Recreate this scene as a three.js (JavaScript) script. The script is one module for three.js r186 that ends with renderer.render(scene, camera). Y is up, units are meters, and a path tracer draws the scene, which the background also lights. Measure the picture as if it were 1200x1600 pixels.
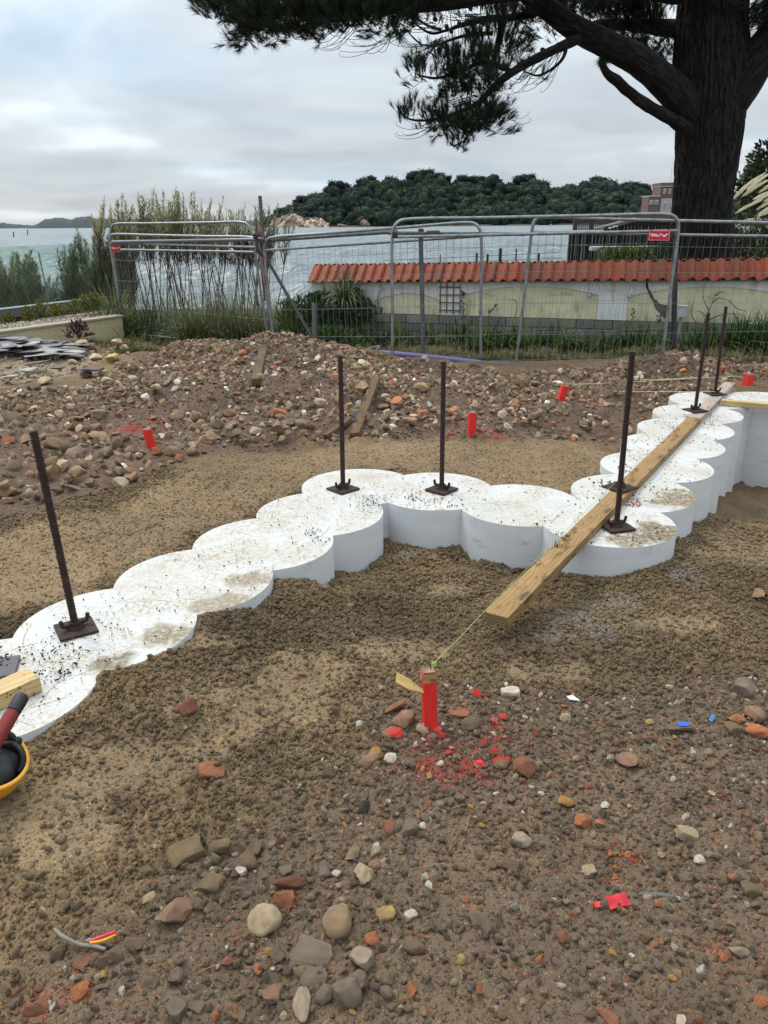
import * as THREE from 'three';
import { RoundedBoxGeometry } from 'three/addons/geometries/RoundedBoxGeometry.js';
import { mergeGeometries, mergeVertices, toCreasedNormals } from 'three/addons/utils/BufferGeometryUtils.js';

// ---------------------------------------------------------------- camera
const scene = new THREE.Scene();
const FOV = 67.3, PITCH = -20.5, ROLL = -0.55, EYE = 1.6;
const camera = new THREE.PerspectiveCamera(FOV, 0.75, 0.05, 14000);
camera.rotation.order = 'YXZ';
camera.position.set(0, EYE, 0);
camera.rotation.set(PITCH * Math.PI / 180, 0, ROLL * Math.PI / 180);
camera.updateMatrixWorld(true);
const renderer = new THREE.WebGLRenderer({ antialias: true });
renderer.toneMapping = THREE.LinearToneMapping;
renderer.toneMappingExposure = 1.1;
renderer.shadowMap.enabled = true;

// ---------------------------------------------------------------- noise and random
function rng(seed) { let s = seed >>> 0; return () => { s = (s + 0x6D2B79F5) >>> 0; let t = s; t = Math.imul(t ^ (t >>> 15), t | 1); t ^= t + Math.imul(t ^ (t >>> 7), t | 61); return ((t ^ (t >>> 14)) >>> 0) / 4294967296; }; }
const PERM = new Uint8Array(512); { const r = rng(77); const p = [...Array(256).keys()]; for (let i = 255; i > 0; i--) { const j = Math.floor(r() * (i + 1)); [p[i], p[j]] = [p[j], p[i]]; } for (let i = 0; i < 512; i++) PERM[i] = p[i & 255]; }
const G3 = [[1, 1, 0], [-1, 1, 0], [1, -1, 0], [-1, -1, 0], [1, 0, 1], [-1, 0, 1], [1, 0, -1], [-1, 0, -1], [0, 1, 1], [0, -1, 1], [0, 1, -1], [0, -1, -1]];
const GX = new Float32Array(256), GY = new Float32Array(256); for (let i = 0; i < 256; i++) { GX[i] = Math.cos(i * 2.39996); GY[i] = Math.sin(i * 2.39996); }
function noise3(x, y, z) {
  const X = Math.floor(x), Y = Math.floor(y), Z = Math.floor(z); x -= X; y -= Y; z -= Z;
  const xi = X & 255, yi = Y & 255, zi = Z & 255;
  const f = (t) => t * t * t * (t * (t * 6 - 15) + 10), u = f(x), v = f(y), w = f(z);
  const g = (a, b, c, dx, dy, dz) => { const q = G3[PERM[PERM[PERM[(xi + a) & 255] + ((yi + b) & 255)] + ((zi + c) & 255)] % 12]; return q[0] * dx + q[1] * dy + q[2] * dz; };
  const L = (a, b, t) => a + (b - a) * t;
  return L(L(L(g(0, 0, 0, x, y, z), g(1, 0, 0, x - 1, y, z), u), L(g(0, 1, 0, x, y - 1, z), g(1, 1, 0, x - 1, y - 1, z), u), v),
    L(L(g(0, 0, 1, x, y, z - 1), g(1, 0, 1, x - 1, y, z - 1), u), L(g(0, 1, 1, x, y - 1, z - 1), g(1, 1, 1, x - 1, y - 1, z - 1), u), v), w);
}
function noise2(x, y) {
  const X = Math.floor(x), Y = Math.floor(y); x -= X; y -= Y;
  const xi = X & 255, yi = Y & 255, u = x * x * x * (x * (x * 6 - 15) + 10), v = y * y * y * (y * (y * 6 - 15) + 10);
  const a = PERM[xi] + yi, b = PERM[(xi + 1) & 255] + yi;
  const p = PERM[a & 255], q = PERM[b & 255], r = PERM[(a + 1) & 255], t = PERM[(b + 1) & 255];
  const n00 = GX[p] * x + GY[p] * y, n10 = GX[q] * (x - 1) + GY[q] * y, n01 = GX[r] * x + GY[r] * (y - 1), n11 = GX[t] * (x - 1) + GY[t] * (y - 1);
  const l = n00 + (n10 - n00) * u, m = n01 + (n11 - n01) * u;
  return (l + (m - l) * v) * 1.1;
}
function fbm(x, y, o = 4, g = 0.5) { let s = 0, a = 1, t = 0; for (let i = 0; i < o; i++) { s += a * noise2(x, y); t += a; a *= g; x = x * 2.03 + 11.3; y = y * 2.03 - 7.1; } return s / t * 1.6; }
const clamp = (x, a = 0, b = 1) => Math.min(b, Math.max(a, x));
const sstep = (a, b, x) => { const t = clamp((x - a) / (b - a)); return t * t * (3 - 2 * t); };
const lerp = (a, b, t) => a + (b - a) * t;
// distance to the nearest of scattered cell points (rounded clods and pebbles)
function cells(x, y, seed = 0) {
  const X = Math.floor(x), Y = Math.floor(y); let d1 = 9, id = 0;
  for (let j = -1; j <= 1; j++) for (let i = -1; i <= 1; i++) {
    const h = PERM[PERM[(X + i + seed) & 255] + ((Y + j) & 255)], h2 = PERM[(h + 91) & 255];
    const dx = X + i + h / 255 - x, dy = Y + j + h2 / 255 - y, d = dx * dx + dy * dy;
    if (d < d1) { d1 = d; id = h; }
  }
  return [Math.sqrt(d1), id / 255];
}

// ---------------------------------------------------------------- sky and sun: soft overcast, brightest overhead
const SUNDIR = new THREE.Vector3(-0.42, 0.9, -0.42).normalize();
{
  const W = 2048, H = 1024, data = new Float32Array(W * H * 4);
  for (let r = 0; r < H; r++) {
    const el = ((r + 0.5) / H - 0.5) * Math.PI, y = Math.sin(el);
    for (let c = 0; c < W; c++) {
      const az = ((c + 0.5) / W - 0.5) * 2 * Math.PI, x = Math.cos(az) * Math.cos(el), z = Math.sin(az) * Math.cos(el);
      let R, G, B;
      if (y < -0.002) { R = 0.16; G = 0.19; B = 0.2; }
      else {
        const yy = Math.max(y, 0.0), k = 1 / (yy + 0.13);
        const px = x * k, pz = z * k;
        const warp = fbm(px * 0.7 + 4, pz * 0.7, 3) * 0.9;
        const n1 = fbm(px * 0.5 + warp + 2.3, pz * 0.95 - warp * 0.7 + 1.7, 5, 0.48);      // long cloud rolls
        const n2 = fbm(px * 1.5 + 9 + warp, pz * 2.1 + warp, 5, 0.5);
        const n3 = fbm(px * 0.35 + 31, pz * 0.8 + 5, 3);
        const base = 0.545 * (1 + 1.55 * yy);                                          // overcast: brighter overhead
        const cl = clamp(0.52 + n1 * 0.8 + n2 * 0.22);
        let v = base * lerp(0.8, 1.16, cl);
        const edge = sstep(0.62, 0.95, cl) * (0.35 + 0.3 * n2);                            // bright thin rims
        v *= 1 + edge * 0.35;
        const cos = x * SUNDIR.x + y * SUNDIR.y + z * SUNDIR.z;
        v *= 1 + 0.7 * Math.exp((cos - 1) * 4);                                           // veiled sun
        const blue = sstep(0.05, 0.55, n3 - n1 * 0.3) * 0.75;                              // thin places
        const warm = sstep(0.15, 0.0, y) * 0.03;
        R = v * lerp(0.905, 0.77, blue) * (1 + warm); G = v * lerp(1.0, 0.975, blue); B = v * lerp(1.075, 1.16, blue) * (1 - warm);
        const lav = sstep(0.5, 0.2, cl) * 0.02; B *= 1 + lav;
        const low = sstep(0.07, 0.0, y); R = lerp(R, v * 0.97, low * 0.6); G = lerp(G, v * 1.0, low * 0.6); B = lerp(B, v * 1.04, low * 0.6);
      }
      const o = (r * W + c) * 4; data[o] = R; data[o + 1] = G; data[o + 2] = B; data[o + 3] = 1;
    }
  }
  const t = new THREE.DataTexture(data, W, H, THREE.RGBAFormat, THREE.FloatType);
  t.mapping = THREE.EquirectangularReflectionMapping; t.magFilter = THREE.LinearFilter; t.minFilter = THREE.LinearFilter; t.needsUpdate = true;
  scene.background = t; scene.environment = t;
}
const sun = new THREE.DirectionalLight(0xfff1dd, 1.5);
sun.name = 'sun'; sun.position.copy(SUNDIR).multiplyScalar(40); sun.castShadow = true; sun.shadow.radius = 32;
sun.shadow.mapSize.set(2048, 2048);
Object.assign(sun.shadow.camera, { left: -20, right: 20, top: 20, bottom: -20, near: 1, far: 90 });
scene.add(sun);

// ---------------------------------------------------------------- helpers
const V = (x, y, z) => new THREE.Vector3(x, y, z);
const TANH = Math.tan(FOV * Math.PI / 360);
function ray(px, py) { return V((px / 1200 * 2 - 1) * TANH * 0.75, (1 - py / 1600 * 2) * TANH, -1).applyQuaternion(camera.quaternion); }
function at(px, py, h = 0) { const d = ray(px, py), t = (h - EYE) / d.y; return V(d.x * t, h, d.z * t); }         // photograph point on the level y = h
function onZ(px, py, z) { const d = ray(px, py), t = z / d.z; return V(d.x * t, EYE + d.y * t, z); }                // photograph point on the upright plane at z
const used = {};
function numbered(n) { const k = used[n] = (used[n] ?? -1) + 1; return k ? n + '_' + String(k).padStart(3, '0') : n; }
function tag(o, label, category, group, kind) { if (label) o.userData.label = label; if (category) o.userData.category = category; if (group) o.userData.group = group; if (kind) o.userData.kind = kind; return o; }
function mesh(name, geo, mat, parent) { const m = new THREE.Mesh(geo, mat); m.castShadow = m.receiveShadow = true; m.name = parent ? name : numbered(name); (parent ?? scene).add(m); return m; }
function thing(name, label, category, pos = [0, 0, 0], ry = 0, group) { const g = new THREE.Group(); g.name = numbered(name); g.position.set(...(pos.isVector3 ? pos.toArray() : pos)); g.rotation.y = ry; scene.add(g); return tag(g, label, category, group); }
function copyOf(root, label, group) { const c = root.clone(); c.name = numbered(root.name.replace(/_\d{3}$/, '')); c.userData = { ...root.userData }; if (label) c.userData.label = label; if (group) c.userData.group = group; scene.add(c); return c; }
const lin = (r, g, b) => new THREE.Color().setRGB(r, g, b);
const M = (c, rough = 0.9, extra = {}) => new THREE.MeshStandardMaterial({ color: c.isColor ? c : lin(...c), roughness: rough, ...extra });
function texture(w, h, fn, srgb = true) {          // fn(u, v) -> [r, g, b] 0..1
  const d = new Uint8Array(w * h * 4);
  for (let y = 0; y < h; y++) for (let x = 0; x < w; x++) { const c = fn(x / w, y / h, x, y), o = (y * w + x) * 4; d[o] = clamp(c[0]) * 255; d[o + 1] = clamp(c[1]) * 255; d[o + 2] = clamp(c[2]) * 255; d[o + 3] = 255; }
  return dataTex(d, w, h, srgb);
}
function dataTex(d, w, h, srgb) { const t = new THREE.DataTexture(d, w, h, THREE.RGBAFormat, THREE.UnsignedByteType); t.wrapS = t.wrapT = THREE.RepeatWrapping; t.magFilter = THREE.LinearFilter; t.minFilter = THREE.LinearMipmapLinearFilter; t.generateMipmaps = true; if (srgb) t.colorSpace = THREE.SRGBColorSpace; t.needsUpdate = true; return t; }
// box-projected uv in metres
function boxUV(g, s = 1, swap = false) {
  if (g.index) g = g.toNonIndexed();
  const p = g.attributes.position, n = g.attributes.normal, uv = new Float32Array(p.count * 2);
  for (let i = 0; i < p.count; i += 3) {
    const ax = Math.abs(n.getX(i) + n.getX(i + 1) + n.getX(i + 2)), ay = Math.abs(n.getY(i) + n.getY(i + 1) + n.getY(i + 2)), az = Math.abs(n.getZ(i) + n.getZ(i + 1) + n.getZ(i + 2));
    for (let k = i; k < i + 3; k++) {
      let u, v; const x = p.getX(k), y = p.getY(k), z = p.getZ(k);
      if (ay >= ax && ay >= az) { u = x; v = z; } else if (ax >= az) { u = z; v = y; } else { u = x; v = y; }
      uv[k * 2] = u * s; uv[k * 2 + 1] = v * s;
    }
  }
  g.setAttribute('uv', new THREE.BufferAttribute(uv, 2)); return g;
}
function rbox(w, h, d, r = 0.003, seg = 1) { return boxUV(new RoundedBoxGeometry(w, h, d, seg, r)); }
function place(g, x, y, z, rx = 0, ry = 0, rz = 0) { g.applyMatrix4(new THREE.Matrix4().compose(V(x, y, z), new THREE.Quaternion().setFromEuler(new THREE.Euler(rx, ry, rz)), V(1, 1, 1))); return g; }
// tapered tube through points; radii per point; bump(u, t) optional radial factor
function tube(pts, radii, seg = 24, sides = 8, bump, caps = true) {
  const curve = pts.length > 2 ? new THREE.CatmullRomCurve3(pts, false, 'centripetal') : new THREE.LineCurve3(pts[0], pts[1]);
  const pos = [], uv = [], idx = []; let prev = null, len = 0, last = null;
  for (let i = 0; i <= seg; i++) {
    const t = i / seg, p = curve.getPoint(t), tan = curve.getTangent(t);
    if (last) len += p.distanceTo(last); last = p;
    let nrm = prev ? prev.clone().sub(tan.clone().multiplyScalar(prev.dot(tan))) : V(0.31, 0.2, 0.93).cross(tan);
    if (nrm.lengthSq() < 1e-6) nrm = V(1, 0, 0).cross(tan); nrm.normalize(); prev = nrm;
    const bi = tan.clone().cross(nrm), f = t * (radii.length - 1), k = Math.min(Math.floor(f), radii.length - 2), R = radii.length > 1 ? lerp(radii[k], radii[k + 1], f - k) : radii[0];
    for (let j = 0; j <= sides; j++) {
      const a = j / sides * Math.PI * 2, r = R * (bump ? bump(j === sides ? 0 : a, len, R) : 1);
      pos.push(p.x + (nrm.x * Math.cos(a) + bi.x * Math.sin(a)) * r, p.y + (nrm.y * Math.cos(a) + bi.y * Math.sin(a)) * r, p.z + (nrm.z * Math.cos(a) + bi.z * Math.sin(a)) * r);
      uv.push(j / sides * R * 6.283, len);
    }
  }
  const S = sides + 1;
  for (let i = 0; i < seg; i++) for (let j = 0; j < sides; j++) { const a = i * S + j; idx.push(a, a + 1, a + S, a + 1, a + S + 1, a + S); }
  if (caps) for (const [row, flip] of [[0, 1], [seg, 0]]) { const c = pos.length / 3, p = curve.getPoint(row / seg); pos.push(p.x, p.y, p.z); uv.push(0, 0); for (let j = 0; j < sides; j++) { const a = row * S + j; flip ? idx.push(c, a + 1, a) : idx.push(c, a, a + 1); } }
  const g = new THREE.BufferGeometry();
  g.setAttribute('position', new THREE.Float32BufferAttribute(pos, 3)); g.setAttribute('uv', new THREE.Float32BufferAttribute(uv, 2)); g.setIndex(idx); g.computeVertexNormals();
  const n = g.attributes.normal;                     // close the seam
  for (let i = 0; i <= seg; i++) { const a = i * S, b = a + sides, x = n.getX(a) + n.getX(b), y = n.getY(a) + n.getY(b), z = n.getZ(a) + n.getZ(b), l = Math.hypot(x, y, z) || 1; n.setXYZ(a, x / l, y / l, z / l); n.setXYZ(b, x / l, y / l, z / l); }
  return g;
}
function instanced(name, geo, mat, mats, cols, parent) {
  const m = new THREE.InstancedMesh(geo, mat, mats.length);
  mats.forEach((q, i) => m.setMatrixAt(i, q)); if (cols) cols.forEach((c, i) => m.setColorAt(i, c));
  m.castShadow = m.receiveShadow = true; m.name = parent ? name : numbered(name); (parent ?? scene).add(m); return m;
}
const mat4 = (p, e, s) => new THREE.Matrix4().compose(p, e.isQuaternion ? e : new THREE.Quaternion().setFromEuler(e), typeof s === 'number' ? V(s, s, s) : s);
function inPoly(x, y, P) { let r = false; for (let i = 0, j = P.length - 1; i < P.length; j = i++) { const [xi, yi] = P[i], [xj, yj] = P[j]; if ((yi > y) !== (yj > y) && x < (xj - xi) * (y - yi) / (yj - yi) + xi) r = !r; } return r; }
function distPoly(x, y, P) { let d = 1e9; for (let i = 0, j = P.length - 1; i < P.length; j = i++) { const [ax, ay] = P[j], [bx, by] = P[i], vx = bx - ax, vy = by - ay, t = clamp(((x - ax) * vx + (y - ay) * vy) / (vx * vx + vy * vy + 1e-9)); d = Math.min(d, Math.hypot(ax + vx * t - x, ay + vy * t - y)); } return inPoly(x, y, P) ? d : -d; }
// ---------------------------------------------------------------- ground shape
// the lobes of the white foam row (centres on the ground plan, radius)
const RL = 0.375;
const LOBES_LEFT = [[-1.73, -2.0], [-1.46, -2.46], [-1.19, -2.92], [-0.92, -3.38], [-0.65, -3.83], [-0.38, -4.28], [-0.16, -4.77]];
const LOBES_MID = [[0.33, -4.66], [0.83, -4.39]];
const LOBES_RIGHT = [[1.265, -4.07], [1.565, -4.58], [1.90, -5.13], [2.20, -5.66], [2.48, -6.15], [2.78, -6.67], [3.12, -7.22]];
const LOBES_FAR = [[3.66, -7.27], [4.22, -7.32], [4.78, -7.37], [5.34, -7.42]];
const ALL_LOBES = [...LOBES_LEFT, ...LOBES_MID, ...LOBES_RIGHT, ...LOBES_FAR];

const CTRL = [];   // x, z, height
for (const [px, py, h] of [
  [0, 1600, -.03], [600, 1600, -.02], [1200, 1600, 0], [0, 1400, -.03], [600, 1350, -.03], [1200, 1350, -.02], [670, 1133, -.05], [300, 1200, -.05], [0, 1200, -.04], [900, 1150, -.05], [1200, 1100, -.05],
  [300, 1060, -.06], [420, 960, -.1], [520, 925, -.19], [580, 880, -.24], [640, 870, -.27], [720, 885, -.27], [800, 900, -.25], [880, 918, -.2], [960, 930, -.17], [1060, 890, -.13], [1100, 850, -.2], [1140, 800, -.5], [1180, 768, -.76], [1230, 768, -.78], [1160, 770, -.75], [1200, 768, -.77], [1200, 788, -.7], [1150, 784, -.64], [1200, 810, -.56], [1110, 818, -.3], [1170, 820, -.46], [1200, 850, -.35], [1200, 950, -.12], [1100, 950, -.1],
  [600, 960, -.16], [700, 980, -.11], [780, 990, -.07], [850, 980, -.09], [950, 1000, -.07], [640, 920, -.22], [740, 935, -.2],
  [150, 1092, -.02], [250, 1050, -.02], [335, 995, -.04], [20, 1146, -.01], [30, 950, -.015], [180, 890, -.015], [300, 820, -.015], [420, 760, -.015], [560, 720, -.012], [650, 735, -.012], [780, 745, -.02], [880, 770, -.03], [930, 725, -.05], [980, 690, -.08], [1000, 650, -.14], [1025, 630, -.16], [940, 660, -.04],
  [0, 1143, 0], [60, 1114, .004], [120, 1085, .004], [180, 1056, -.004], [240, 1032, -.012], [268, 1022, -.018], [290, 996, -.03], [300, 974, -.03], [335, 972, -.014], [372, 958, -.012], [405, 932, -.016], [420, 905, -.035], [450, 895, -.03], [475, 896, -.06], [508, 906, -.17], [540, 900, -.21], [575, 884, -.235], [600, 862, -.25], [630, 855, -.26], [665, 862, -.265],
  [100, 800, 0], [300, 740, 0], [500, 700, 0], [700, 695, 0], [880, 700, -.01], [0, 720, .05], [120, 720, .05], [200, 700, .07], [300, 690, .08], [400, 670, .07], [500, 660, .07], [620, 650, .08], [760, 650, .06], [880, 640, .07], [950, 630, .06],
  [0, 640, .05], [150, 630, .08], [300, 600, .17], [430, 590, .2], [550, 600, .15], [700, 610, .1], [850, 605, .08], [960, 600, .07],
  [200, 562, -.02], [300, 540, .13], [430, 527, .2], [500, 540, .12], [560, 553, .05], [620, 563, .0], [750, 573, -.03], [870, 577, -.03], [960, 568, 0], [1060, 556, .1], [1110, 570, 0], [1150, 585, 0],
  [0, 590, -.24], [100, 585, -.24], [0, 600, -.2], [150, 595, -.08], [-200, 600, -.25], [-200, 700, .02], [1170, 600, 0], [1200, 590, -.02], [1200, 612, -.03], [1300, 600, -.03], [1400, 700, -.1],
]) { const p = at(px, py, h); CTRL.push([p.x, p.z, h]); }
for (const [px, py, z] of [[-120, 556, -10.2], [-40, 550, -10.9], [20, 541, -11.5], [70, 539, -12.0], [120, 537, -12.6], [180, 535, -13.2], [20, 552, -11.1], [70, 552, -11.5], [120, 552, -11.9], [-40, 562, -10.6], [165, 555, -12.1]]) { const p = onZ(px, py, z); CTRL.push([p.x, z, p.y]); }
for (const x of [-3, -1.5, 0, 1.5, 3]) CTRL.push([x, -11.8 - (x < -1 ? 0.9 : 0), -.34]);
for (const x of [1, 2.5, 4, 5.5, 7]) CTRL.push([x, -10.7, -.14], [x, -12.2, -.2]);
for (const x of [-9, -6, -3, 0, 3, 6, 9]) CTRL.push([x, -14, -.36], [x, -0.4, -.02]);
function broad(x, z) { let s = 0, w = 0; for (const [cx, cz, h] of CTRL) { const d2 = (x - cx) ** 2 + (z - cz) ** 2 + 0.004, q = 1 / (d2 * Math.sqrt(d2)); s += q * h; w += q; } return s / w; }

// ---------------------------------------------------------------- zones of the ground (ground-plan polygons)
const plan = (pts, h = -0.04) => pts.map(([px, py]) => { const p = at(px, py, h); return [p.x, p.z]; });
const ZONE_GRAVEL = plan([[1400, 1040], [1050, 1050], [900, 1075], [720, 1060], [600, 1085], [560, 1190], [480, 1260], [330, 1290], [240, 1370], [130, 1480], [-60, 1640], [-100, 1800], [1400, 1800]]);
const ZONE_COMPACT = plan([[-200, 960], [0, 960], [180, 905], [420, 780], [560, 728], [650, 740], [880, 785], [935, 735], [985, 690], [900, 690], [760, 688], [620, 690], [500, 700], [300, 725], [150, 800], [-200, 850]], 0);
const ZONE_RUBBLE = plan([[-300, 830], [0, 800], [150, 770], [300, 710], [500, 690], [620, 680], [760, 680], [900, 672], [985, 668], [1030, 620], [1120, 590], [1300, 590], [1200, 560], [1060, 552], [950, 565], [870, 574], [750, 570], [560, 553], [430, 524], [300, 536], [190, 566], [100, 600], [-300, 640]], 0.03);
const ZONE_PALE = plan([[-300, 640], [100, 605], [190, 566], [170, 540], [0, 545], [-300, 560]], -0.25);
const ZONE_GRASS = [[-5.4, -11.9], [-3, -12.1], [-0.6, -11.4], [0.1, -10.5], [1.2, -10.1], [2.4, -9.95], [3.4, -10.2], [4.4, -9.6], [8, -9.2], [12, -13], [12, -19], [-5.4, -19]];
const SMOOTH_PATCHES = [[[410, 1110], .42, .17], [[470, 1050], .25, .2], [[620, 1000], .3, .14], [[300, 1010], .25, .1], [[200, 1200], .3, .16], [[850, 1040], .3, .1], [[1050, 960], .3, .14], [[60, 1290], .28, .2], [[120, 1320], .2, .15], [[1160, 800], .5, .7], [[700, 880], .2, .12], [[1180, 830], .4, .3]].map(([p, a, b]) => { const q = at(p[0], p[1], -0.05); return [q.x, q.z, a, b]; });
const CEMENT = [[900, 960, .2], [1070, 890, .14], [930, 990, .14], [960, 930, .22], [870, 1000, .12], [640, 835, .1]].map(([px, py, r]) => { const q = at(px, py, -0.1); return [q.x, q.z, r]; });
const REDSPRAY = [[215, 678, .26, .8], [235, 690, .14, .9], [700, 678, .12, .5], [770, 682, .16, .6], [745, 678, .1, .6], [735, 1180, .1, .75], [660, 1175, .07, .7], [775, 1130, .06, .7], [755, 1190, .06, .6], [690, 1185, .1, .6], [670, 1132, .06, .6], [1155, 598, .2, .6]].map(([px, py, r, a]) => { const q = at(px, py, 0); return [q.x, q.z, r, a]; });
const BRICKDUST = [[120, 1545, .05], [60, 1570, .06], [960, 1335, .035], [985, 1340, .03], [958, 1372, .025], [1120, 1500, .04], [690, 1180, .04], [910, 640, .1], [450, 1405, .03]].map(([px, py, r]) => { const q = at(px, py, -.03); return [q.x, q.z, r]; });
for (const P of [ZONE_GRAVEL, ZONE_COMPACT, ZONE_RUBBLE, ZONE_PALE, ZONE_GRASS]) { P.box = [Math.min(...P.map((q) => q[0])) - .3, Math.max(...P.map((q) => q[0])) + .3, Math.min(...P.map((q) => q[1])) - .3, Math.max(...P.map((q) => q[1])) + .3]; }
function zone(P, x, z, soft = 0.12) { const b = P.box; if (x < b[0] || x > b[1] || z < b[2] || z > b[3]) return 0; return sstep(-soft, soft, distPoly(x, z, P) + fbm(x * 4.1, z * 4.1, 3) * 0.14); }
function lobeDepth(x, z) { let d = -9; for (const [cx, cz] of ALL_LOBES) d = Math.max(d, RL - Math.hypot(x - cx, z - cz)); return d; }
function ellipses(L, x, z) { let v = 0; for (const [cx, cz, a, b = a] of L) if (Math.hypot((x - cx) / a, (z - cz) / b) < 2) { const q = 1 - Math.hypot((x - cx) / a, (z - cz) / b) + fbm(x * 7, z * 7, 3) * 0.5; v = Math.max(v, sstep(0, 0.5, q)); } return v; }

function zones(x, z) {
  const gravel = zone(ZONE_GRAVEL, x, z), compact = zone(ZONE_COMPACT, x, z), rubble = zone(ZONE_RUBBLE, x, z, 0.1), pale = zone(ZONE_PALE, x, z, 0.2);
  const grass = z < -9 ? zone(ZONE_GRASS, x, z, 0.15) : 0; let smooth = z > -7.5 ? ellipses(SMOOTH_PATCHES, x, z) : 0;
  if (z > -3.4 && z < -1.8 && x < .1 && x > -1.2) smooth = Math.max(smooth, sstep(.13, .07, scrape(x, z) + fbm(x * 12, z * 12, 2) * .03));
  return { gravel, compact, rubble, pale, grass, smooth, clod: clamp(1 - gravel - compact - rubble - pale - grass) * (1 - 0.85 * smooth) };
}
const SCRAPE = [at(338, 1146, -.05), at(425, 1100, -.05), at(492, 1052, -.05)];
function scrape(x, z) { let d = 9; for (let i = 0; i < 2; i++) { const a = SCRAPE[i], b = SCRAPE[i + 1], vx = b.x - a.x, vz = b.z - a.z, t = clamp(((x - a.x) * vx + (z - a.z) * vz) / (vx * vx + vz * vz)); d = Math.min(d, Math.hypot(a.x + vx * t - x, a.z + vz * t - z)); } return d; }
function groundHeight(x, z, Z) {
  Z = Z ?? zones(x, z);
  let h = broad(x, z);
  const ld = lobeDepth(x, z);
  if (ld > 0.0) h -= 0.16 * sstep(0.0, 0.05, ld);
  if (z > -3.4 && z < -1.8 && x < .1 && x > -1.2) { const d = scrape(x, z); h += -.035 * Math.exp(-d * d / .006) + .014 * Math.exp(-((d - .15) ** 2) / .003); }
  h += fbm(x * 1.7, z * 1.7, 3) * (0.012 + 0.06 * Z.rubble + 0.045 * Z.clod);
  h += fbm(x * 7, z * 7, 3) * (0.006 + 0.025 * Z.rubble + 0.012 * Z.clod);
  if (z > -7) {
    const [c1] = cells(x * 22, z * 22, 5), [c2] = cells(x * 48 + 3, z * 48, 9);
    h += (0.5 - Math.min(c1, 0.9)) * (0.012 * Z.clod + 0.005 * Z.gravel + 0.004) + (0.5 - Math.min(c2, 0.9)) * (0.009 * Z.clod + 0.004 * Z.gravel + 0.0035);
    h += fbm(x * 60, z * 60, 2) * (0.0035 + .002 * Z.gravel) + fbm(x * 14, z * 14, 3) * .006 * Z.gravel + fbm(x * 26 + 7, z * 26, 2) * 0.006 * (Z.clod + .4 * Z.gravel);
  } else { const [c1] = cells(x * 9, z * 9, 5); h += (0.5 - Math.min(c1, 0.9)) * 0.04 * (Z.rubble + 0.3 * Z.pale); }
  return h;
}
const groundAt = (x, z) => groundHeight(x, z);
function onGround(px, py) { let p = at(px, py, -0.04); for (let i = 0; i < 5; i++) { const h = groundHeight(p.x, p.z); p = at(px, py, clamp(h, -0.9, 0.4)); } return p; }

// soil colours, linear
const C_CLOD = [0.225, 0.155, 0.083], C_COMPACT = [0.29, 0.207, 0.116], C_GRAVEL = [0.18, 0.125, 0.08], C_RUBBLE = [0.178, 0.118, 0.081], C_PALE = [0.40, 0.32, 0.225], C_GRASS = [0.095, 0.105, 0.03];
function soilColour(x, z, Z) {
  Z = Z ?? zones(x, z);
  const out = [0, 0, 0]; let w = 0;
  for (const [k, c] of [['clod', C_CLOD], ['compact', C_COMPACT], ['gravel', C_GRAVEL], ['rubble', C_RUBBLE], ['pale', C_PALE], ['grass', C_GRASS]]) { const q = Z[k] + 1e-4; w += q; for (let i = 0; i < 3; i++) out[i] += c[i] * q; }
  for (let i = 0; i < 3; i++) out[i] /= w;
  if (Z.smooth > 0) for (let i = 0; i < 3; i++) out[i] = lerp(out[i], [0.3, 0.218, 0.125][i], Z.smooth * 0.8);
  const n = fbm(x * 1.3 + 5, z * 1.3, 4), n2 = fbm(x * 9, z * 9, 3), n3 = fbm(x * 2.6 + 40, z * 2.6 + 9, 3);
  const nb = fbm(x * .8 + 21, z * .8 + 2, 3), f = (1 + n * 0.34 + n2 * 0.2) * (1 - .28 * sstep(.0, .5, nb) * (Z.clod + Z.gravel * .6)); for (let i = 0; i < 3; i++) out[i] *= f;
  const y = clamp(n3 * 0.9) * (Z.clod + Z.gravel * 0.5 + Z.compact * 0.5); out[0] *= 1 + 0.12 * y; out[1] *= 1 + 0.1 * y; out[2] *= 1 - 0.14 * y;   // olive clay
  if (Z.grass > 0.1) { const e = clamp(0.5 + fbm(x * 3, z * 3, 3) * 1.2) * Z.grass; out[0] = lerp(out[0], 0.14, e * 0.5); out[1] = lerp(out[1], 0.095, e * 0.5); out[2] = lerp(out[2], 0.04, e * 0.7); }
  if (z > -7) { let c = 0; for (const [cx, cz, r] of CEMENT) if (Math.hypot(x - cx, z - cz) < r * 2) c = Math.max(c, sstep(0.1, 0.9, 1 - Math.hypot(x - cx, z - cz) / r + fbm(x * 16, z * 16, 4) * 0.9)); out[0] = lerp(out[0], 0.33, c * 0.6); out[1] = lerp(out[1], 0.30, c * 0.6); out[2] = lerp(out[2], 0.26, c * 0.6); }
  for (const [cx, cz, r] of BRICKDUST) if (Math.hypot(x - cx, z - cz) < r * 2) { const q = sstep(0.2, 0.7, 1 - Math.hypot(x - cx, z - cz) / r + fbm(x * 40, z * 40, 3) * 0.9); out[0] = lerp(out[0], 0.38, q * 0.6); out[1] = lerp(out[1], 0.12, q * 0.6); out[2] = lerp(out[2], 0.06, q * 0.6); }
  let red = 0; for (const [cx, cz, r, a] of REDSPRAY) { const d = Math.hypot(x - cx, z - cz) / r; if (d < 2) red = Math.max(red, a * sstep(0.0, 0.9, 1 - d + fbm(x * 24, z * 24, 4) * 1.0)); }
  out[0] = lerp(out[0], 0.5, red * 0.75); out[1] = lerp(out[1], 0.03, red * 0.75); out[2] = lerp(out[2], 0.035, red * 0.75);
  return out;
}
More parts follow.
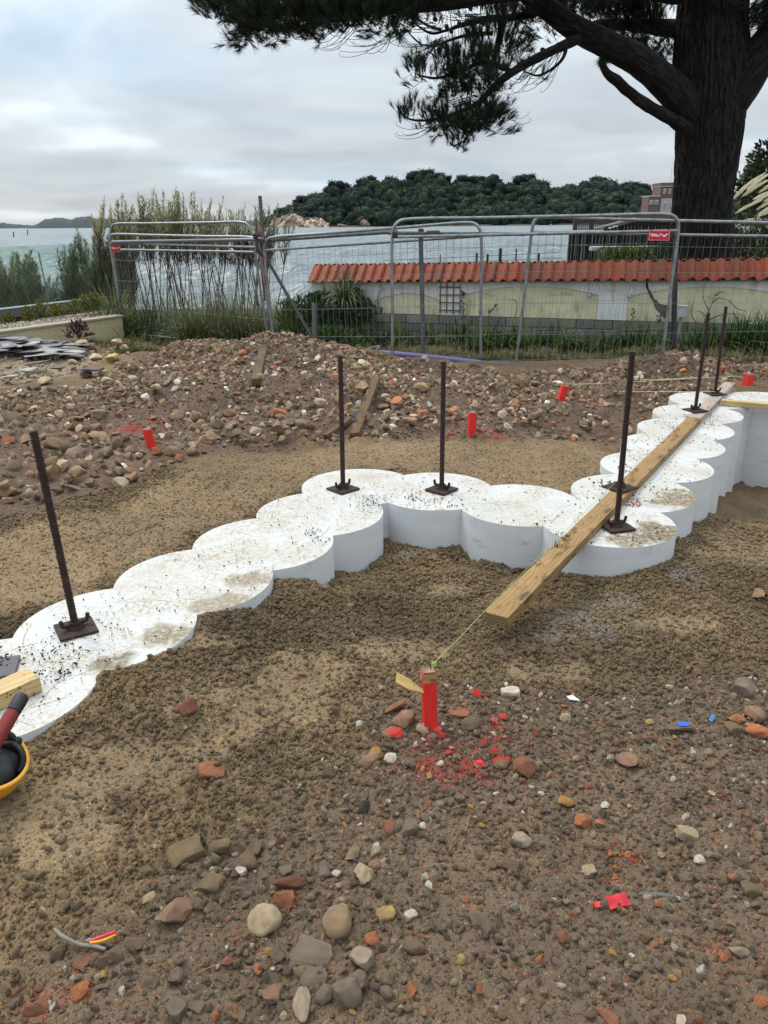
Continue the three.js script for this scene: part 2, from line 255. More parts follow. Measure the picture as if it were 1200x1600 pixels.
// fine grain of the soil, 1.4 m tile: small gravel, crumbs, pale specks
const SOIL = (() => {
  const S = 1536, r = rng(5), col = new Float32Array(S * S * 3).fill(0.60), hgt = new Float32Array(S * S).fill(0.3);
  for (let y = 0; y < S; y++) for (let x = 0; x < S; x++) { const n = (r() - 0.5) * 0.12; const o = (y * S + x) * 3; col[o] += n; col[o + 1] += n; col[o + 2] += n; hgt[y * S + x] += n; }
  const tints = [[.62, .6, .57], [.5, .48, .46], [.72, .66, .56], [.45, .43, .42], [.7, .6, .5], [.66, .62, .56], [.56, .54, .52], [.85, .8, .72], [.75, .52, .42], [.97, .95, .9], [.42, .38, .34]];
  for (let k = 0; k < 52000; k++) {
    const cx = r() * S, cy = r() * S, R = 1.1 + 7.5 * Math.pow(r(), 5), asp = 0.6 + r() * 0.8, a = r() * 3.14, ca = Math.cos(a), sa = Math.sin(a);
    const q = Math.pow(r(), 1.4), t = tints[Math.min(tints.length - 1, Math.floor(q * tints.length))], br = 0.8 + r() * 0.35, q2 = r();
    const bright = t[0] > 0.8 && R > 4 ? 0.8 : 1;
    for (let y = Math.floor(cy - R * 1.5); y <= cy + R * 1.5; y++) for (let x = Math.floor(cx - R * 1.5); x <= cx + R * 1.5; x++) {
      const dx = x - cx, dy = y - cy, u = (dx * ca + dy * sa) / R, v = (-dx * sa + dy * ca) / (R * asp), d = u * u + v * v; if (d > 1) continue;
      const o = ((y + S) % S) * S + ((x + S) % S), e = Math.min(1, (1 - d) * 3), hh = Math.sqrt(1 - d) * Math.min(1, R / 6);
      for (let i = 0; i < 3; i++) col[o * 3 + i] = lerp(col[o * 3 + i], t[i] * br * bright, e * 0.85);
      hgt[o] = lerp(hgt[o], 0.35 + hh * 0.6, e * 0.8);
    }
  }
  const a = new Uint8Array(S * S * 4), b = new Uint8Array(S * S * 4);
  for (let i = 0; i < S * S; i++) { for (let c = 0; c < 3; c++) { a[i * 4 + c] = clamp(Math.pow(clamp(col[i * 3 + c]) * 1.0, 0.8)) * 255; b[i * 4 + c] = clamp(hgt[i]) * 255; } a[i * 4 + 3] = b[i * 4 + 3] = 255; }
  return { map: dataTex(a, S, S, true), bump: dataTex(b, S, S, false) };
})();
const soilMat = new THREE.MeshStandardMaterial({ color: lin(1.75, 1.75, 1.75), map: SOIL.map, bumpMap: SOIL.bump, bumpScale: 0.011, roughness: 0.97, vertexColors: true });
{
  // rows and columns get coarser with distance from the work area
  const rows = []; for (let z = 0.75; z < 15;) { rows.push(z); z += z < 3 ? 0.0055 + 0.0025 * (z - 0.75) : Math.max(0.011, z * 0.0046); }
  rows.push(15.6, 16.5, 17.4, 18.2);
  const us = []; for (let u = -1.15; u <= 1.151;) { us.push(u); u += Math.abs(u) > 0.62 ? 0.02 : 0.0031; }
  const nR = rows.length, nU = us.length, pos = new Float32Array(nR * nU * 3), col = new Float32Array(nR * nU * 3), uv = new Float32Array(nR * nU * 2), idx = [];
  for (let i = 0; i < nR; i++) for (let j = 0; j < nU; j++) {
    const z = -rows[i], x = us[j] * (rows[i] + 0.35), o = i * nU + j, Z = zones(x, z);
    pos[o * 3] = x; pos[o * 3 + 1] = groundHeight(x, z, Z); pos[o * 3 + 2] = z;
    col.set(soilColour(x, z, Z), o * 3); uv[o * 2] = x / 1.4; uv[o * 2 + 1] = z / 1.4;
    if (i && j) idx.push(o - nU - 1, o - nU, o, o - nU - 1, o, o - 1);
  }
  const g = new THREE.BufferGeometry();
  g.setAttribute('position', new THREE.BufferAttribute(pos, 3)); g.setAttribute('color', new THREE.BufferAttribute(col, 3)); g.setAttribute('uv', new THREE.BufferAttribute(uv, 2));
  g.setIndex(idx); g.computeVertexNormals();
  tag(mesh('ground', g, soilMat), 'churned brown soil of the building plot', null, null, 'structure');
  console.log('ground', nR, nU, idx.length / 3);
}
// ---------------------------------------------------------------- white foam blocks
function outline(lobes, R = RL, n = 72) {         // the rim of a chain of overlapping discs, walked once round
  const arcs = (side) => lobes.map(([cx, cz], i) => {
    const prev = lobes[i - 1], next = lobes[i + 1];
    const dir = (q) => Math.atan2(q[1] - cz, q[0] - cx), half = (q) => Math.acos(clamp(Math.hypot(q[0] - cx, q[1] - cz) / 2 / R, -1, 1));
    let a0, a1;                                     // counter-clockwise from the previous disc to the next on this side
    if (side > 0) { a0 = prev ? dir(prev) + half(prev) : dir(next) + Math.PI; a1 = next ? dir(next) - half(next) : dir(prev) + Math.PI; }
    else { a0 = next ? dir(next) + half(next) : dir(prev) + Math.PI; a1 = prev ? dir(prev) - half(prev) : dir(next) + Math.PI; }
    while (a1 < a0) a1 += Math.PI * 2; while (a1 - a0 > Math.PI * 2) a1 -= Math.PI * 2;
    const k = Math.max(4, Math.ceil((a1 - a0) / 6.283 * n)), out = [];
    for (let j = 0; j <= k; j++) { const a = lerp(a0, a1, j / k), x = cx + Math.cos(a) * R, z = cz + Math.sin(a) * R; if (!lobes.some((q, m) => m !== i && Math.hypot(q[0] - x, q[1] - z) < R - 1e-4)) out.push([x, z]); }
    return out;
  });
  return [...arcs(1).flat(), ...arcs(-1).reverse().flat()];
}
const FOAM_W = 8.2, FOAM_X0 = -2.3, FOAM_Z0 = -8.0;
const foamTop = (() => {
  const S = 2048, r = rng(12), d = new Uint8Array(S * S * 4);
  const smear = [];                                  // trodden mud: photograph points on the level top
  for (const [px, py, a, b, s, k] of [[430, 815, .12, .2, .55, 0], [370, 860, .22, .14, .5, 0], [250, 905, .2, .16, .4, 0], [330, 930, .16, .1, .4, 0], [470, 860, .2, .1, .45, 0], [480, 790, .2, .14, .4, 0], [560, 745, .25, .12, .5, 0], [610, 760, .18, .08, .4, 0], [400, 910, .16, .1, .55, 0], [320, 955, .12, .08, .5, 0], [180, 1035, .09, .05, .75, 1], [265, 990, .14, .07, .6, 1], [350, 940, .14, .06, .5, 1], [395, 905, .12, .06, .5, 1],
    [680, 803, .12, .05, .75, 1], [790, 800, .3, .18, .4, 0], [820, 820, .22, .1, .35, 0], [730, 790, .16, .08, .3, 0], [1035, 835, .17, .13, .85, 1], [985, 848, .14, .07, .65, 1], [1068, 782, .17, .12, .75, 1], [1035, 790, .14, .07, .5, 0], [1080, 740, .2, .12, .35, 0], [1120, 700, .2, .12, .4, 0], [1140, 662, .25, .16, .4, 0], [1015, 672, .2, .15, .4, 0], [1050, 650, .2, .1, .35, 0], [1000, 770, .2, .12, .3, 0], [870, 790, .2, .08, .25, 0]]) { const q = at(px, py, 0); smear.push([q.x, q.z, a * 1.25, b * 1.8, k ? s : Math.min(.9, s * 1.2), k]); }
  for (let y = 0; y < S; y++) for (let x = 0; x < S; x++) {
    const wx = FOAM_X0 + x / S * FOAM_W, wz = FOAM_Z0 + y / S * FOAM_W, o = (y * S + x) * 4;
    let c = [0.925, 0.927, 0.925];
    const ld = lobeDepth(wx, wz);
    if (ld > -0.05) {
      const beads = (r() - 0.5) * 0.035; c = c.map((q) => q + beads);
      let m = 0, dark = 0;
      for (const [cx, cz, a, b, s, k] of smear) { const e = Math.hypot((wx - cx) / a, (wz - cz) / b); if (e < 1.5) { const v = s * sstep(0, 0.55, 1 - e + fbm(wx * 9 + k * 3, wz * 9, 4) * 0.7) * (k ? 1 : clamp(0.62 + fbm(wx * 34, wz * 34, 4) * .9)); if (k) dark = Math.max(dark, v); else m = Math.max(m, v); } }
      m *= clamp(.5 + fbm(wx * 95, wz * 95, 3) * 1.2); const haze = clamp(.25 + fbm(wx * 4, wz * 4, 4) * 1.1) * clamp(0.35 + fbm(wx * 50, wz * 45, 4) * 1.4) * 0.75; m = Math.max(m, haze);
      c = [lerp(c[0], 0.66, m), lerp(c[1], 0.55, m), lerp(c[2], 0.40, m)];
      const sp = fbm(wx * 130, wz * 130, 2); if (sp > 0.5) { const q = sstep(0.5, 0.62, sp) * clamp(0.35 + fbm(wx * 2.5, wz * 2.5, 2) * 1.2); c = [lerp(c[0], 0.42, q), lerp(c[1], 0.36, q), lerp(c[2], 0.28, q)]; }
      const g = dark * clamp(0.85 + fbm(wx * 40, wz * 40, 3) * 0.9); c = [lerp(c[0], 0.47, g), lerp(c[1], 0.385, g), lerp(c[2], 0.25, g)];
    }
    for (let i = 0; i < 3; i++) d[o + i] = clamp(c[i]) * 255; d[o + 3] = 255;
  }
  // scratches dragged over the top
  const scratch = (wx, wz, ang, len, tone, al) => { const n = Math.ceil(len / FOAM_W * S * 2); for (let i = 0; i < n; i++) { const t = i / n * len, x = Math.round((wx + Math.cos(ang + t * .8) * t - FOAM_X0) / FOAM_W * S), y = Math.round((wz + Math.sin(ang + t * .8) * t - FOAM_Z0) / FOAM_W * S), o = (y * S + x) * 4; if (o < 0 || o > d.length - 4) continue; for (let c = 0; c < 3; c++) d[o + c] = lerp(d[o + c], tone[c], al); } };
  for (let i = 0; i < 520; i++) { const L = ALL_LOBES[Math.floor(r() * 18)], k = r(); scratch(L[0] + (r() - .5) * .75, L[1] + (r() - .5) * .75, r() * 6.28, 0.03 + r() * 0.12, k < .5 ? [165, 135, 95] : [205, 190, 165], 0.25 + r() * .4); }
  const t = dataTex(d, S, S, true); t.wrapS = t.wrapT = THREE.ClampToEdgeWrapping; return t;
})();
const foamBump = texture(256, 256, (u, v, x, y) => { const [c] = cells(x / 5.12, y / 5.12, 3), n = 0.55 - c * 0.5 + noise2(x * .9, y * .9) * 0.1; return [n, n, n]; }, false);
foamBump.repeat.set(FOAM_W * 5, FOAM_W * 5);
const foamSideMap = texture(512, 512, (u, v, x, y) => { const [c] = cells(u * 64, v * 64, 3), s = fbm(u * 3, v * 14, 3) * 0.03, e = (noise2(x * .7, y * .7)) * 0.02; const b = 0.90 - c * 0.03 + s + e; const m = sstep(.3, .7, fbm(u * 6 + 3, v * 9, 4)) * clamp(.4 + fbm(u * 40, v * 40, 2)) * .5; return [lerp(b, .62, m), lerp(b * 1.003, .54, m), lerp(b * 1.006, .42, m)]; });
const foamTopMat = new THREE.MeshStandardMaterial({ color: lin(.63, .63, .615), map: foamTop, bumpMap: foamBump, bumpScale: 0.0012, roughness: 0.75 });
const foamSideMat = new THREE.MeshStandardMaterial({ color: lin(.84, .85, .86), map: foamSideMap, bumpMap: foamSideMap, bumpScale: 0.002, roughness: 0.75 });
function foamBlock(lobes, label, top) {
  const rim = outline(lobes), E = 0.004;
  const root = thing('foam_block', label, 'foam block', [0, 0, 0], 0);
  const n = rim.length, shape = THREE.ShapeUtils.triangulateShape(rim.map(([x, z]) => new THREE.Vector2(x, -z)), []);
  const p = [], uv = [], idx = [];
  for (const [x, z] of rim) { p.push(x, top, z); uv.push((x - FOAM_X0) / FOAM_W, (z - FOAM_Z0) / FOAM_W); }
  for (const f of shape) idx.push(f[0], f[1], f[2]);
  let g = new THREE.BufferGeometry(); g.setAttribute('position', new THREE.Float32BufferAttribute(p, 3)); g.setAttribute('uv', new THREE.Float32BufferAttribute(uv, 2)); g.setIndex(idx); g.computeVertexNormals();
  if (g.attributes.normal.getY(0) < 0) { g.setIndex(idx.map((_, i) => idx[i - i % 3 + [0, 2, 1][i % 3]])); g.computeVertexNormals(); }
  mesh('top_face', g, foamTopMat, root);
  const sp = [], su = [], si = []; let len = 0; const bottom = -1.15, V0 = [];
  for (let i = 0; i <= n; i++) { const a = rim[i % n], b = rim[(i + 1) % n]; sp.push(a[0], top - E * .0, a[1], a[0], bottom, a[1]); su.push(len, 0, len, bottom); len += Math.hypot(a[0] - b[0], a[1] - b[1]); if (i < n) { const o = i * 2; si.push(o, o + 1, o + 2, o + 1, o + 3, o + 2); } }
  g = new THREE.BufferGeometry(); g.setAttribute('position', new THREE.Float32BufferAttribute(sp, 3)); g.setAttribute('uv', new THREE.Float32BufferAttribute(su, 2)); g.setIndex(si);
  g = toCreasedNormals(g, 0.5);
  mesh('cut_side', g, foamSideMat, root);
  return root;
}
foamBlock(LOBES_LEFT, 'scalloped white foam block running from left edge to middle, muddy top', 0.0);
foamBlock(LOBES_MID, 'short two-lobed white foam block in the middle, with one rod plate', 0.003);
foamBlock(LOBES_RIGHT, 'scalloped white foam block under the long timber, receding on the right', 0.006);
foamBlock(LOBES_FAR, 'white foam wall at the far right end, tall cut face', -0.006);

// ---------------------------------------------------------------- timber
function woodTex(base, dark, seed, knots = 5) {
  const r = rng(seed), K = [...Array(knots)].map(() => [r(), r(), 0.012 + r() * 0.02]);
  return texture(1024, 256, (u, v) => {
    let warp = 0, kn = 0; for (const [a, b, s] of K) { const d = Math.hypot((u - a) * 3, v - b) ; warp += Math.exp(-d * d / (s * s * 6)) * 0.12; kn = Math.max(kn, sstep(s * 1.5, s * .6, d)); }
    const g = Math.sin((v + warp + fbm(u * 2.2 + seed, v * 1.3, 3) * 0.16) * 88) * 0.5 + 0.5, f = fbm(u * 14, v * 190 + seed, 3) * 0.5, bl = fbm(u * 3 + seed, v * 3, 3);
    const t = clamp(0.22 + g * 0.32 + f * 0.55 + bl * 0.25), st = sstep(.1, .6, fbm(u * 9 + 8, v * 6 + seed, 4)) * .75;
    return base.map((c, i) => lerp(lerp(lerp(c, dark[i], t), dark[i] * .72, kn * .8), dark[i] * .62, st));
  });
}
const woodWarm = M([.92, .9, .88], 0.8, { map: woodTex([.66, .54, .36], [.45, .34, .19], 3), }), woodPale = M([.98, .98, .98], 0.85, { map: woodTex([.80, .71, .53], [.64, .52, .33], 8) }), woodGrey = M([.95, .95, .95], 0.85, { map: woodTex([.72, .67, .63], [.54, .46, .41], 17, 3) }), woodOld = M([.9, .9, .9], 0.95, { map: woodTex([.46, .37, .27], [.27, .20, .13], 25, 3) }), woodMoss = M([.9, .9, .9], 0.95, { map: woodTex([.42, .37, .24], [.28, .23, .13], 35, 3) });
const woodEnd = M([.5, .39, .24], 0.9, { map: texture(128, 128, (u, v) => { const d = Math.hypot(u - .4, v + .5) * 30 + fbm(u * 4, v * 4, 2); const g = .62 + .28 * Math.sin(d * 3) * .5 + noise2(u * 60, v * 60) * .12; return [g, g * .95, g * .88]; }) });
for (const m of [woodWarm, woodPale, woodGrey, woodOld, woodMoss]) { m.map.repeat.set(0.8, 3); m.bumpMap = m.map; m.bumpScale = 0.0015; }
function beam(name, a, b, w, h, y, mat, label, category = 'timber') {   // a, b = ends on the plan, y = underside
  const dx = b.x - a.x, dz = b.z - a.z, L = Math.hypot(dx, dz);
  const root = thing(name, label, category, [(a.x + b.x) / 2, y, (a.z + b.z) / 2], -Math.atan2(dz, dx));
  const g = new RoundedBoxGeometry(L, h, w, 2, 0.004);
  const gg = boxUV(place(g, 0, h / 2, 0));
  mesh('board', gg, mat, root);
  for (const s of [-1, 1]) mesh('sawn_end', boxUV(place(new RoundedBoxGeometry(0.002, h - 0.008, w - 0.008, 1, 0.0006), s * (L / 2), h / 2, 0), 6), woodEnd, root);
  return root;
}
{ // the long timber: two lengths, lying on the foam
  const y = 0.009, top = y + 0.05;
  const p0 = at(775, 960, top), p1 = at(1085, 652, top), p2 = at(1137, 600, top);
  const dir = p1.clone().sub(p0).normalize();
  const joint = p0.clone().add(dir.clone().multiplyScalar(p1.distanceTo(p0)));
  beam('long_timber', p0, joint, 0.108, 0.05, y, woodWarm, 'long weathered tan timber lying along the right foam row towards the camera');
  beam('short_timber', joint.clone().add(dir.clone().multiplyScalar(0.006)), joint.clone().add(dir.clone().multiplyScalar(p2.distanceTo(p1) + 0.12)), 0.106, 0.049, y, woodGrey, 'greyish white timber board continuing beyond the long timber by a red peg');
  const q0 = at(1128, 624, top), q1 = at(1330, 640, top);
  beam('cross_timber', q0, q1, 0.09, 0.05, y, woodPale, 'pale timber lying across the far right end of the foam, running out of view');
  const r0 = at(52, 1052, top), r1 = at(-120, 1128, top);
  beam('timber_offcut', r0, r1, 0.1, 0.062, 0.002, woodPale, 'pale sawn timber end on the foam at the left edge');
  const s0 = at(28, 1040, 0.006), s1 = at(-120, 1062, 0.006);
  const bp = thing('grey_plate', 'dark grey flat plate behind the pale timber end at the left edge', 'plate', [(s0.x + s1.x) / 2, 0.002, (s0.z + s1.z) / 2], -Math.atan2(s1.z - s0.z, s1.x - s0.x));
  mesh('sheet', place(rbox(s0.distanceTo(s1), 0.01, 0.15, 0.003), 0, 0.006, 0), M([.075, .07, .085], 0.6), bp);
}

// ---------------------------------------------------------------- threaded steel rods on plates
const rustTex = texture(256, 256, (u, v) => { const n = fbm(u * 8, v * 8, 5), m = fbm(u * 30, v * 30, 3); return [.31 + n * .13 + m * .06, .225 + n * .08 + m * .04, .195 + n * .06 + m * .03]; });
rustTex.repeat.set(4, 4);
const rust = new THREE.MeshStandardMaterial({ color: lin(.42, .4, .41), map: rustTex, bumpMap: rustTex, bumpScale: 0.002, roughness: 0.72, metalness: 0.25 });
function threadedBar(L, r) {                        // rolled thread: staggered ribs on a round bar
  const seg = Math.round(L / 0.0035), sides = 12, pos = [], uv = [], idx = [];
  for (let i = 0; i <= seg; i++) for (let j = 0; j <= sides; j++) { const a = j / sides * 6.2832, y = i / seg * L, ph = ((y / 0.0135 + a / 6.2832) % 1 + 1) % 1, rib = Math.abs(Math.cos(a)) > 0.35 ? sstep(.28, .12, Math.abs(ph - .5)) : 0, R = r * (1 + rib * 0.17); pos.push(Math.cos(a) * R, y, Math.sin(a) * R); uv.push(j / sides * .09, y); }
  for (let i = 0; i < seg; i++) for (let j = 0; j < sides; j++) { const a = i * (sides + 1) + j; idx.push(a, a + sides + 1, a + 1, a + 1, a + sides + 1, a + sides + 2); }
  const c = pos.length / 3; pos.push(0, L, 0); uv.push(0, L); for (let j = 0; j < sides; j++) { const a = seg * (sides + 1) + j; idx.push(a, c, a + 1); }
  const g = new THREE.BufferGeometry(); g.setAttribute('position', new THREE.Float32BufferAttribute(pos, 3)); g.setAttribute('uv', new THREE.Float32BufferAttribute(uv, 2)); g.setIndex(idx); g.computeVertexNormals(); return g;
}
const plateGeo = place(rbox(0.155, 0.011, 0.155, 0.002), 0, 0.0065, 0);
const nutGeo = (() => { const parts = [place(new THREE.CylinderGeometry(0.026, 0.029, 0.03, 6), 0, 0.027, 0), place(new THREE.CylinderGeometry(0.034, 0.038, 0.012, 16), 0, 0.018, 0)]; return mergeGeometries(parts.map((g) => boxUV(g))); })();
const lugGeo = (() => { const a = V(0.02, 0.03, 0), b = V(0.05, 0.032, 0), c = V(0.058, 0.06, 0); return tube([a, b, c], [0.010, 0.009, 0.0085], 8, 8); })();
const barGeos = {};
function rod(px, py, h, L, turn, label, tip, nutTurn = 0.4, hasLugs = true) {
  const p = at(px, py, h);
  const root = thing('threaded_rod', label, 'threaded rod', [p.x, h, p.z], turn, null);
  mesh('base_plate', plateGeo, rust, root);
  const n = mesh('wing_nut', nutGeo, rust, root); n.rotation.y = nutTurn;
  if (hasLugs) for (const s of [0, Math.PI]) { const l = mesh('lug', lugGeo, rust, n); l.rotation.y = s; }
  const key = L.toFixed(2); barGeos[key] ??= threadedBar(L, 0.0142);
  const b = mesh('bar', barGeos[key], rust, root); b.position.y = 0.008;
  if (tip) { const q = onZ(tip[0], tip[1], p.z), d = q.clone().sub(V(p.x, h, p.z)); const lx = d.x / L; b.rotation.set(0, 0, 0); const world = V(lx, 1, 0).normalize().applyAxisAngle(V(0, 1, 0), -turn); b.quaternion.setFromUnitVectors(V(0, 1, 0), world); }
  return root;
}
rod(119, 984, 0.002, 0.86, 0.55, 'leaning rusty threaded rod on a square plate, nearest the left edge', [55, 690], 0.2);
rod(536, 765, 0.002, 0.85, 0.75, 'rusty threaded rod at the bend of the left foam block', [532, 566], 0.0);
rod(690, 766, 0.007, 0.81, 0.85, 'rusty threaded rod on the middle foam block, below the red peg', [693, 575], 1.6);
rod(968, 763, 0.061, 0.74, 0.62, 'rusty threaded rod whose plate lies on the long timber', [987, 578], 1.8, false);
rod(963, 824, 0.011, 0.96, 0.25, 'rusty threaded rod on the foam beside the long timber, muddy plate', [985, 580], 0.1);
rod(1086, 642, 0.061, 0.82, 0.35, 'dark threaded rod on the timber joint, second from the right', [1104, 512], 0.2);
rod(1117, 616, 0.061, 0.8, 0.2, 'dark threaded rod on the whitish board, farthest right', [1133, 489], 0.15);

// ---------------------------------------------------------------- red survey pegs and string
const redPaint = new THREE.MeshStandardMaterial({ color: lin(.95, .95, .95), roughness: 0.7, map: texture(256, 512, (u, v) => { const g = .93 + fbm(u * 26, v * 2.5, 3) * .12, w = sstep(.2, .62, fbm(u * 7, v * 5, 4)) * .4; return [lerp(.97 * g, .72, w * .6), lerp(.19 * g, .36, w), lerp(.15 * g, .26, w)]; }), bumpMap: woodOld.map, bumpScale: 0.002, emissive: lin(0, 0, 0) });
const pegTopMat = M([.62, .47, .36], 0.9, { map: woodEnd.map });
function peg(px, py, w, L, tilt, label, turn = 0.1, headBare = 0) {
  const p = onGround(px, py), root = thing('survey_peg', label, 'peg', [p.x, p.y, p.z], 0, null);
  root.rotation.set(tilt[1] ?? 0, turn, tilt[0]);
  const g = new RoundedBoxGeometry(w, L + .12, w, 3, 0.004); const q = g.attributes.position, r = rng(px);
  for (let i = 0; i < q.count; i++) { const y = q.getY(i); q.setX(i, q.getX(i) + noise3(q.getX(i) * 30, y * 12, 3 + px) * 0.003); if (y > L / 2) q.setY(i, y + noise2(q.getX(i) * 40 + px, q.getZ(i) * 40) * 0.006); }
  const body = boxUV(place(g, 0, (L - .12) / 2, 0)); body.computeVertexNormals();
  mesh('painted_shaft', body, redPaint, root);
  mesh('bare_top', place(rbox(w * .86, 0.006, w * .86, 0.002), 0, L + 0.003, 0), pegTopMat, root);
  if (headBare) {                                    // chipped head where the paint has gone
    const hg = new THREE.CylinderGeometry(w * .74, w * .735, 0.035, 4, 3, true); const hp = hg.attributes.position;
    hg.rotateY(Math.PI / 4);
    mesh('bare_band', boxUV(place(hg, 0, L - 0.016, 0)), M([.85, .6, .5], .9, { map: woodPale.map }), root);
    const nail = new THREE.CylinderGeometry(0.002, 0.002, 0.03, 6); mesh('nail', place(nail, 0.008, L + 0.012, 0), rust, root);
  }
  return root;
}
peg(672, 1134, 0.047, 0.215, [0.035, -0.06], 'red-painted wooden peg with green string on its top, nearest the camera', 0.15, 1);
peg(737, 681, 0.056, 0.19, [0.01], 'upright red peg with a pale top, above the middle foam block', 0.2);
peg(237, 698, 0.06, 0.135, [0.13], 'short red peg in the rubble on the left, red spray around it', 0.2);
peg(876, 626, 0.06, 0.14, [-0.22], 'red peg leaning right in the rubble bank, before the fence', 0.15);
peg(1168, 600, 0.075, 0.10, [-0.05], 'stubby red peg beside the whitish board at the far right', 0.3);

const chipMat = M([1, .9, .72], 0.85, { map: woodPale.map });
{
  const top = V(0, 0, 0); const p = onGround(672, 1134);
  const pegTop = onZ(678, 1036, p.z + 0.01);
  const b0 = at(757, 955, 0.062), b1 = at(880, 833, 0.062), b2 = at(960, 755, 0.078);
  const s = thing('string_line', 'green builder string from the near red peg over the long timber', 'string', [0, 0, 0]);
  const fib = M([.36, .46, .12], 0.8), fibPale = M([.62, .66, .36], .8);
  mesh('taut_string', tube([pegTop, V(lerp(pegTop.x, b0.x, .5), lerp(pegTop.y, b0.y, .5) - .004, lerp(pegTop.z, b0.z, .5)), b0, b1, b2], [0.0012], 60, 6), fib, s);
  mesh('wrapped_knot', (() => { const pts = []; for (let i = 0; i < 26; i++) pts.push(pegTop.clone().add(V(Math.cos(i * .9) * .007, -i * .0006 + .004, Math.sin(i * .9) * .007))); return tube(pts, [0.0014], 80, 5); })(), fib, s);
  const a0 = onZ(884, 601, -7.6), a1 = onZ(1092, 590, -8.0); const s2 = mesh('string_line', tube([a0, V((a0.x + a1.x) / 2, (a0.y + a1.y) / 2 - .01, (a0.z + a1.z) / 2), a1], [0.0022], 24, 5), fibPale); tag(s2, 'pale string from the leaning red peg towards the far rods', 'string');
  const c0 = at(968, 612, 0.15), c1 = at(1117, 612, 0.11); const s3 = mesh('string_line', tube([c0, c1], [0.0022], 12, 5), fibPale); tag(s3, 'pale string ending at the farthest right rod, above the foam', 'string');
  const d0 = at(1000, 594, 0.25), d1 = onZ(1160, 588, -8.35); const s4 = mesh('string_line', tube([d0, d1], [0.0022], 12, 5), fibPale); tag(s4, 'pale string running to the stubby red peg at the far right', 'string');
  // wood splinter stuck beside the near peg
  const c = onZ(640, 1066, p.z - 0.015), ch = new THREE.Shape(); ch.moveTo(-.056, .018); ch.lineTo(-.046, -.014); ch.lineTo(0, -.02); ch.lineTo(.055, -.01); ch.lineTo(.052, .0); ch.lineTo(0, .014);
  const cg = boxUV(new THREE.ExtrudeGeometry(ch, { depth: 0.004, bevelEnabled: true, bevelSize: .001, bevelThickness: .001, bevelSegments: 1 }));
  const cm = mesh('wood_splinter', cg, chipMat); cm.position.copy(c).add(V(0, 0, .012)); cm.rotation.set(-.85, .15, -.4); tag(cm, 'pale wood splinter resting against the near red peg', 'splinter');
}
// ---------------------------------------------------------------- things at the left edge
{
  const blackRub = M([.018, .018, .02], 0.55), yellow = new THREE.MeshPhysicalMaterial({ color: lin(.72, .34, .015), roughness: .4, clearcoat: .3, clearcoatRoughness: .3 }), redGrip = M([.27, .028, .022], 0.55, { bumpMap: foamBump, bumpScale: .002 });
  // red handle with a black end cap, rising to the right
  const a = at(35, 1088, 0.24), b = at(-40, 1215, 0.12);
  const t = thing('tool_handle', 'red tool handle with a black rubber end, at the left edge', 'tool', [0, 0, 0]);
  mesh('red_grip', tube([a.clone().lerp(b, .08), a.clone().lerp(b, .3), a.clone().lerp(b, .7), b], [0.0195, 0.0215, 0.022, 0.023], 24, 16, (an, l) => 1 + 0.02 * Math.cos(an * 4)), redGrip, t);
  mesh('end_cap', tube([a.clone().lerp(b, -.02), a.clone().lerp(b, .01), a.clone().lerp(b, .1), a.clone().lerp(b, .2)], [0.0165, 0.0215, 0.0225, 0.021], 14, 18), blackRub, t);
  mesh('cap_hole', tube([a.clone().lerp(b, -.021), a.clone().lerp(b, .0)], [0.008, 0.008], 2, 12), M([.004, .004, .004], .9), t);
  // yellow-rimmed black bowl: an upturned helmet
  const c = at(-40, 1206, 0.07);
  const h = thing('upturned_helmet', 'yellow-rimmed black-lined helmet lying upturned at the left edge, strap looped', 'helmet', [c.x, groundAt(c.x, c.z) + .012, c.z]);
  h.rotation.set(0.1, 0, -0.42);
  const shell = [], lining = []; for (let i = 0; i <= 18; i++) { const q = i / 18 * Math.PI / 2; shell.push(new THREE.Vector2(Math.sin(q) * .115, .115 - Math.cos(q) * .115)); lining.push(new THREE.Vector2(Math.sin(q) * .107, .118 - Math.cos(q) * .106)); }
  shell.push(new THREE.Vector2(.119, .128), new THREE.Vector2(.117, .136), new THREE.Vector2(.108, .136));
  mesh('yellow_shell', new THREE.LatheGeometry(shell, 40), yellow, h);
  const lg = new THREE.LatheGeometry(lining, 40), lp = lg.attributes.position; for (let i = 0; i < lp.count; i++) { const k = 1 - .05 * clamp(noise3(lp.getX(i) * 30, lp.getY(i) * 30, lp.getZ(i) * 30) + .4); lp.setX(i, lp.getX(i) * k); lp.setZ(i, lp.getZ(i) * k); } lg.computeVertexNormals();
  mesh('black_lining', lg, blackRub, h);
  const pad = new THREE.SphereGeometry(.1, 24, 14); pad.scale(1, .55, .8); const pp = pad.attributes.position; for (let i = 0; i < pp.count; i++) { const k = 1 + .16 * noise3(pp.getX(i) * 26, pp.getY(i) * 26, pp.getZ(i) * 26); pp.setXYZ(i, pp.getX(i) * k, pp.getY(i) * k, pp.getZ(i) * k); } pad.computeVertexNormals();
  mesh('inner_pad', place(pad, .0, .10, 0), blackRub, h);
  const e = [[-14, 1172], [4, 1163], [22, 1163], [34, 1174], [36, 1192], [30, 1206]].map(([x, y], i) => onZ(x, y, c.z - .06 + i * .012));
  const e2 = [[2, 1142], [16, 1148], [22, 1156], [29, 1158], [22, 1166]].map(([x, y]) => onZ(x, y, c.z - .075));
  const strap = thing('chin_strap', 'black looped strap beside the upturned helmet at the left edge', 'strap', [0, 0, 0]);
  mesh('loop', tube(e, [.0085, .0075, .0085, .0075], 40, 8), blackRub, strap);
  mesh('buckle_end', tube(e2, [.007, .011, .013, .009], 24, 8), blackRub, strap);
}
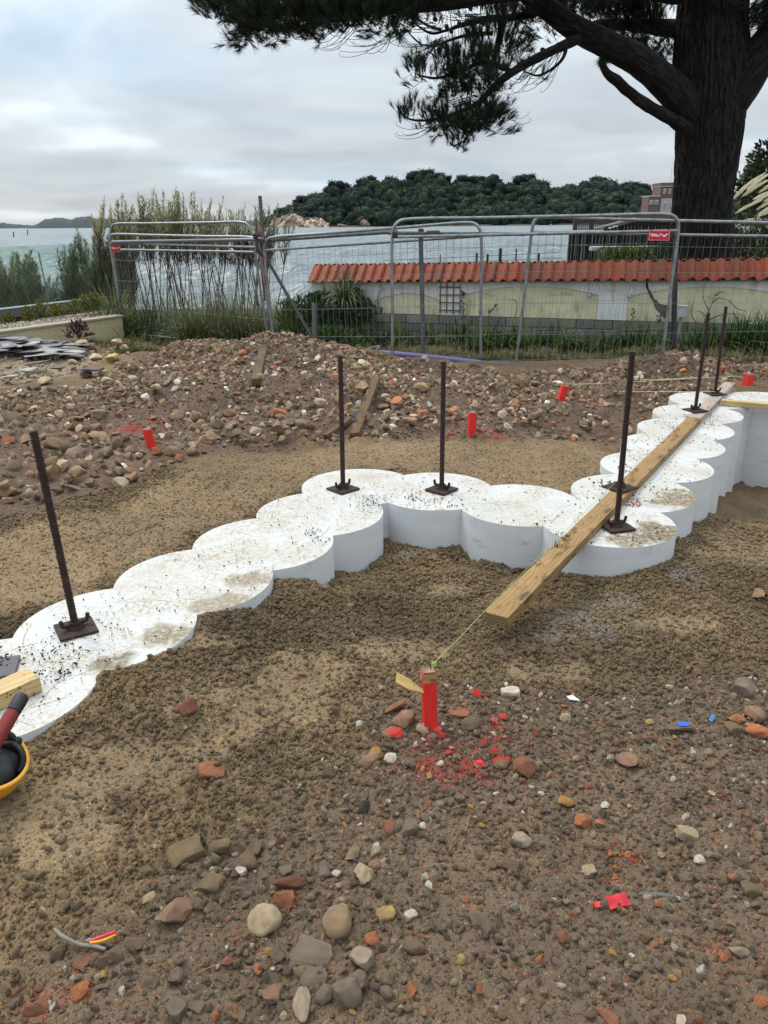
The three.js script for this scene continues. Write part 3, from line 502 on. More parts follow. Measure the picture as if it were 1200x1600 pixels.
// ---------------------------------------------------------------- cut cable, red tape, slate strip
{
  const P = (l, up = .012) => l.map(([x, y, k]) => { const g = onGround(x, y); return g.add(V(0, up + (k ?? 0), 0)); });
  const t = thing('cut_cable', 'cut grey cable with red and yellow cores lying on the clods, lower left', 'cable', [0, 0, 0]);
  mesh('grey_sheath', tube(P([[88, 1462, .01], [100, 1474, .012], [125, 1481], [148, 1484], [166, 1489]]), [.0042, .005, .0048, .0048, .004], 30, 8, (a, l) => 1 + .18 * noise2(l * 40, a)), M([.20, .18, .15], .8), t);
  mesh('red_core', tube(P([[140, 1480, .006], [158, 1475, .01], [182, 1466, .01]]), [.0038], 16, 8), M([.72, .03, .07], .5), t);
  mesh('yellow_core', tube(P([[142, 1481, .005], [162, 1479, .008], [186, 1468, .008]]), [.0036], 16, 8), M([.72, .38, .02], .5), t);
  mesh('blue_core', tube(P([[137, 1479, .007], [143, 1478, .01]]), [.0034], 6, 8), M([.15, .3, .5], .5), t);
  mesh('frayed_strands', mergeGeometries([0, 1, 2, 3, 4].map((i) => tube(P([[180, 1467, .008], [195, 1462 + i * 1.5, .014], [208 + i * 2, 1444 + i * 4, .016]]), [.0013], 8, 5))), M([.16, .10, .06], .8), t);
  const red = M([.50, .004, .014], .5); const tape = thing('red_plastic_scrap', 'crumpled bright red plastic scrap on the gravel, lower right', 'plastic scrap', onGround(965, 1412));
  const scrap = (w, d, s) => { const g = new THREE.PlaneGeometry(w, d, 10, 6); g.rotateX(-Math.PI / 2); const q = g.attributes.position; for (let i = 0; i < q.count; i++) q.setY(i, .010 + noise2(q.getX(i) * 45 + s, q.getZ(i) * 50) * .007 + q.getZ(i) * -.3); const b = g.clone(); b.translate(0, -.0018, 0); const m = mergeGeometries([g, b]); m.computeVertexNormals(); return m; };
  const s1 = mesh('folded_piece', scrap(.058, .03, 1), red, tape); s1.rotation.y = .25; const s2 = mesh('torn_strip', scrap(.022, .014, 4), red, tape); s2.position.set(-.052, -.002, .008); const s3 = mesh('torn_strip', scrap(.03, .01, 9), red, tape); s3.position.set(-.034, 0, .002); s3.rotation.y = .6;
  const sl = tag(mesh('slate_strip', tube(P([[998, 1398, .0], [1030, 1402, .004], [1075, 1407, .001]], .002), [.004, .009, .003], 20, 6, (a) => .5 + .5 * Math.abs(Math.cos(a))), M([.10, .105, .11], .7)), 'thin dark grey slate strip pressed in the gravel beside the red plastic scrap', 'slate');
  for (const [a, b, c, n] of [[[735, 1275], [728, 1300], [722, 1320], 'left'], [[722, 1285], [760, 1310], [775, 1322], 'mid'], [[840, 1190], [862, 1208], [885, 1232], 'r'], [[1070, 1205], [1095, 1218], [1118, 1235], 'rr'], [[635, 1362], [660, 1358], [685, 1352], 'b'], [[700, 1335], [712, 1310], [718, 1298], 'c'], [[310, 1522], [340, 1510], [380, 1502], 'd'], [[990, 1022], [1010, 1018], [1035, 1013], 'e'], [[862, 1165], [880, 1175], [915, 1180], 'f'], [[1000, 1340], [1008, 1350], [1012, 1362], 'g'], [[700, 1270], [715, 1262], [735, 1258], 'h'], [[1080, 1270], [1068, 1285], [1062, 1300], 'i']])
    tag(mesh('pine_needle', tube(P([a, b, c], .006), [.0011, .0012, .0007], 14, 5), M([.30, .17, .075], .8)), 'dry brown pine needle lying on the gravel in the foreground', 'pine needle', 'dry pine needles on the foreground gravel');
}
// ---------------------------------------------------------------- stones, bricks, clods
// broken stone: a ball cut flat by random planes, roughened; mottled vertex colours around white
function stoneGeo(seed, { detail = 3, cuts = 9, round = 0.1, sx = 1, sy = .7, sz = .8, rough = .04, paint = 0, box = 0 } = {}) {
  const r = rng(seed * 131 + 7);
  let g = mergeVertices(new THREE.IcosahedronGeometry(1, detail).deleteAttribute('uv').deleteAttribute('normal'));
  const planes = [];
  if (box) for (const [x, y, z, d] of [[1, 0, 0, .8], [-1, 0, 0, .8], [0, 1, 0, .7], [0, -1, 0, .7], [0, 0, 1, .75], [0, 0, -1, .75]]) planes.push([V(x + (r() - .5) * .25, y + (r() - .5) * .25, z + (r() - .5) * .25).normalize(), d * (0.85 + r() * .15)]);
  for (let i = 0; i < cuts; i++) planes.push([V(r() - .5, r() - .5, r() - .5).normalize(), 0.46 + r() * 0.4]);
  const p = g.attributes.position, col = new Float32Array(p.count * 3), v = V(0, 0, 0), o = seed * 3.7, pd = V(r() - .5, .4 + r() * .4, r() - .2).normalize();
  for (let i = 0; i < p.count; i++) {
    v.fromBufferAttribute(p, i);
    for (const [n, d] of planes) { const e = v.dot(n) - d; if (e > 0) v.addScaledVector(n, -e * (1 - round * 0.55)); }
    const k = 1 + noise3(v.x * 1.6 + o, v.y * 1.6, v.z * 1.6) * 0.16 + noise3(v.x * 5 + o, v.y * 5, v.z * 5) * rough + noise3(v.x * 13 + o, v.y * 13, v.z * 13) * rough * .5;
    v.multiplyScalar(k);
    const m = 1 + noise3(v.x * 2.2 + o, v.y * 2.2, v.z * 2.2) * .34 + noise3(v.x * 7 + o, v.y * 7, v.z * 7 + 4) * .26;
    let c = [m, m * (1 - .03 * noise3(v.x * 3, v.y * 3, v.z * 3 + o)), m * (1 - .1 * noise3(v.x * 2, v.y * 2, v.z * 2 + o))];
    if (paint) { const q = sstep(-.1, .35, v.dot(pd) - .1 + noise3(v.x * 3 + o, v.y * 3, v.z * 3) * .7) * paint; c = [lerp(c[0], 2.4, q), lerp(c[1], .16, q), lerp(c[2], .2, q)]; }
    col.set(c.map((x) => clamp(x, 0, 3)), i * 3);
    p.setXYZ(i, v.x * sx, v.y * sy, v.z * sz);
  }
  g.setAttribute('color', new THREE.BufferAttribute(col, 3));
  g.computeVertexNormals(); if (round < .3) g = toCreasedNormals(g, detail > 1 ? 0.6 : 0.35);
  g.computeBoundingBox(); const b = g.boundingBox, s = b.getSize(V(0, 0, 0)), c = b.getCenter(V(0, 0, 0));
  g.translate(-c.x, -c.y, -c.z); g.scale(1 / s.x, 1 / s.x, 1 / s.x);                 // one metre across
  g = boxUV(g, 2.2);
  return g;
}
const grit = texture(256, 256, (u, v, x, y) => { const n = .925 + noise2(x * .12, y * .12) * .07 + noise2(x * .31, y * .31) * .10 + noise2(x * .9, y * .9) * .10 + (noise2(x * .55 + 40, y * .55) > .42 ? .07 : 0) - (noise2(x * .4 + 9, y * .4 + 60) > .45 ? .15 : 0); return [n, n, n]; });
const TONES = { grey: [.185, .165, .145], dark: [.085, .075, .066], brown: [.19, .14, .098], olive: [.175, .145, .09], tan: [.30, .235, .16], cream: [.46, .385, .28], pale: [.40, .345, .285], white: [.66, .63, .57], pink: [.30, .185, .14], red: [.27, .10, .065], brick: [.34, .125, .072], orange: [.45, .17, .08], ochre: [.42, .235, .075], yellow: [.42, .32, .13], blue: [.15, .165, .185], slate: [.12, .115, .12], black: [.035, .033, .032], maroon: [.15, .035, .03] };
for (const k in TONES) { const d = ['white', 'cream', 'pale', 'black', 'orange', 'ochre', 'yellow'].includes(k) ? .12 : k === 'slate' || k === 'dark' || k === 'blue' ? .5 : .3; TONES[k] = TONES[k].map((c, i) => lerp(c * 1.25, [.29, .205, .13][i], d) * [1.05, .98, .88][i]); }   // dusted with the soil
const stoneMats = {};
const stoneMat = (k) => stoneMats[k] ??= new THREE.MeshStandardMaterial({ color: lin(...TONES[k].map((c, i) => c * [1.3, 1.24, 1.16][i])), map: grit, bumpMap: grit, bumpScale: .009, roughness: .93, vertexColors: true });
const SG = { rough: [1, 2, 3, 4, 5, 6].map((s) => stoneGeo(s, { cuts: 10, sy: .6 })), slab: [11, 12, 13].map((s) => stoneGeo(s, { cuts: 8, sy: .3, box: 1, round: .1 })), block: [21, 22, 23].map((s) => stoneGeo(s, { cuts: 4, box: 1, sy: .6, round: .12 })), round: [31, 32, 33, 34].map((s) => stoneGeo(s, { cuts: 4, round: .7, sy: .62, rough: .02 })), long: [41, 42].map((s) => stoneGeo(s, { cuts: 5, round: .5, sx: 1.5, sy: .55, sz: .8, rough: .02 })), crumb: [51, 52].map((s) => stoneGeo(s, { cuts: 5, rough: .13, sy: .55 })), wedge: [61, 62].map((s) => stoneGeo(s, { cuts: 14, round: 0, sy: .7 })), painted: [71, 72, 73, 74].map((s) => stoneGeo(s, { cuts: 9, sy: .6, paint: .95 })), paintslab: [81, 82].map((s) => stoneGeo(s, { cuts: 8, box: 1, sy: .3, paint: .9 })) };
const blockMats = [[.25, .235, .2], [.31, .29, .25], [.2, .19, .17]].map((c) => new THREE.MeshStandardMaterial({ color: lin(...c), roughness: .98, map: grit, bumpMap: grit, bumpScale: .006 }));
const tileTex = texture(256, 256, (u, v) => { const n = .88 + fbm(u * 6, v * 6, 4) * .22, m = sstep(.25, .6, fbm(u * 3 + 9, v * 5, 4)) * .35; return [n - m * .3, n - m * .15, n + m * .05]; });
const rs = rng(2024);
let stoneCount = 0;
// px, py = middle in the photograph, w = its width there
function stone(px, py, w, shape, tone, label, { asp = 1, turn = rs() * 6.28, sink = .3, lift = 0, category = 'stone', name = 'stone', group, tilt = .25, h = 1 } = {}) {
  const p = onGround(px, py), d = Math.hypot(p.x, p.y - EYE, p.z) * Math.cos(Math.atan2(Math.hypot(px - 600, py - 800), 1202)), s = w / 1202 * d;
  const G = SG[shape], g = G[stoneCount++ % G.length];
  const m = mesh(name, g, stoneMat(tone)); m.scale.set(s, s * h, s * asp); m.rotation.set((rs() - .5) * tilt, turn, (rs() - .5) * tilt);
  const half = (g.boundingBox ?? (g.computeBoundingBox(), g.boundingBox)).getSize(V(0, 0, 0)).y * s * h / 2;
  m.position.set(p.x, p.y + half * (1 - sink * 1.4) + lift, p.z);
  return tag(m, label, category, group);
}
// foreground stones, from the photograph
for (const a of [
  [289, 1341, 62, 'block', 'olive', 'olive-brown squarish block with a mossy face, above the pinkish wedge stone', { asp: .95, turn: .5, sink: .45 }],
  [343, 1326, 36, 'block', 'olive', 'small olive-brown block right of the larger olive-brown block', { turn: .2 }],
  [326, 1385, 46, 'rough', 'olive', 'olive-tan rough stone above the pinkish wedge stone', { sink: .4 }],
  [275, 1433, 64, 'wedge', 'pink', 'large pinkish-grey wedge-shaped stone, lower left', { turn: .6, asp: .9, h: 1.1 }],
  [234, 1406, 24, 'rough', 'cream', 'small cream stone just above left of the pinkish wedge stone', {}],
  [308, 1414, 24, 'rough', 'dark', 'small dark stone touching the right of the pinkish wedge stone', {}],
  [275, 1398, 27, 'rough', 'dark', 'dark flat stone just above the pinkish wedge stone', { asp: .6 }],
  [132, 1506, 32, 'slab', 'red', 'reddish brown brick chip below the cut grey cable', { turn: .8 }],
  [174, 1501, 42, 'crumb', 'dark', 'dark crumbly lump below the end of the cut grey cable', {}],
  [209, 1477, 34, 'wedge', 'brown', 'brown triangular stone right of the cut cable', {}],
  [161, 1525, 18, 'rough', 'yellow', 'small ochre-yellow stone under the dark crumbly lump', {}],
  [160, 1543, 24, 'slab', 'grey', 'grey oblong stone near the crumbly orange brick, lower left', { asp: .5, turn: .2 }],
  [237, 1538, 25, 'rough', 'grey', 'upright grey stone in the lower left gravel', { h: 1.3 }],
  [274, 1530, 32, 'rough', 'slate', 'dark grey angular stone under the pine needle, lower left', {}],
  [276, 1579, 36, 'block', 'grey', 'grey stone at the bottom edge, lower left', { sink: .45 }],
  [308, 1573, 27, 'slab', 'grey', 'flat grey stone at the bottom edge beside the larger grey stone', {}],
  [389, 1351, 32, 'round', 'brown', 'smooth brown stone with a white chip leaning on it', { h: 1.2 }],
  [377, 1363, 19, 'block', 'white', 'small white square chip against the smooth brown stone', {}],
  [379, 1378, 17, 'rough', 'blue', 'small blue-grey pebble under the white square chip', {}],
  [398, 1327, 32, 'slab', 'dark', 'dark flat stone upper right of the smooth brown stone', {}],
  [60, 1576, 40, 'crumb', 'red', 'dull red crumbly brick lump in the bottom left corner', { category: 'brick', name: 'brick_lump', sink: .5 }],
  [125, 1547, 36, 'crumb', 'orange', 'orange crumbly brick lump, lower left', { category: 'brick', name: 'brick_lump', sink: .6 }],
  [414, 1448, 54, 'round', 'cream', 'large cream rounded stone, bottom centre left', { h: 1.15, sink: .2, asp: 1.1 }],
  [527, 1447, 62, 'round', 'tan', 'large tan boulder with soil on its top, bottom centre', { asp: 1.05, sink: .35 }],
  [488, 1497, 66, 'slab', 'grey', 'grey flat slab below the tan boulder', { turn: -.4, asp: .95 }],
  [472, 1576, 54, 'long', 'pale', 'long pale smooth stone at the bottom edge, centre', { turn: 1.75, sink: .2 }],
  [431, 1560, 46, 'rough', 'pink', 'pale pinkish stone left of the long pale stone', { asp: .8, turn: .8 }],
  [508, 1560, 35, 'round', 'grey', 'smooth grey stone right of the long pale stone', { h: 1.2 }],
  [543, 1560, 48, 'wedge', 'grey', 'triangular grey stone at the bottom edge, centre', { h: 1.1 }],
  [566, 1503, 38, 'block', 'pale', 'upright pale grey stone under the orange-red brick chip', { h: 1.2 }],
  [561, 1537, 32, 'wedge', 'grey', 'mottled grey stone under the upright pale grey stone', {}],
  [602, 1430, 30, 'block', 'yellow', 'yellow-ochre block beside a white chip, bottom centre', { asp: 1.3, turn: .15, sink: .4 }],
  [641, 1433, 22, 'block', 'white', 'white rounded chip right of the yellow-ochre block', { asp: .8 }],
  [581, 1470, 30, 'rough', 'orange', 'orange-red brick chip under the yellow-ochre block', { category: 'brick', name: 'brick_chip' }],
  [646, 1481, 36, 'round', 'brown', 'oval brown stone, bottom centre', {}],
  [750, 1444, 44, 'wedge', 'grey', 'rough grey-white rock alone on the gravel, bottom centre right', { h: 1.2 }],
  [447, 1408, 36, 'crumb', 'brick', 'dark red broken brick between the cream and the tan stones', { category: 'brick', name: 'brick_chip', h: 1.2 }],
  [452, 1383, 52, 'long', 'maroon', 'pinkish brown oblong slab above the dark red broken brick', { turn: .05, asp: .7 }],
  [447, 1363, 28, 'rough', 'grey', 'grey stone above the pinkish brown oblong slab', {}],
  [507, 1360, 30, 'slab', 'blue', 'thin blue-grey slate chip, bottom centre', { asp: .7 }],
  [525, 1367, 17, 'rough', 'white', 'tiny white chip right of the blue-grey slate chip', {}],
  [552, 1337, 30, 'wedge', 'tan', 'beige two-toned stone above the pale crumbly mortar', {}],
  [598, 1350, 20, 'rough', 'pale', 'small pale stone right of the pale crumbly mortar', {}],
  [570, 1367, 40, 'crumb', 'cream', 'pale crumbly mortar lump, bottom centre', { sink: .5, category: 'mortar', name: 'mortar_lump' }],
  [637, 1298, 34, 'rough', 'grey', 'grey-brown stone right of a red-brown one, above the pine needles', {}],
  [608, 1299, 25, 'block', 'red', 'red-brown stone next to the grey-brown stone, above the pine needles', { h: 1.2 }],
  [568, 1264, 24, 'crumb', 'black', 'black cindery lump left of the pine needles', { h: 1.2 }],
  [720, 1357, 20, 'round', 'grey', 'small grey pebble among the gravel, centre right of the pine needles', {}],
  [794, 1353, 36, 'slab', 'dark', 'dark flat split stone below the pale pinkish stone', { asp: .7, turn: -.5 }],
  [405, 1517, 20, 'rough', 'orange', 'orange brick bit left of the grey flat slab', { category: 'brick', name: 'brick_chip' }],
  [644, 1550, 28, 'crumb', 'orange', 'orange brick bit at the bottom edge, right of the mottled grey stone', { category: 'brick', name: 'brick_chip', asp: .7 }],
  [604, 1554, 25, 'round', 'grey', 'upright grey pebble at the bottom edge by the orange brick bit', { h: 1.2 }],
  [720, 1501, 16, 'block', 'yellow', 'small yellow chip below the rough grey-white rock', {}],
  [600, 1530, 30, 'rough', 'olive', 'olive stone right of the mottled grey stone at the bottom', {}],
  [490, 1531, 44, 'slab', 'grey', 'dark grey flat stone above the long pale smooth stone', {}],
  [432, 1500, 30, 'rough', 'dark', 'dark grey stone below the cream rounded stone', {}],
  [815, 1317, 33, 'round', 'pale', 'pale pinkish-white round stone right of the pine needles', {}],
  [884, 1256, 29, 'rough', 'ochre', 'bright ochre-orange stone on the gravel, right of centre', {}],
  [910, 1288, 26, 'wedge', 'orange', 'orange-brown pointed brick chip below the ochre-orange stone', { category: 'brick', name: 'brick_chip' }],
  [1072, 1307, 34, 'block', 'cream', 'cream pitted block on the right gravel', { asp: .75, turn: -.2 }],
  [920, 1363, 21, 'block', 'cream', 'ivory and yellow chip lying above the red plastic scrap', { asp: 1.4, turn: .2 }],
  [1093, 1347, 21, 'rough', 'white', 'white chip below the cream pitted block', {}],
  [1172, 1394, 32, 'rough', 'olive', 'grey-olive stone half sunk near the right edge, level with the red plastic scrap', { sink: .5 }],
  [1155, 1491, 34, 'wedge', 'pale', 'pale grey stone near the right edge beside orange brick bits', { asp: .7 }],
  [877, 1468, 24, 'round', 'red', 'red-brown pebble below the red plastic scrap', { h: 1.2 }],
  [900, 1466, 18, 'wedge', 'grey', 'grey pebble next to the red-brown pebble', {}],
  [953, 1335, 16, 'crumb', 'orange', 'orange brick crumb, left one of two above the red plastic scrap', { category: 'brick', name: 'brick_chip' }],
  [982, 1338, 17, 'crumb', 'orange', 'orange brick crumb, right one of two above the red plastic scrap', { category: 'brick', name: 'brick_chip' }],
  [960, 1372, 15, 'crumb', 'orange', 'orange brick crumb just above the red plastic scrap', { category: 'brick', name: 'brick_chip' }],
  [1130, 1497, 20, 'crumb', 'orange', 'orange brick crumb beside the pale grey stone at right', { category: 'brick', name: 'brick_chip' }],
  [1148, 1518, 13, 'crumb', 'orange', 'small orange brick crumb below the pale grey stone at right', { category: 'brick', name: 'brick_chip' }],
  [1188, 1566, 27, 'crumb', 'orange', 'orange brick lump in the bottom right corner', { category: 'brick', name: 'brick_chip' }],
  [1196, 1516, 22, 'slab', 'maroon', 'dark red tile chip at the right edge near the bottom', { category: 'tile' }],
  [950, 1592, 44, 'slab', 'brick', 'broken red brick at the bottom edge, right', { category: 'brick', name: 'brick_chip', asp: .6 }],
  [1064, 1597, 18, 'block', 'white', 'white chip at the bottom edge, right', {}],
  [1022, 1476, 13, 'crumb', 'orange', 'left one of two tiny orange brick crumbs below the slate strip', { category: 'brick', name: 'brick_chip' }],
  [1034, 1473, 12, 'crumb', 'orange', 'right one of two tiny orange brick crumbs below the slate strip', { category: 'brick', name: 'brick_chip' }],
  [797, 1087, 31, 'block', 'white', 'white pitted stone right of the near red peg', { asp: .85 }],
  [883, 1124, 19, 'round', 'pale', 'pale grey pebble right of the white pitted stone', {}],
  [575, 1193, 34, 'block', 'pink', 'pink stone left of the near red peg, lowest of the cluster', { turn: .7 }],
  [610, 1188, 25, 'round', 'white', 'small white stone beside the pink stone by the near red peg', {}],
  [640, 1195, 24, 'rough', 'slate', 'blue-grey stone right of the small white stone by the near red peg', {}],
  [718, 1117, 36, 'slab', 'brick', 'flat brick piece right of the near red peg', { category: 'brick', name: 'brick_chip', turn: -.3 }],
  [735, 1133, 30, 'rough', 'dark', 'dark brown stone just under the flat brick piece by the near peg', {}],
  [615, 1148, 37, 'paintslab', 'pink', 'red-sprayed flat stone left of the near red peg', { turn: .3, asp: 1 }],
  [630, 1128, 32, 'block', 'pink', 'pinkish white long stone leaning between sprayed stones by the near peg', { asp: 1.2 }],
  [618, 1110, 40, 'slab', 'brick', 'red tile piece tilted up, left of the near red peg', { asp: .4, turn: .55, category: 'tile', name: 'tile_piece', lift: .008 }],
  [661, 1142, 27, 'rough', 'pale', 'pale grey stone at the foot of the near red peg', {}],
  [685, 1140, 18, 'painted', 'pale', 'pinkish sprayed pebble at the right foot of the near red peg', {}],
  [676, 1152, 16, 'rough', 'grey', 'grey pebble under the foot of the near red peg', {}],
  [690, 1151, 15, 'painted', 'pink', 'red sprayed pebble below the foot of the near red peg', {}],
  [755, 1165, 23, 'painted', 'maroon', 'dark red sprayed stone, upper of a cluster right of the near peg', {}],
  [777, 1177, 23, 'painted', 'brown', 'half red sprayed stone, in the cluster right of the near peg', {}],
  [785, 1196, 35, 'painted', 'olive', 'large stone red on its left side, below the near peg cluster', { h: .8 }],
  [749, 1197, 19, 'painted', 'pale', 'pink sprayed stone left of the large half-red stone', {}],
  [742, 1178, 14, 'painted', 'pink', 'small pink sprayed pebble left of the dark red sprayed stone', {}],
  [664, 1195, 13, 'painted', 'pink', 'bright red sprayed pebble below the near red peg', {}],
  [772, 1128, 15, 'painted', 'pink', 'upper small bright sprayed pebble right of the flat brick piece', {}],
  [787, 1123, 17, 'painted', 'pink', 'second bright sprayed pebble, right of the flat brick piece', {}],
  [782, 1141, 15, 'painted', 'pink', 'lower bright sprayed pebble right of the flat brick piece', {}],
  [742, 1085, 24, 'painted', 'pink', 'curved pink sprayed shard above the flat brick piece', { asp: .5 }],
  [757, 1089, 12, 'painted', 'maroon', 'small dark red shard beside the curved pink shard', {}],
  [700, 1178, 12, 'painted', 'pink', 'tiny sprayed pebble midway below the near peg', {}],
  [705, 1170, 13, 'painted', 'pale', 'tiny pale sprayed pebble below the near peg', {}],
  [818, 1207, 34, 'wedge', 'red', 'red-brown pyramid-shaped stone right of the large half-red stone', { h: 1.2, turn: .2 }],
  [980, 1190, 42, 'round', 'pink', 'pinkish smooth stone half sunk, right of the pyramid stone', { h: .6, sink: .4 }],
  [1165, 1081, 42, 'block', 'grey', 'large grey stone near the right edge, above the orange brick pieces', {}],
  [1179, 1121, 38, 'round', 'pink', 'pinkish white stone at the right edge, above the orange brick', {}],
  [1183, 1147, 40, 'round', 'orange', 'large orange brick lump at the right edge', { category: 'brick', name: 'brick_lump', h: .8 }],
  [1150, 1127, 28, 'wedge', 'orange', 'orange brick piece left of the pinkish white stone', { category: 'brick', name: 'brick_chip' }],
  [1146, 1144, 30, 'rough', 'brown', 'brown stone under the orange brick piece at right', {}],
  [777, 1023, 22, 'wedge', 'grey', 'grey upright stone below the end of the long timber', { h: 1.4 }],
  [1186, 931, 38, 'slab', 'pink', 'flat pinkish stone at the right edge, level with the foam', { asp: .6 }],
  [329, 1209, 44, 'block', 'brick', 'square red brick fragment on the clods, left of centre', { category: 'brick', name: 'brick_chip', asp: .9, turn: .15, h: .7 }],
  [292, 1106, 38, 'rough', 'maroon', 'grey and red stone pressed in the clods near the left foam', { sink: .5 }],
  [288, 1140, 14, 'rough', 'tan', 'small tan stone below the grey and red stone', {}],
  [1000, 1000, 16, 'rough', 'brown', 'small brown stone below the cement dust, right', {}],
  [705, 1085, 13, 'rough', 'tan', 'small tan chip upper right of the near red peg', { asp: .5 }],
  [595, 1075, 12, 'crumb', 'cream', 'tiny cream chip left of the wood splinter', {}],
  [1015, 1130, 15, 'rough', 'yellow', 'small yellowish stone left of the blue-marked slate', {}],
  [1103, 1080, 18, 'rough', 'grey', 'small grey stone left of the large grey stone at right', {}],
  [1045, 1075, 15, 'rough', 'pale', 'small pale stone above the blue-marked slate', {}],
  [545, 950, 16, 'rough', 'brown', 'small brown stone on the clods below the middle of the foam', {}],
]) stone(...a);
{ // smaller loose stones among them
  const w = ['tan', 'brown', 'grey', 'olive', 'pale', 'pink', 'brown', 'tan', 'cream', 'grey', 'ochre'], sh = ['wedge', 'rough', 'block', 'rough', 'round', 'wedge'];
  const word = { tan: 'tan', brown: 'brown', grey: 'grey', olive: 'olive-brown', pale: 'pale grey', pink: 'dusty pink', cream: 'cream', ochre: 'ochre' };
  for (const [where, P, n] of [['around the tan boulder at the bottom', [[330, 1470], [640, 1460], [680, 1600], [330, 1600]], 44], ['around the olive-brown blocks, lower left', [[200, 1300], [420, 1290], [640, 1290], [620, 1420], [380, 1420], [200, 1470]], 34], ['on the right gravel below the slate with the blue mark', [[850, 1150], [1200, 1120], [1200, 1420], [980, 1400]], 36], ['between the near red peg and the ochre-orange stone', [[560, 1180], [860, 1180], [860, 1340], [600, 1300]], 30], ['on the gravel in the bottom right corner', [[820, 1430], [1200, 1430], [1200, 1600], [760, 1600]], 26]]) {
    const xs = P.map((q) => q[0]), ys = P.map((q) => q[1]); let k = 0;
    while (k < n) { const x = lerp(Math.min(...xs), Math.max(...xs), rs()), y = lerp(Math.min(...ys), Math.max(...ys), rs()); if (!inPoly(x, y, P)) continue; const t = w[Math.floor(rs() * w.length)]; stone(x, y, 10 + 14 * rs() * rs(), sh[Math.floor(rs() * 6)], t, `small ${word[t]} stone lying ${where}`, { group: `small ${word[t]} stones ${where}`, sink: .3 + rs() * .15, tilt: .5, asp: .7 + rs() * .4 }); k++; }
  }
}
{ // slate with a blue spray mark, white plastic chip, blue plastic bit
  const s = stone(1063, 1140, 46, 'slab', 'slate', 'dark slate piece with a blue paint mark, right gravel', { asp: .6, turn: .1, sink: .2, category: 'slate', name: 'slate_piece', tilt: .05 });
  const bg = new THREE.CylinderGeometry(.22, .24, .012, 18, 1), bq = bg.attributes.position; for (let i = 0; i < bq.count; i++) { const k = 1 + noise2(bq.getX(i) * 9, bq.getZ(i) * 9) * .8; bq.setX(i, bq.getX(i) * k); bq.setZ(i, bq.getZ(i) * k * .9); } bg.computeVertexNormals();
  const b = mesh('blue_mark', bg, M([.02, .10, .48], .7), s); b.position.set(.06, .16, .05);
  const w = new THREE.Shape(); w.moveTo(-.022, .006); w.lineTo(.0, .014); w.lineTo(.024, -.008); w.lineTo(-.014, -.008);
  const chip = mesh('plastic_chip', boxUV(new THREE.ExtrudeGeometry(w, { depth: .003, bevelSize: .0008, bevelThickness: .0008 })), M([.68, .70, .70], .4)); const q = onGround(895, 1096); chip.position.copy(q).add(V(0, .012, 0)); chip.rotation.set(-1.35, .1, -.1); tag(chip, 'white pointed plastic chip on the gravel, right of the near peg', 'plastic chip');
  const bb = mesh('plastic_chip', rbox(.03, .008, .016, .003), M([.03, .17, .36], .5)); const q2 = onGround(1112, 1127); bb.position.copy(q2).add(V(0, .012, 0)); bb.rotation.set(.3, .8, .4); tag(bb, 'small blue plastic bit beside the brown stone, right', 'plastic chip');
}

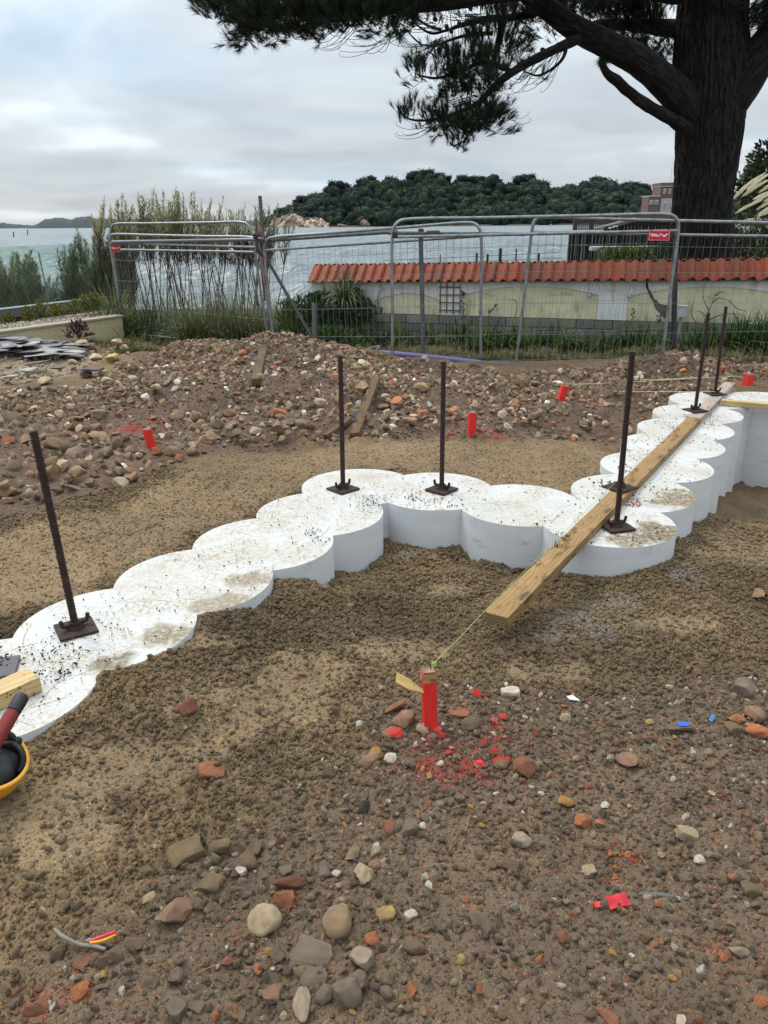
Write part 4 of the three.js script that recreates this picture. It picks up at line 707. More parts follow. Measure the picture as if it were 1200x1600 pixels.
// rubble bank: the larger stones one by one, alike stones share a label by tone
{
  const tones = ['grey', 'grey', 'grey', 'brown', 'pale', 'tan', 'olive', 'pink', 'brown', 'olive', 'dark', 'brown', 'brown', 'grey', 'brown', 'pink', 'cream', 'tan', 'brick'];
  const word = { grey: 'grey', brown: 'brown', pale: 'pale grey', tan: 'tan', olive: 'olive-grey', pink: 'dusty pink', brick: 'brick-red', cream: 'cream', dark: 'dark grey', white: 'white', orange: 'orange' };
  const put = (px, py, w, sh, tone, zone_) => stone(px, py, w, sh, tone, `${word[tone]} broken stone lying among the rubble ${zone_}`, { sink: .2 + rs() * .3, tilt: .9, name: 'rubble_stone', group: `rubble stones ${zone_}` , asp: .75 + rs() * .5, h: .8 + rs() * .5 });
  const sh = () => ['rough', 'wedge', 'block', 'wedge', 'rough', 'slab', 'wedge', 'block'][Math.floor(rs() * 8)];
  const areas = [['left of the short red peg', [[0, 650], [60, 635], [160, 640], [190, 690], [150, 755], [60, 790], [0, 800]], 78, 14, 38], ['below the short red peg', [[150, 700], [250, 702], [330, 690], [300, 715], [170, 770]], 22, 14, 26], ['between short red peg and plank', [[270, 640], [420, 630], [520, 650], [510, 685], [400, 690], [300, 695]], 52, 12, 26], ['around the leaning plank', [[520, 560], [640, 570], [690, 600], [690, 670], [600, 680], [530, 640]], 62, 10, 24], ['right of the upright red peg', [[700, 580], [860, 590], [960, 610], [960, 670], [880, 668], [760, 660]], 36, 9, 18], ['near the top of the bank', [[180, 570], [300, 545], [430, 530], [540, 555], [520, 600], [300, 620], [170, 620]], 40, 8, 18]];
  const done = [];
  for (const [z, P, n, a, b] of areas) { let k = 0, tries = 0; const xs = P.map((q) => q[0]), ys = P.map((q) => q[1]);
    while (k < n && tries++ < 4000) { const x = lerp(Math.min(...xs), Math.max(...xs), rs()), y = lerp(Math.min(...ys), Math.max(...ys), rs()); if (!inPoly(x, y, P)) continue; const w = a + (b - a) * Math.pow(rs(), 2.2); if (done.some((q) => Math.hypot((q[0] - x), (q[1] - y) * 1.5) < (q[2] + w) * .4)) continue; if (Math.hypot(x - 237, (y - 690)) < 22 || Math.hypot(x - 737, y - 672) < 22) continue; done.push([x, y, w]); put(x, y, w, sh(), tones[Math.floor(rs() * tones.length)], z); k++; } }
  for (const [px, py, w, s, tone, label, o] of [
    [435, 651, 26, 'block', 'brick', 'orange-red brick half lying in the rubble left of the leaning plank', {}], [434, 677, 30, 'wedge', 'grey', 'large grey stone at the foot of the rubble, left of the leaning plank', { h: 1.3 }], [500, 632, 20, 'rough', 'pale', 'pale stone in the rubble left of the leaning plank', {}], [567, 612, 26, 'wedge', 'tan', 'peach-coloured stone left of the top of the leaning plank', { h: 1.3 }], [602, 623, 15, 'round', 'pale', 'pale round stone right of the leaning plank', {}], [614, 669, 15, 'crumb', 'white', 'white crumbly bit right of the foot of the leaning plank', {}], [660, 610, 22, 'rough', 'tan', 'light tan stone in the rubble between the leaning plank and the peg', {}], [660, 652, 24, 'block', 'brick', 'broken red brick left of the upright red peg', {}], [708, 642, 18, 'slab', 'orange', 'orange brick piece beside the right middle rod', {}], [620, 628, 22, 'slab', 'orange', 'flat orange tile bit right of the leaning plank', {}],
    [785, 652, 18, 'round', 'pale', 'pale stone right of the upright red peg', {}], [806, 640, 17, 'rough', 'brick', 'reddish stone right of the upright red peg', {}], [838, 655, 26, 'rough', 'grey', 'grey-green stone right of the upright red peg', {}], [915, 662, 12, 'rough', 'pale', 'pale stone at the foot of the bank by the timber', {}], [1067, 569, 12, 'round', 'pale', 'pale round stone, left of two on the small mound', { h: 1.5 }], [1081, 571, 12, 'block', 'pale', 'pale stone, right of two on the small mound', { h: 1.5 }], [1068, 583, 16, 'crumb', 'orange', 'orange brick lump on the small mound by the far rods', {}], [1069, 594, 17, 'slab', 'brown', 'brown flat stone under the orange brick lump', {}], [1130, 580, 14, 'block', 'brick', 'reddish brick on the grass edge beside the farthest rod', { h: 1.2 }],
    [170, 600, 20, 'block', 'cream', 'cream broken masonry at the left end of the bank', {}], [195, 548, 18, 'rough', 'tan', 'tan stone under the foot of the left fence panel', {}], [345, 608, 10, 'crumb', 'orange', 'orange brick bit high on the bank', {}], [342, 549, 11, 'crumb', 'brick', 'red brick bit on the crest of the bank', {}], [475, 534, 13, 'rough', 'pale', 'pale stone on the crest beside the left fence posts', {}], [12, 775, 30, 'rough', 'tan', 'tan stone at the left edge by the foot of the rubble', {}], [25, 662, 36, 'rough', 'grey', 'long grey stone at the left edge of the rubble', { asp: .6 }],
  ]) stone(px, py, w, s, tone, label, { sink: .15, name: 'rubble_stone', tilt: .5, ...o });
}
{ // old timber in the rubble
  const stick = (name, a, b, w, h, mat, label, cat, ga = .03, gb = .06, seed = 1) => {
    const A = onGround(...a), B = onGround(...b); A.y += ga; B.y += gb; const L = A.distanceTo(B);
    const g = new RoundedBoxGeometry(L, h, w, 4, Math.min(w, h) * .2, 18), q = g.attributes.position;
    for (let i = 0; i < q.count; i++) { const x = q.getX(i), k = 1 - .2 * Math.abs(noise2(x * 7 + seed, 3)); q.setY(i, q.getY(i) * k + noise2(x * 5 + seed, 9) * .012); q.setZ(i, q.getZ(i) * (k + noise2(x * 11, seed) * .15)); }
    g.computeVertexNormals(); const t = mesh(name, boxUV(g), mat); t.position.copy(A).add(B).multiplyScalar(.5); t.quaternion.setFromUnitVectors(V(1, 0, 0), B.clone().sub(A).normalize()); return tag(t, label, cat);
  };
  stick('log_stub', [400, 601], [413, 570], .09, .08, woodMoss, 'mossy timber stump leaning on the rubble bank below the fence posts', 'timber', .02, .16, 1);
  stick('leaning_plank', [554, 686], [588, 610], .085, .045, woodOld, 'old grey-brown plank leaning up the rubble bank', 'plank', .03, .12, 4);
  stick('plank_piece', [508, 688], [548, 668], .06, .05, woodOld, 'short dark broken plank at the foot of the leaning plank', 'plank', .03, .06, 8);
  const p = onGround(556, 655); const bk = mesh('black_plastic', stoneGeo(91, { cuts: 6, sy: .4 }), M([.012, .012, .014], .45)); bk.scale.setScalar(.09); bk.position.copy(p).add(V(0, .03, 0)); bk.rotation.set(.6, .4, .5); tag(bk, 'black plastic scrap tucked left of the leaning plank', 'plastic scrap');
  const wp = mesh('white_board_scrap', rbox(.13, .012, .05, .003), M([.66, .62, .55], .8)); wp.position.copy(onGround(566, 638)).add(V(0, .05, 0)); wp.rotation.set(.2, .2, .75); tag(wp, 'pale board scrap behind the leaning plank', 'board scrap');
}

// the countless rest
{
  const r = rng(88);
  const lowA = [101, 102, 103, 104, 105].map((s) => stoneGeo(s, { detail: 2, cuts: 9, round: .12, sy: .62, rough: .1 })), clodG = [111, 112, 113, 114].map((s) => stoneGeo(s, { detail: 2, cuts: 7, round: .35, sy: .72, rough: .3 })), rubG = [121, 122, 123, 124, 125].map((s) => stoneGeo(s, { detail: 2, cuts: 12, round: 0, sy: .55, rough: .07 }));
  const clodMat = new THREE.MeshStandardMaterial({ color: lin(1, 1, 1), map: grit, bumpMap: grit, bumpScale: .006, roughness: .98, vertexColors: true });
  const gravTone = ['brown', 'brown', 'grey', 'brown', 'grey', 'brown', 'olive', 'pink', 'brown', 'dark', 'tan', 'grey', 'brown', 'tan', 'olive', 'slate', 'red', 'pale', 'orange', 'white'];
  const bins = {}; const add = (key, geo, m, c) => { const b = bins[key] ??= { geo, m: [], c: [] }; b.m.push(m); b.c.push(c); };
  const bare = (x, z) => { if (lobeDepth(x, z) > -0.012) return true; return false; };
  const Q = new THREE.Quaternion(), E = new THREE.Euler();
  const scatter = (n, z0, z1, fn) => { for (let i = 0; i < n; i++) { const z = -lerp(z0, z1, Math.sqrt(r())), x = (r() * 2 - 1) * (-z * .62 + .35); if (bare(x, z)) continue; fn(x, z, zones(x, z)); } };
  const tint = (x, z, Z, k) => { const c = soilColour(x, z, Z), f = k * (.8 + r() * .45); return lin(c[0] * f, c[1] * f, c[2] * f); };
  // soil crumbs and clods
  const clod = (x, z, Z, s, k, sink = .25) => { const i = Math.floor(r() * 4), y = groundHeight(x, z, Z); add('clod' + i, clodG[i], mat4(V(x, y + s * .3 * (1 - sink * 2), z), E.set(r() * 6, r() * 6, r() * 6), V(s, s * (.7 + r() * .5), s * (.7 + r() * .5))), tint(x, z, Z, k)); };
  scatter(210000, .9, 5.2, (x, z, Z) => { const p = Z.clod + .12 * Z.compact * (z > -5 ? 1 : .3) + .13 * Z.gravel + .1 * Z.smooth; if (r() > p) return; clod(x, z, Z, (.006 + .02 * Math.pow(r(), 2.8)) * (Z.compact > .5 ? .7 : 1) * (.75 + .3 * -z / 3), 1.12); });
  scatter(7000, 1, 5, (x, z, Z) => { if (r() > Z.clod) return; clod(x, z, Z, .02 + .03 * Math.pow(r(), 3), 1.05, .42); });
  scatter(46000, 2.5, 7.2, (x, z, Z) => { if (r() > Z.compact) return; clod(x, z, Z, .007 + .017 * Math.pow(r(), 4), 1.3, .35); });
  // gravel
  const peb = (x, z, Z, s, tone, f, sink) => { const i = Math.floor(r() * 5), y = groundHeight(x, z, Z), c = TONES[tone]; add('peb' + i, lowA[i], mat4(V(x, y + s * .3 * (1 - sink * 2), z), E.set(r() * .8, r() * 6, r() * .8), V(s, s * (.7 + r() * .6), s * (.6 + r() * .5))), lin(c[0] * f, c[1] * f, c[2] * f)); };
  scatter(120000, .9, 3.6, (x, z, Z) => { const p = Z.gravel + .05 * Z.clod; if (r() > p) return; peb(x, z, Z, .0032 + .028 * Math.pow(r(), 8), gravTone[Math.floor(Math.pow(r(), 1.25) * gravTone.length)], .55 + r() * .75, .33); });
  scatter(1900, 1.0, 3.2, (x, z, Z) => { if (r() > Z.gravel) return; peb(x, z, Z, .014 + .032 * r() * r() * r(), gravTone[Math.floor(Math.pow(r(), 1.6) * 12)], .6 + r() * .7, .42); });
  scatter(5000, .9, 3.4, (x, z, Z) => { if (r() > Z.gravel + .12 * Z.clod) return; const k = r(); peb(x, z, Z, .003 + .006 * r() * r(), k < .35 ? 'white' : k < .55 ? 'cream' : k < .8 ? 'orange' : 'yellow', .8 + r() * .4, .2); });
  for (let i = 0; i < 500; i++) { const [cx, cz, R] = BRICKDUST[Math.floor(r() * BRICKDUST.length)], a = r() * 6.28, q = Math.sqrt(r()) * R * 1.3, x = cx + Math.cos(a) * q, z = cz + Math.sin(a) * q; if (z > -4) peb(x, z, zones(x, z), .004 + .012 * r() * r(), r() < .6 ? 'orange' : 'brick', .8 + r() * .4, .2); }
  for (let i = 0; i < 420; i++) { const [cx, cz, R] = REDSPRAY[5 + Math.floor(r() * 6)], a = r() * 6.28, q = Math.sqrt(r()) * R * 1.4, x = cx + Math.cos(a) * q, z = cz + Math.sin(a) * q; TONES._spray = [.5, .06 + r() * .07, .06 + r() * .06]; if (z > -3) peb(x, z, zones(x, z), .005 + .011 * r() * r(), '_spray', .6 + r() * .5, .2); }
  // rubble of the bank
  const rub = (x, z, Z, s, tone, f) => { const i = Math.floor(r() * 5), y = groundHeight(x, z, Z), c = TONES[tone]; add('rub' + i, rubG[i], mat4(V(x, y + s * .12, z), E.set(r() * 6, r() * 6, r() * 6), V(s, s * (.6 + r() * .6), s * (.6 + r() * .6))), lin(c[0] * f, c[1] * f, c[2] * f)); };
  const rubTone = ['brown', 'brown', 'grey', 'brown', 'olive', 'brown', 'grey', 'pink', 'brown', 'tan', 'dark', 'grey', 'olive', 'pale', 'pink', 'tan', 'red', 'cream', 'brick', 'white'];
  scatter(52000, 4.6, 11.5, (x, z, Z) => { const p = Z.rubble * (.35 + .65 * sstep(-.25, .3, fbm(x * 1.1 + 8, z * 1.1, 3))); if (r() > p) return; rub(x, z, Z, .016 + .085 * Math.pow(r(), 2.9), rubTone[Math.floor(Math.pow(r(), 1.2) * rubTone.length)], .75 + r() * .65); });
  scatter(30000, 4.6, 11.5, (x, z, Z) => { if (r() > Z.rubble) return; const i = Math.floor(r() * 5), s = .015 + .05 * r() * r() * r(), y = groundHeight(x, z, Z); add('rub' + i, rubG[i], mat4(V(x, y + s * .1, z), E.set(r() * 6, r() * 6, r() * 6), V(s, s, s)), tint(x, z, Z, 1.1)); });
  scatter(9000, 7, 12.5, (x, z, Z) => { if (r() > Z.pale) return; rub(x, z, Z, .02 + .09 * Math.pow(r(), 3), ['pale', 'tan', 'cream', 'grey', 'pale', 'slate'][Math.floor(r() * 6)], .7 + r() * .5); });
  const N = { clod: 'soil_clods', peb: 'gravel', rub: 'rubble' };
  for (const k of Object.keys(bins).sort()) { const b = bins[k], base = k.slice(0, -1); tag(instanced(N[base], b.geo, clodMat, b.m, b.c), { clod: 'loose brown soil clods and crumbs over the plot', peb: 'mixed small gravel pressed in the foreground soil', rub: 'small broken rubble covering the bank' }[base], { clod: 'soil', peb: 'gravel', rub: 'rubble' }[base], null, 'stuff'); console.log(k, b.m.length); }
  // crumbs fallen on the foam
  const cm = [], cc = [], g0 = clodG[1];
  const drop = (x, z, s) => { if (lobeDepth(x, z) < .01) return; cm.push(mat4(V(x, .008 + s * .18, z), E.set(r() * 6, r() * 6, r() * 6), V(s, s * .6, s * (.6 + r() * .4)))); const f = .55 + r() * .5; cc.push(lin(.13 * f, .10 * f, .068 * f)); };
  for (let i = 0; i < 2600; i++) { const L = ALL_LOBES[Math.floor(r() * 17)], a = r() * 6.28, q = Math.sqrt(r()) * .37; const x = L[0] + Math.cos(a) * q, z = L[1] + Math.sin(a) * q; if (fbm(x * 2.4, z * 2.4, 2) + r() * .6 < .2) continue; drop(x, z, .003 + .012 * Math.pow(r(), 3)); }
  for (const [px, py, R, n, s] of [[60, 1040, .16, 150, .016], [110, 1010, .22, 120, .012], [150, 1000, .2, 90, .014], [30, 1090, .15, 60, .012], [100, 1050, .05, 30, .02], [20, 1032, .05, 26, .022], [230, 960, .25, 80, .012], [590, 790, .14, 190, .014], [488, 833, .05, 46, .015], [502, 846, .05, 40, .013], [560, 775, .2, 80, .012], [640, 785, .2, 90, .013], [700, 790, .14, 70, .016], [690, 775, .12, 50, .014], [650, 780, .06, 26, .015], [970, 840, .25, 110, .015], [930, 770, .2, 70, .016], [1000, 770, .14, 60, .018], [1000, 750, .05, 40, .016], [950, 760, .1, 40, .02], [985, 735, .1, 40, .02], [1010, 720, .2, 60, .014], [1030, 690, .16, 60, .016], [1045, 665, .14, 50, .016], [1070, 760, .2, 40, .014], [1120, 690, .2, 30, .014], [1120, 730, .2, 30, .014], [835, 820, .02, 3, .03]]) { const q = at(px, py, 0); for (let i = 0; i < n; i++) { const a = r() * 6.28, d = Math.sqrt(r()) * R; drop(q.x + Math.cos(a) * d, q.z + Math.sin(a) * d * 1.3, s * (.25 + .9 * Math.pow(r(), 2.5))); } }
  tag(instanced('soil_crumbs', g0, clodMat, cm, cc), 'dark soil crumbs scattered over the white foam tops', 'soil', null, 'stuff');
  // orange brick dust heaps on the foam
  const om = [], oc = []; for (const [px, py, R, n] of [[985, 788, .06, 140], [1100, 665, .12, 90], [1110, 650, .08, 60]]) { const q = at(px, py, 0); for (let i = 0; i < n; i++) { const a = r() * 6.28, d = Math.sqrt(r()) * R, s = .004 + .012 * r() * r(); om.push(mat4(V(q.x + Math.cos(a) * d, .009 + s * .2, q.z + Math.sin(a) * d * 1.3), E.set(r() * 6, r() * 6, r() * 6), s)); const f = .8 + r() * .5; oc.push(lin(.55 * f, .24 * f, .13 * f)); } }
  tag(instanced('brick_crumbs', g0, clodMat, om, oc), 'pinkish orange brick crumbs spilled on the foam beside the long timber', 'brick crumbs', null, 'stuff');
  // crumbs on the timber
  const tm = [], tc = []; for (const [px, py, R, n] of [[880, 838, .07, 70], [870, 850, .05, 40], [840, 880, .06, 30], [905, 815, .06, 20], [1035, 690, .06, 20], [30, 1070, .08, 40], [60, 1050, .05, 26]]) { const q = at(px, py, .062); for (let i = 0; i < n; i++) { const a = r() * 6.28, d = Math.sqrt(r()) * R, s = .003 + .009 * r() * r(); tm.push(mat4(V(q.x + Math.cos(a) * d * .5, .061 + s * .1, q.z + Math.sin(a) * d), E.set(r() * 6, r() * 6, r() * 6), s)); const f = .4 + r() * .4; tc.push(lin(.13 * f, .10 * f, .068 * f)); } }
  tag(instanced('soil_crumbs', g0, clodMat, tm, tc), 'dark soil crumbs lying on the timber faces', 'soil', null, 'stuff');
}
// ---------------------------------------------------------------- sea
const SEA = -1.9;
{
  const rows = []; for (let z = 19; z < 8000;) { rows.push(z); z += z < 130 ? z * 0.0075 : z < 500 ? z * .014 : z * 0.05; }
  const us = []; for (let u = -1.3; u <= 1.301; u += 0.0065) us.push(u);
  const nU = us.length, pos = [], idx = [];
  const wv = []; { const r = rng(4); for (let i = 0; i < 22; i++) { const L = 0.8 * Math.pow(1.24, i * .9), a = 2.2 + (r() - .5) * 1.5; wv.push([Math.cos(a) * 6.283 / L, Math.sin(a) * 6.283 / L, r() * 6.28, L * .014]); } }
  const wave = (x, z) => { let h = 0; for (const [kx, kz, p, a] of wv) { const s = Math.sin(kx * x + kz * z + p); h += a * (1 - 2 * Math.abs(s)) * .8 + a * s * .3; } return h * (.75 + .6 * fbm(x * .03, z * .05, 2)); };
  rows.forEach((zz, i) => us.forEach((u, j) => { const x = u * zz, z = -zz, fade = clamp(1.15 - zz / 900, 0.02, 1); pos.push(x, SEA + wave(x, z) * fade, z); const o = i * nU + j; if (i && j) idx.push(o - nU - 1, o - nU, o, o - nU - 1, o, o - 1); }));
  const g = new THREE.BufferGeometry(); g.setAttribute('position', new THREE.Float32BufferAttribute(pos, 3));
  const uv = new Float32Array(pos.length / 3 * 2); for (let i = 0; i < pos.length / 3; i++) { uv[i * 2] = pos[i * 3] / 9; uv[i * 2 + 1] = pos[i * 3 + 2] / 9; } g.setAttribute('uv', new THREE.BufferAttribute(uv, 2));
  g.setIndex(idx); g.computeVertexNormals();
  const rip = texture(512, 512, (u, v) => { let s = 0; for (let k = 1; k < 7; k++) { const a = [1, 3, 2, 5, 4, 7][k - 1], b = [7, 11, 17, 13, 23, 19][k - 1]; s += (1 - 2 * Math.abs(Math.sin((u * a + v * b) * 3.14159 * 2 + Math.sin((u * 3 + v * 2) * 6.283) * 1.4 + k))) / k; } const q = clamp(.5 + s * .2); return [q, q, q]; }, false);
  const m = new THREE.MeshPhysicalMaterial({ color: lin(.14, .175, .185), roughness: .3, ior: 1.33, bumpMap: rip, bumpScale: .16 });
  tag(mesh('sea', g, m), 'choppy blue-green sea', null, null, 'structure');
  const foam = M([.8, .82, .82], .9); const r = rng(66), caps = [];
  for (let i = 0; i < 260; i++) { const z = -(110 + 420 * Math.pow(r(), 1.5)), x = z * (r() * 1.3 - .75); const L = .25 + r() * .8; const c = tube([V(x - L, 0, z + .1), V(x, 0, z), V(x + L, 0, z + .12)].map((p) => V(p.x, SEA + wave(p.x, p.z) * clamp(1.15 + p.z / 900, .02, 1) + .02, p.z)), [.015, .06, .02], 6, 5); caps.push(c); }
  tag(mesh('wave_foam', mergeGeometries(caps), foam), 'small white wave crests out on the choppy sea', 'wave foam', null, 'stuff');
}
// ---------------------------------------------------------------- land beyond the garden wall and the far shores
{
  const lawn = M([.11, .15, .04], .95); const g = new THREE.PlaneGeometry(60, 34, 60, 34); g.rotateX(-Math.PI / 2); const q = g.attributes.position;
  for (let i = 0; i < q.count; i++) { const x = q.getX(i) + 34, z = q.getZ(i) - 31; q.setXYZ(i, x, lerp(-.3, .4, sstep(-16, -24, z)) + noise2(x * .5, z * .5) * .05, z); }
  g.computeVertexNormals(); // keep only the part right of the shore
  const keep = []; const ix = g.index.array; for (let i = 0; i < ix.length; i += 3) { const x = (q.getX(ix[i]) + q.getX(ix[i + 1]) + q.getX(ix[i + 2])) / 3, z = (q.getZ(ix[i]) + q.getZ(ix[i + 1]) + q.getZ(ix[i + 2])) / 3; if (x > 4.4 + (-z - 15) * .30) keep.push(ix[i], ix[i + 1], ix[i + 2]); } g.setIndex(keep);
  tag(mesh('lawn', g, lawn), 'green lawn beyond the garden wall', null, null, 'structure');
}
const hillMat = M([.02, .034, .026], 1), crownMats = [[.012, .021, .015], [.015, .026, .016], [.019, .03, .017], [.011, .019, .016], [.026, .035, .018]].map((c) => new THREE.MeshStandardMaterial({ color: lin(...c), roughness: 1, side: THREE.DoubleSide }));
function crownGeo(seed, n, flat = .8, leaf = .11) {      // one metre crown: leaf clumps through a lumpy volume
  const r = rng(seed), pos = [], lumps = [...Array(9)].map(() => [(r() - .5) * .75, (r() - .45) * .6 * flat, (r() - .5) * .75, .18 + r() * .16]);
  const v = V(0, 0, 0), d = V(0, 0, 0);
  for (let i = 0; i < n; i++) {
    const L = lumps[i % 9]; v.set(r() - .5, r() - .5, r() - .5).normalize(); d.copy(v).multiplyScalar(L[3] * (.75 + r() * .35)); const cx = L[0] + d.x, cy = L[1] + d.y, cz = L[2] + d.z;
    const a = V(r() - .5, r() - .5, r() - .5).normalize(), b = v.clone().cross(a).normalize(), s = leaf * (.5 + r()); const c = v.clone().multiplyScalar(.35).add(a).normalize();
    pos.push(cx - b.x * s * .5, cy - b.y * s * .5, cz - b.z * s * .5, cx + b.x * s * .5, cy + b.y * s * .5, cz + b.z * s * .5, cx + c.x * s, cy + c.y * s, cz + c.z * s);
  }
  for (const L of lumps) { const s = new THREE.IcosahedronGeometry(L[3] * .78, 1).toNonIndexed(), p = s.attributes.position; for (let i = 0; i < p.count; i++) pos.push(p.getX(i) + L[0], p.getY(i) + L[1], p.getZ(i) + L[2]); }
  const g = new THREE.BufferGeometry(); g.setAttribute('position', new THREE.Float32BufferAttribute(pos, 3)); g.computeVertexNormals(); return g;
}
const CROWNS = [201, 202, 203, 204].map((s) => crownGeo(s, 1000, .9, .065));
{
  // wooded headland: skyline heights from the photograph
  const K = 2.7, Z = -560 * K, sky = [[405, 349], [425, 338], [440, 326], [470, 309], [500, 300], [520, 285], [550, 284], [575, 276], [610, 276], [640, 277], [668, 267], [690, 272], [705, 284], [720, 276], [745, 278], [770, 277], [785, 286], [800, 284], [826, 276], [840, 282], [860, 288], [880, 289], [905, 288], [920, 283], [940, 279], [955, 289], [985, 288], [1000, 294], [1020, 300], [1080, 304], [1200, 300], [1350, 306]];
  const top = (px) => { for (let i = 1; i < sky.length; i++) if (px <= sky[i][0]) return lerp(sky[i - 1][1], sky[i][1], (px - sky[i - 1][0]) / (sky[i][0] - sky[i - 1][0])); return 306; };
  const r = rng(9); const hp = [], hi = [], hc = []; const nx = 150, nz = 14;
  const shore = (px) => Z + 40 * K + (px > 620 ? (px - 620) * .1 * K : 0) + fbm(px * .02, 3, 3) * 10 * K;
  const P0 = (px) => onZ(px, 345, Z);
  const hillH = (px, k) => { const t = onZ(px, top(px), Z).y - 11 * K * clamp((350 - top(px)) / 55, .25, 1); return Math.max(SEA + .5, lerp(SEA - 1, Math.max(t, SEA + .2), sstep(0, .75, k)) + fbm(px * .03, k * 4, 3) * 2 * K); };
  for (let i = 0; i <= nx; i++) for (let k = 0; k <= nz; k++) { const px = 400 + i / nx * 960, p = P0(px), kk = k / nz; hp.push(p.x * (1 + (shore(px) - kk * 90 * K - Z) / Z * .6), k === 0 ? SEA - 2 : hillH(px, kk), shore(px) - kk * 90 * K); const o = i * (nz + 1) + k; if (i && k) hi.push(o - nz - 2, o - nz - 1, o, o - nz - 2, o, o - 1); }
  const g = new THREE.BufferGeometry(); g.setAttribute('position', new THREE.Float32BufferAttribute(hp, 3)); g.setIndex(hi); g.computeVertexNormals(); hillMat.side = THREE.DoubleSide;
  tag(mesh('headland', g, hillMat), 'dark wooded headland across the water', null, null, 'structure');
  const ms = [], cs = [];
  for (let i = 0; i < 2600; i++) {
    const px = 405 + r() * 950, k = Math.pow(r(), .9) * .95, s = (4.5 + 9 * Math.pow(r(), 1.6)) * K * (px < 470 ? .65 : 1);
    if (px < 500 && k < .2 && !(px > 455 && r() < .12)) continue; if (px < 560 && k < .1 && r() < .75) continue;
    const p = P0(px), zz = shore(px) - k * 90 * K, y = hillH(px, k); const h = y + s * .32;
    if (k > .55) { const lim = onZ(px, top(px), zz).y - s * .42; if (h > lim) { ms.push(mat4(V(p.x * zz / Z, lim, zz), new THREE.Euler(0, r() * 6.28, 0), V(s, s * (.6 + r() * .5), s))); cs.push(lin(...[[.020, .034, .022], [.026, .042, .022], [.034, .05, .024], [.017, .03, .023]][i % 4])); continue; } }
    ms.push(mat4(V(p.x * (1 + (zz - Z) / Z * .6), h, zz), new THREE.Euler(0, r() * 6.28, 0), V(s * (.8 + r() * .3), s * (.6 + r() * .75), s))); const c = [[.020, .034, .022], [.026, .042, .022], [.034, .05, .024], [.017, .03, .023], [.03, .045, .022], [.05, .062, .026]][Math.floor(Math.pow(r(), 1.3) * 6)]; cs.push(lin(...c));
  }
  const half = [[], [], [], []], hcs = [[], [], [], []]; ms.forEach((m, i) => { half[i % 4].push(m); hcs[i % 4].push(cs[i]); });
  const white = new THREE.MeshStandardMaterial({ color: lin(.85, .95, 1.1), roughness: 1, side: THREE.DoubleSide });
  half.forEach((m, i) => tag(instanced('headland_wood', CROWNS[i], white, m, hcs[i]), 'dense dark green wood covering the headland', 'wood', null, 'stuff'));
  // trees that stand out on its skyline
  const proto = (() => { const t = thing('skyline_tree', 'x', 'tree'); mesh('crown', CROWNS[0], crownMats[0], t).position.y = .62; mesh('crown', CROWNS[2], crownMats[3], t).position.set(.3, .5, .1); mesh('trunk', tube([V(0, -.4, 0), V(.02, .1, 0), V(0, .5, 0)], [.05, .04, .03], 6, 6), M([.05, .04, .03], 1), t); return t; })();
  [[470, 308, 11, 'domed tree on the left slope of the headland skyline'], [522, 285, 14, 'broad domed pine on the headland skyline, left part'], [577, 277, 12, 'round pine on the headland skyline left of its summit'], [668, 267, 15, 'tallest pine on the summit of the headland'], [690, 272, 11, 'pine just right of the tallest pine on the headland'], [722, 276, 12, 'airy pine right of the gap in the headland skyline'], [745, 277, 12, 'second airy pine right of the gap in the headland skyline'], [772, 276, 11, 'airy pine before the notch in the headland skyline'], [828, 274, 13, 'lone dark pine rising clear right of the notch in the skyline'], [937, 279, 16, 'leaning dome-shaped tree on the right part of the skyline'], [988, 287, 13, 'dark tree on the skyline left of the brick building'], [1003, 293, 9, 'ragged small pine on the skyline beside the brick building']].forEach(([px, py, s, l], i) => { const t = i ? copyOf(proto, l) : proto; t.userData.label = l; t.userData.group = 'trees standing out on the headland skyline'; s *= K; const p = onZ(px, py, Z - 30 * K); t.scale.set(s, s * .8, s); t.rotation.y = i * 1.3; t.position.set(p.x, p.y - s * .8, p.z); });
  // pale sandy cliff at the point
  const cp = [], ci = [], cc = []; const cn = 90, cm = 14;
  const cliffTop = (px) => (px < 452 ? lerp(344, 334, sstep(424, 452, px)) : px < 462 ? 334 : px < 475 ? lerp(334, 341, (px - 462) / 13) : px < 500 ? 340 : lerp(341, 348, sstep(500, 512, px))) ;
  for (let i = 0; i <= cn; i++) for (let k = 0; k <= cm; k++) { const px = 422 + i / cn * 92, t = k / cm, b = onZ(px, 352, Z + 44 * K), y = onZ(px, cliffTop(px), Z + 44 * K).y, n = fbm(px * .14, t * 2, 4); cp.push(b.x, lerp(SEA - 1, y + n * 2.5, t), Z + (46 - t * 7 + n * 5 + fbm(px * .35, t * 3, 2) * 1.6) * K); const m = .7 + fbm(px * .3, t * 5, 4) * .7, dk = sstep(.1, .5, fbm(px * .2 + 6, t * 3 + 3, 4)); cc.push(lerp(.66 * m, .08, dk * .45), lerp(.50 * m, .08, dk * .45), lerp(.37 * m, .05, dk * .45)); const o = i * (cm + 1) + k; if (i && k) ci.push(o - cm - 2, o, o - cm - 1, o - cm - 2, o - 1, o); }
  const cg = new THREE.BufferGeometry(); cg.setAttribute('position', new THREE.Float32BufferAttribute(cp, 3)); cg.setAttribute('color', new THREE.Float32BufferAttribute(cc, 3)); cg.setIndex(ci); cg.computeVertexNormals();
  tag(mesh('sandy_cliff', cg, new THREE.MeshStandardMaterial({ vertexColors: true, roughness: 1, side: THREE.DoubleSide })), 'pale sandy cliff at the left point of the headland', null, null, 'structure');
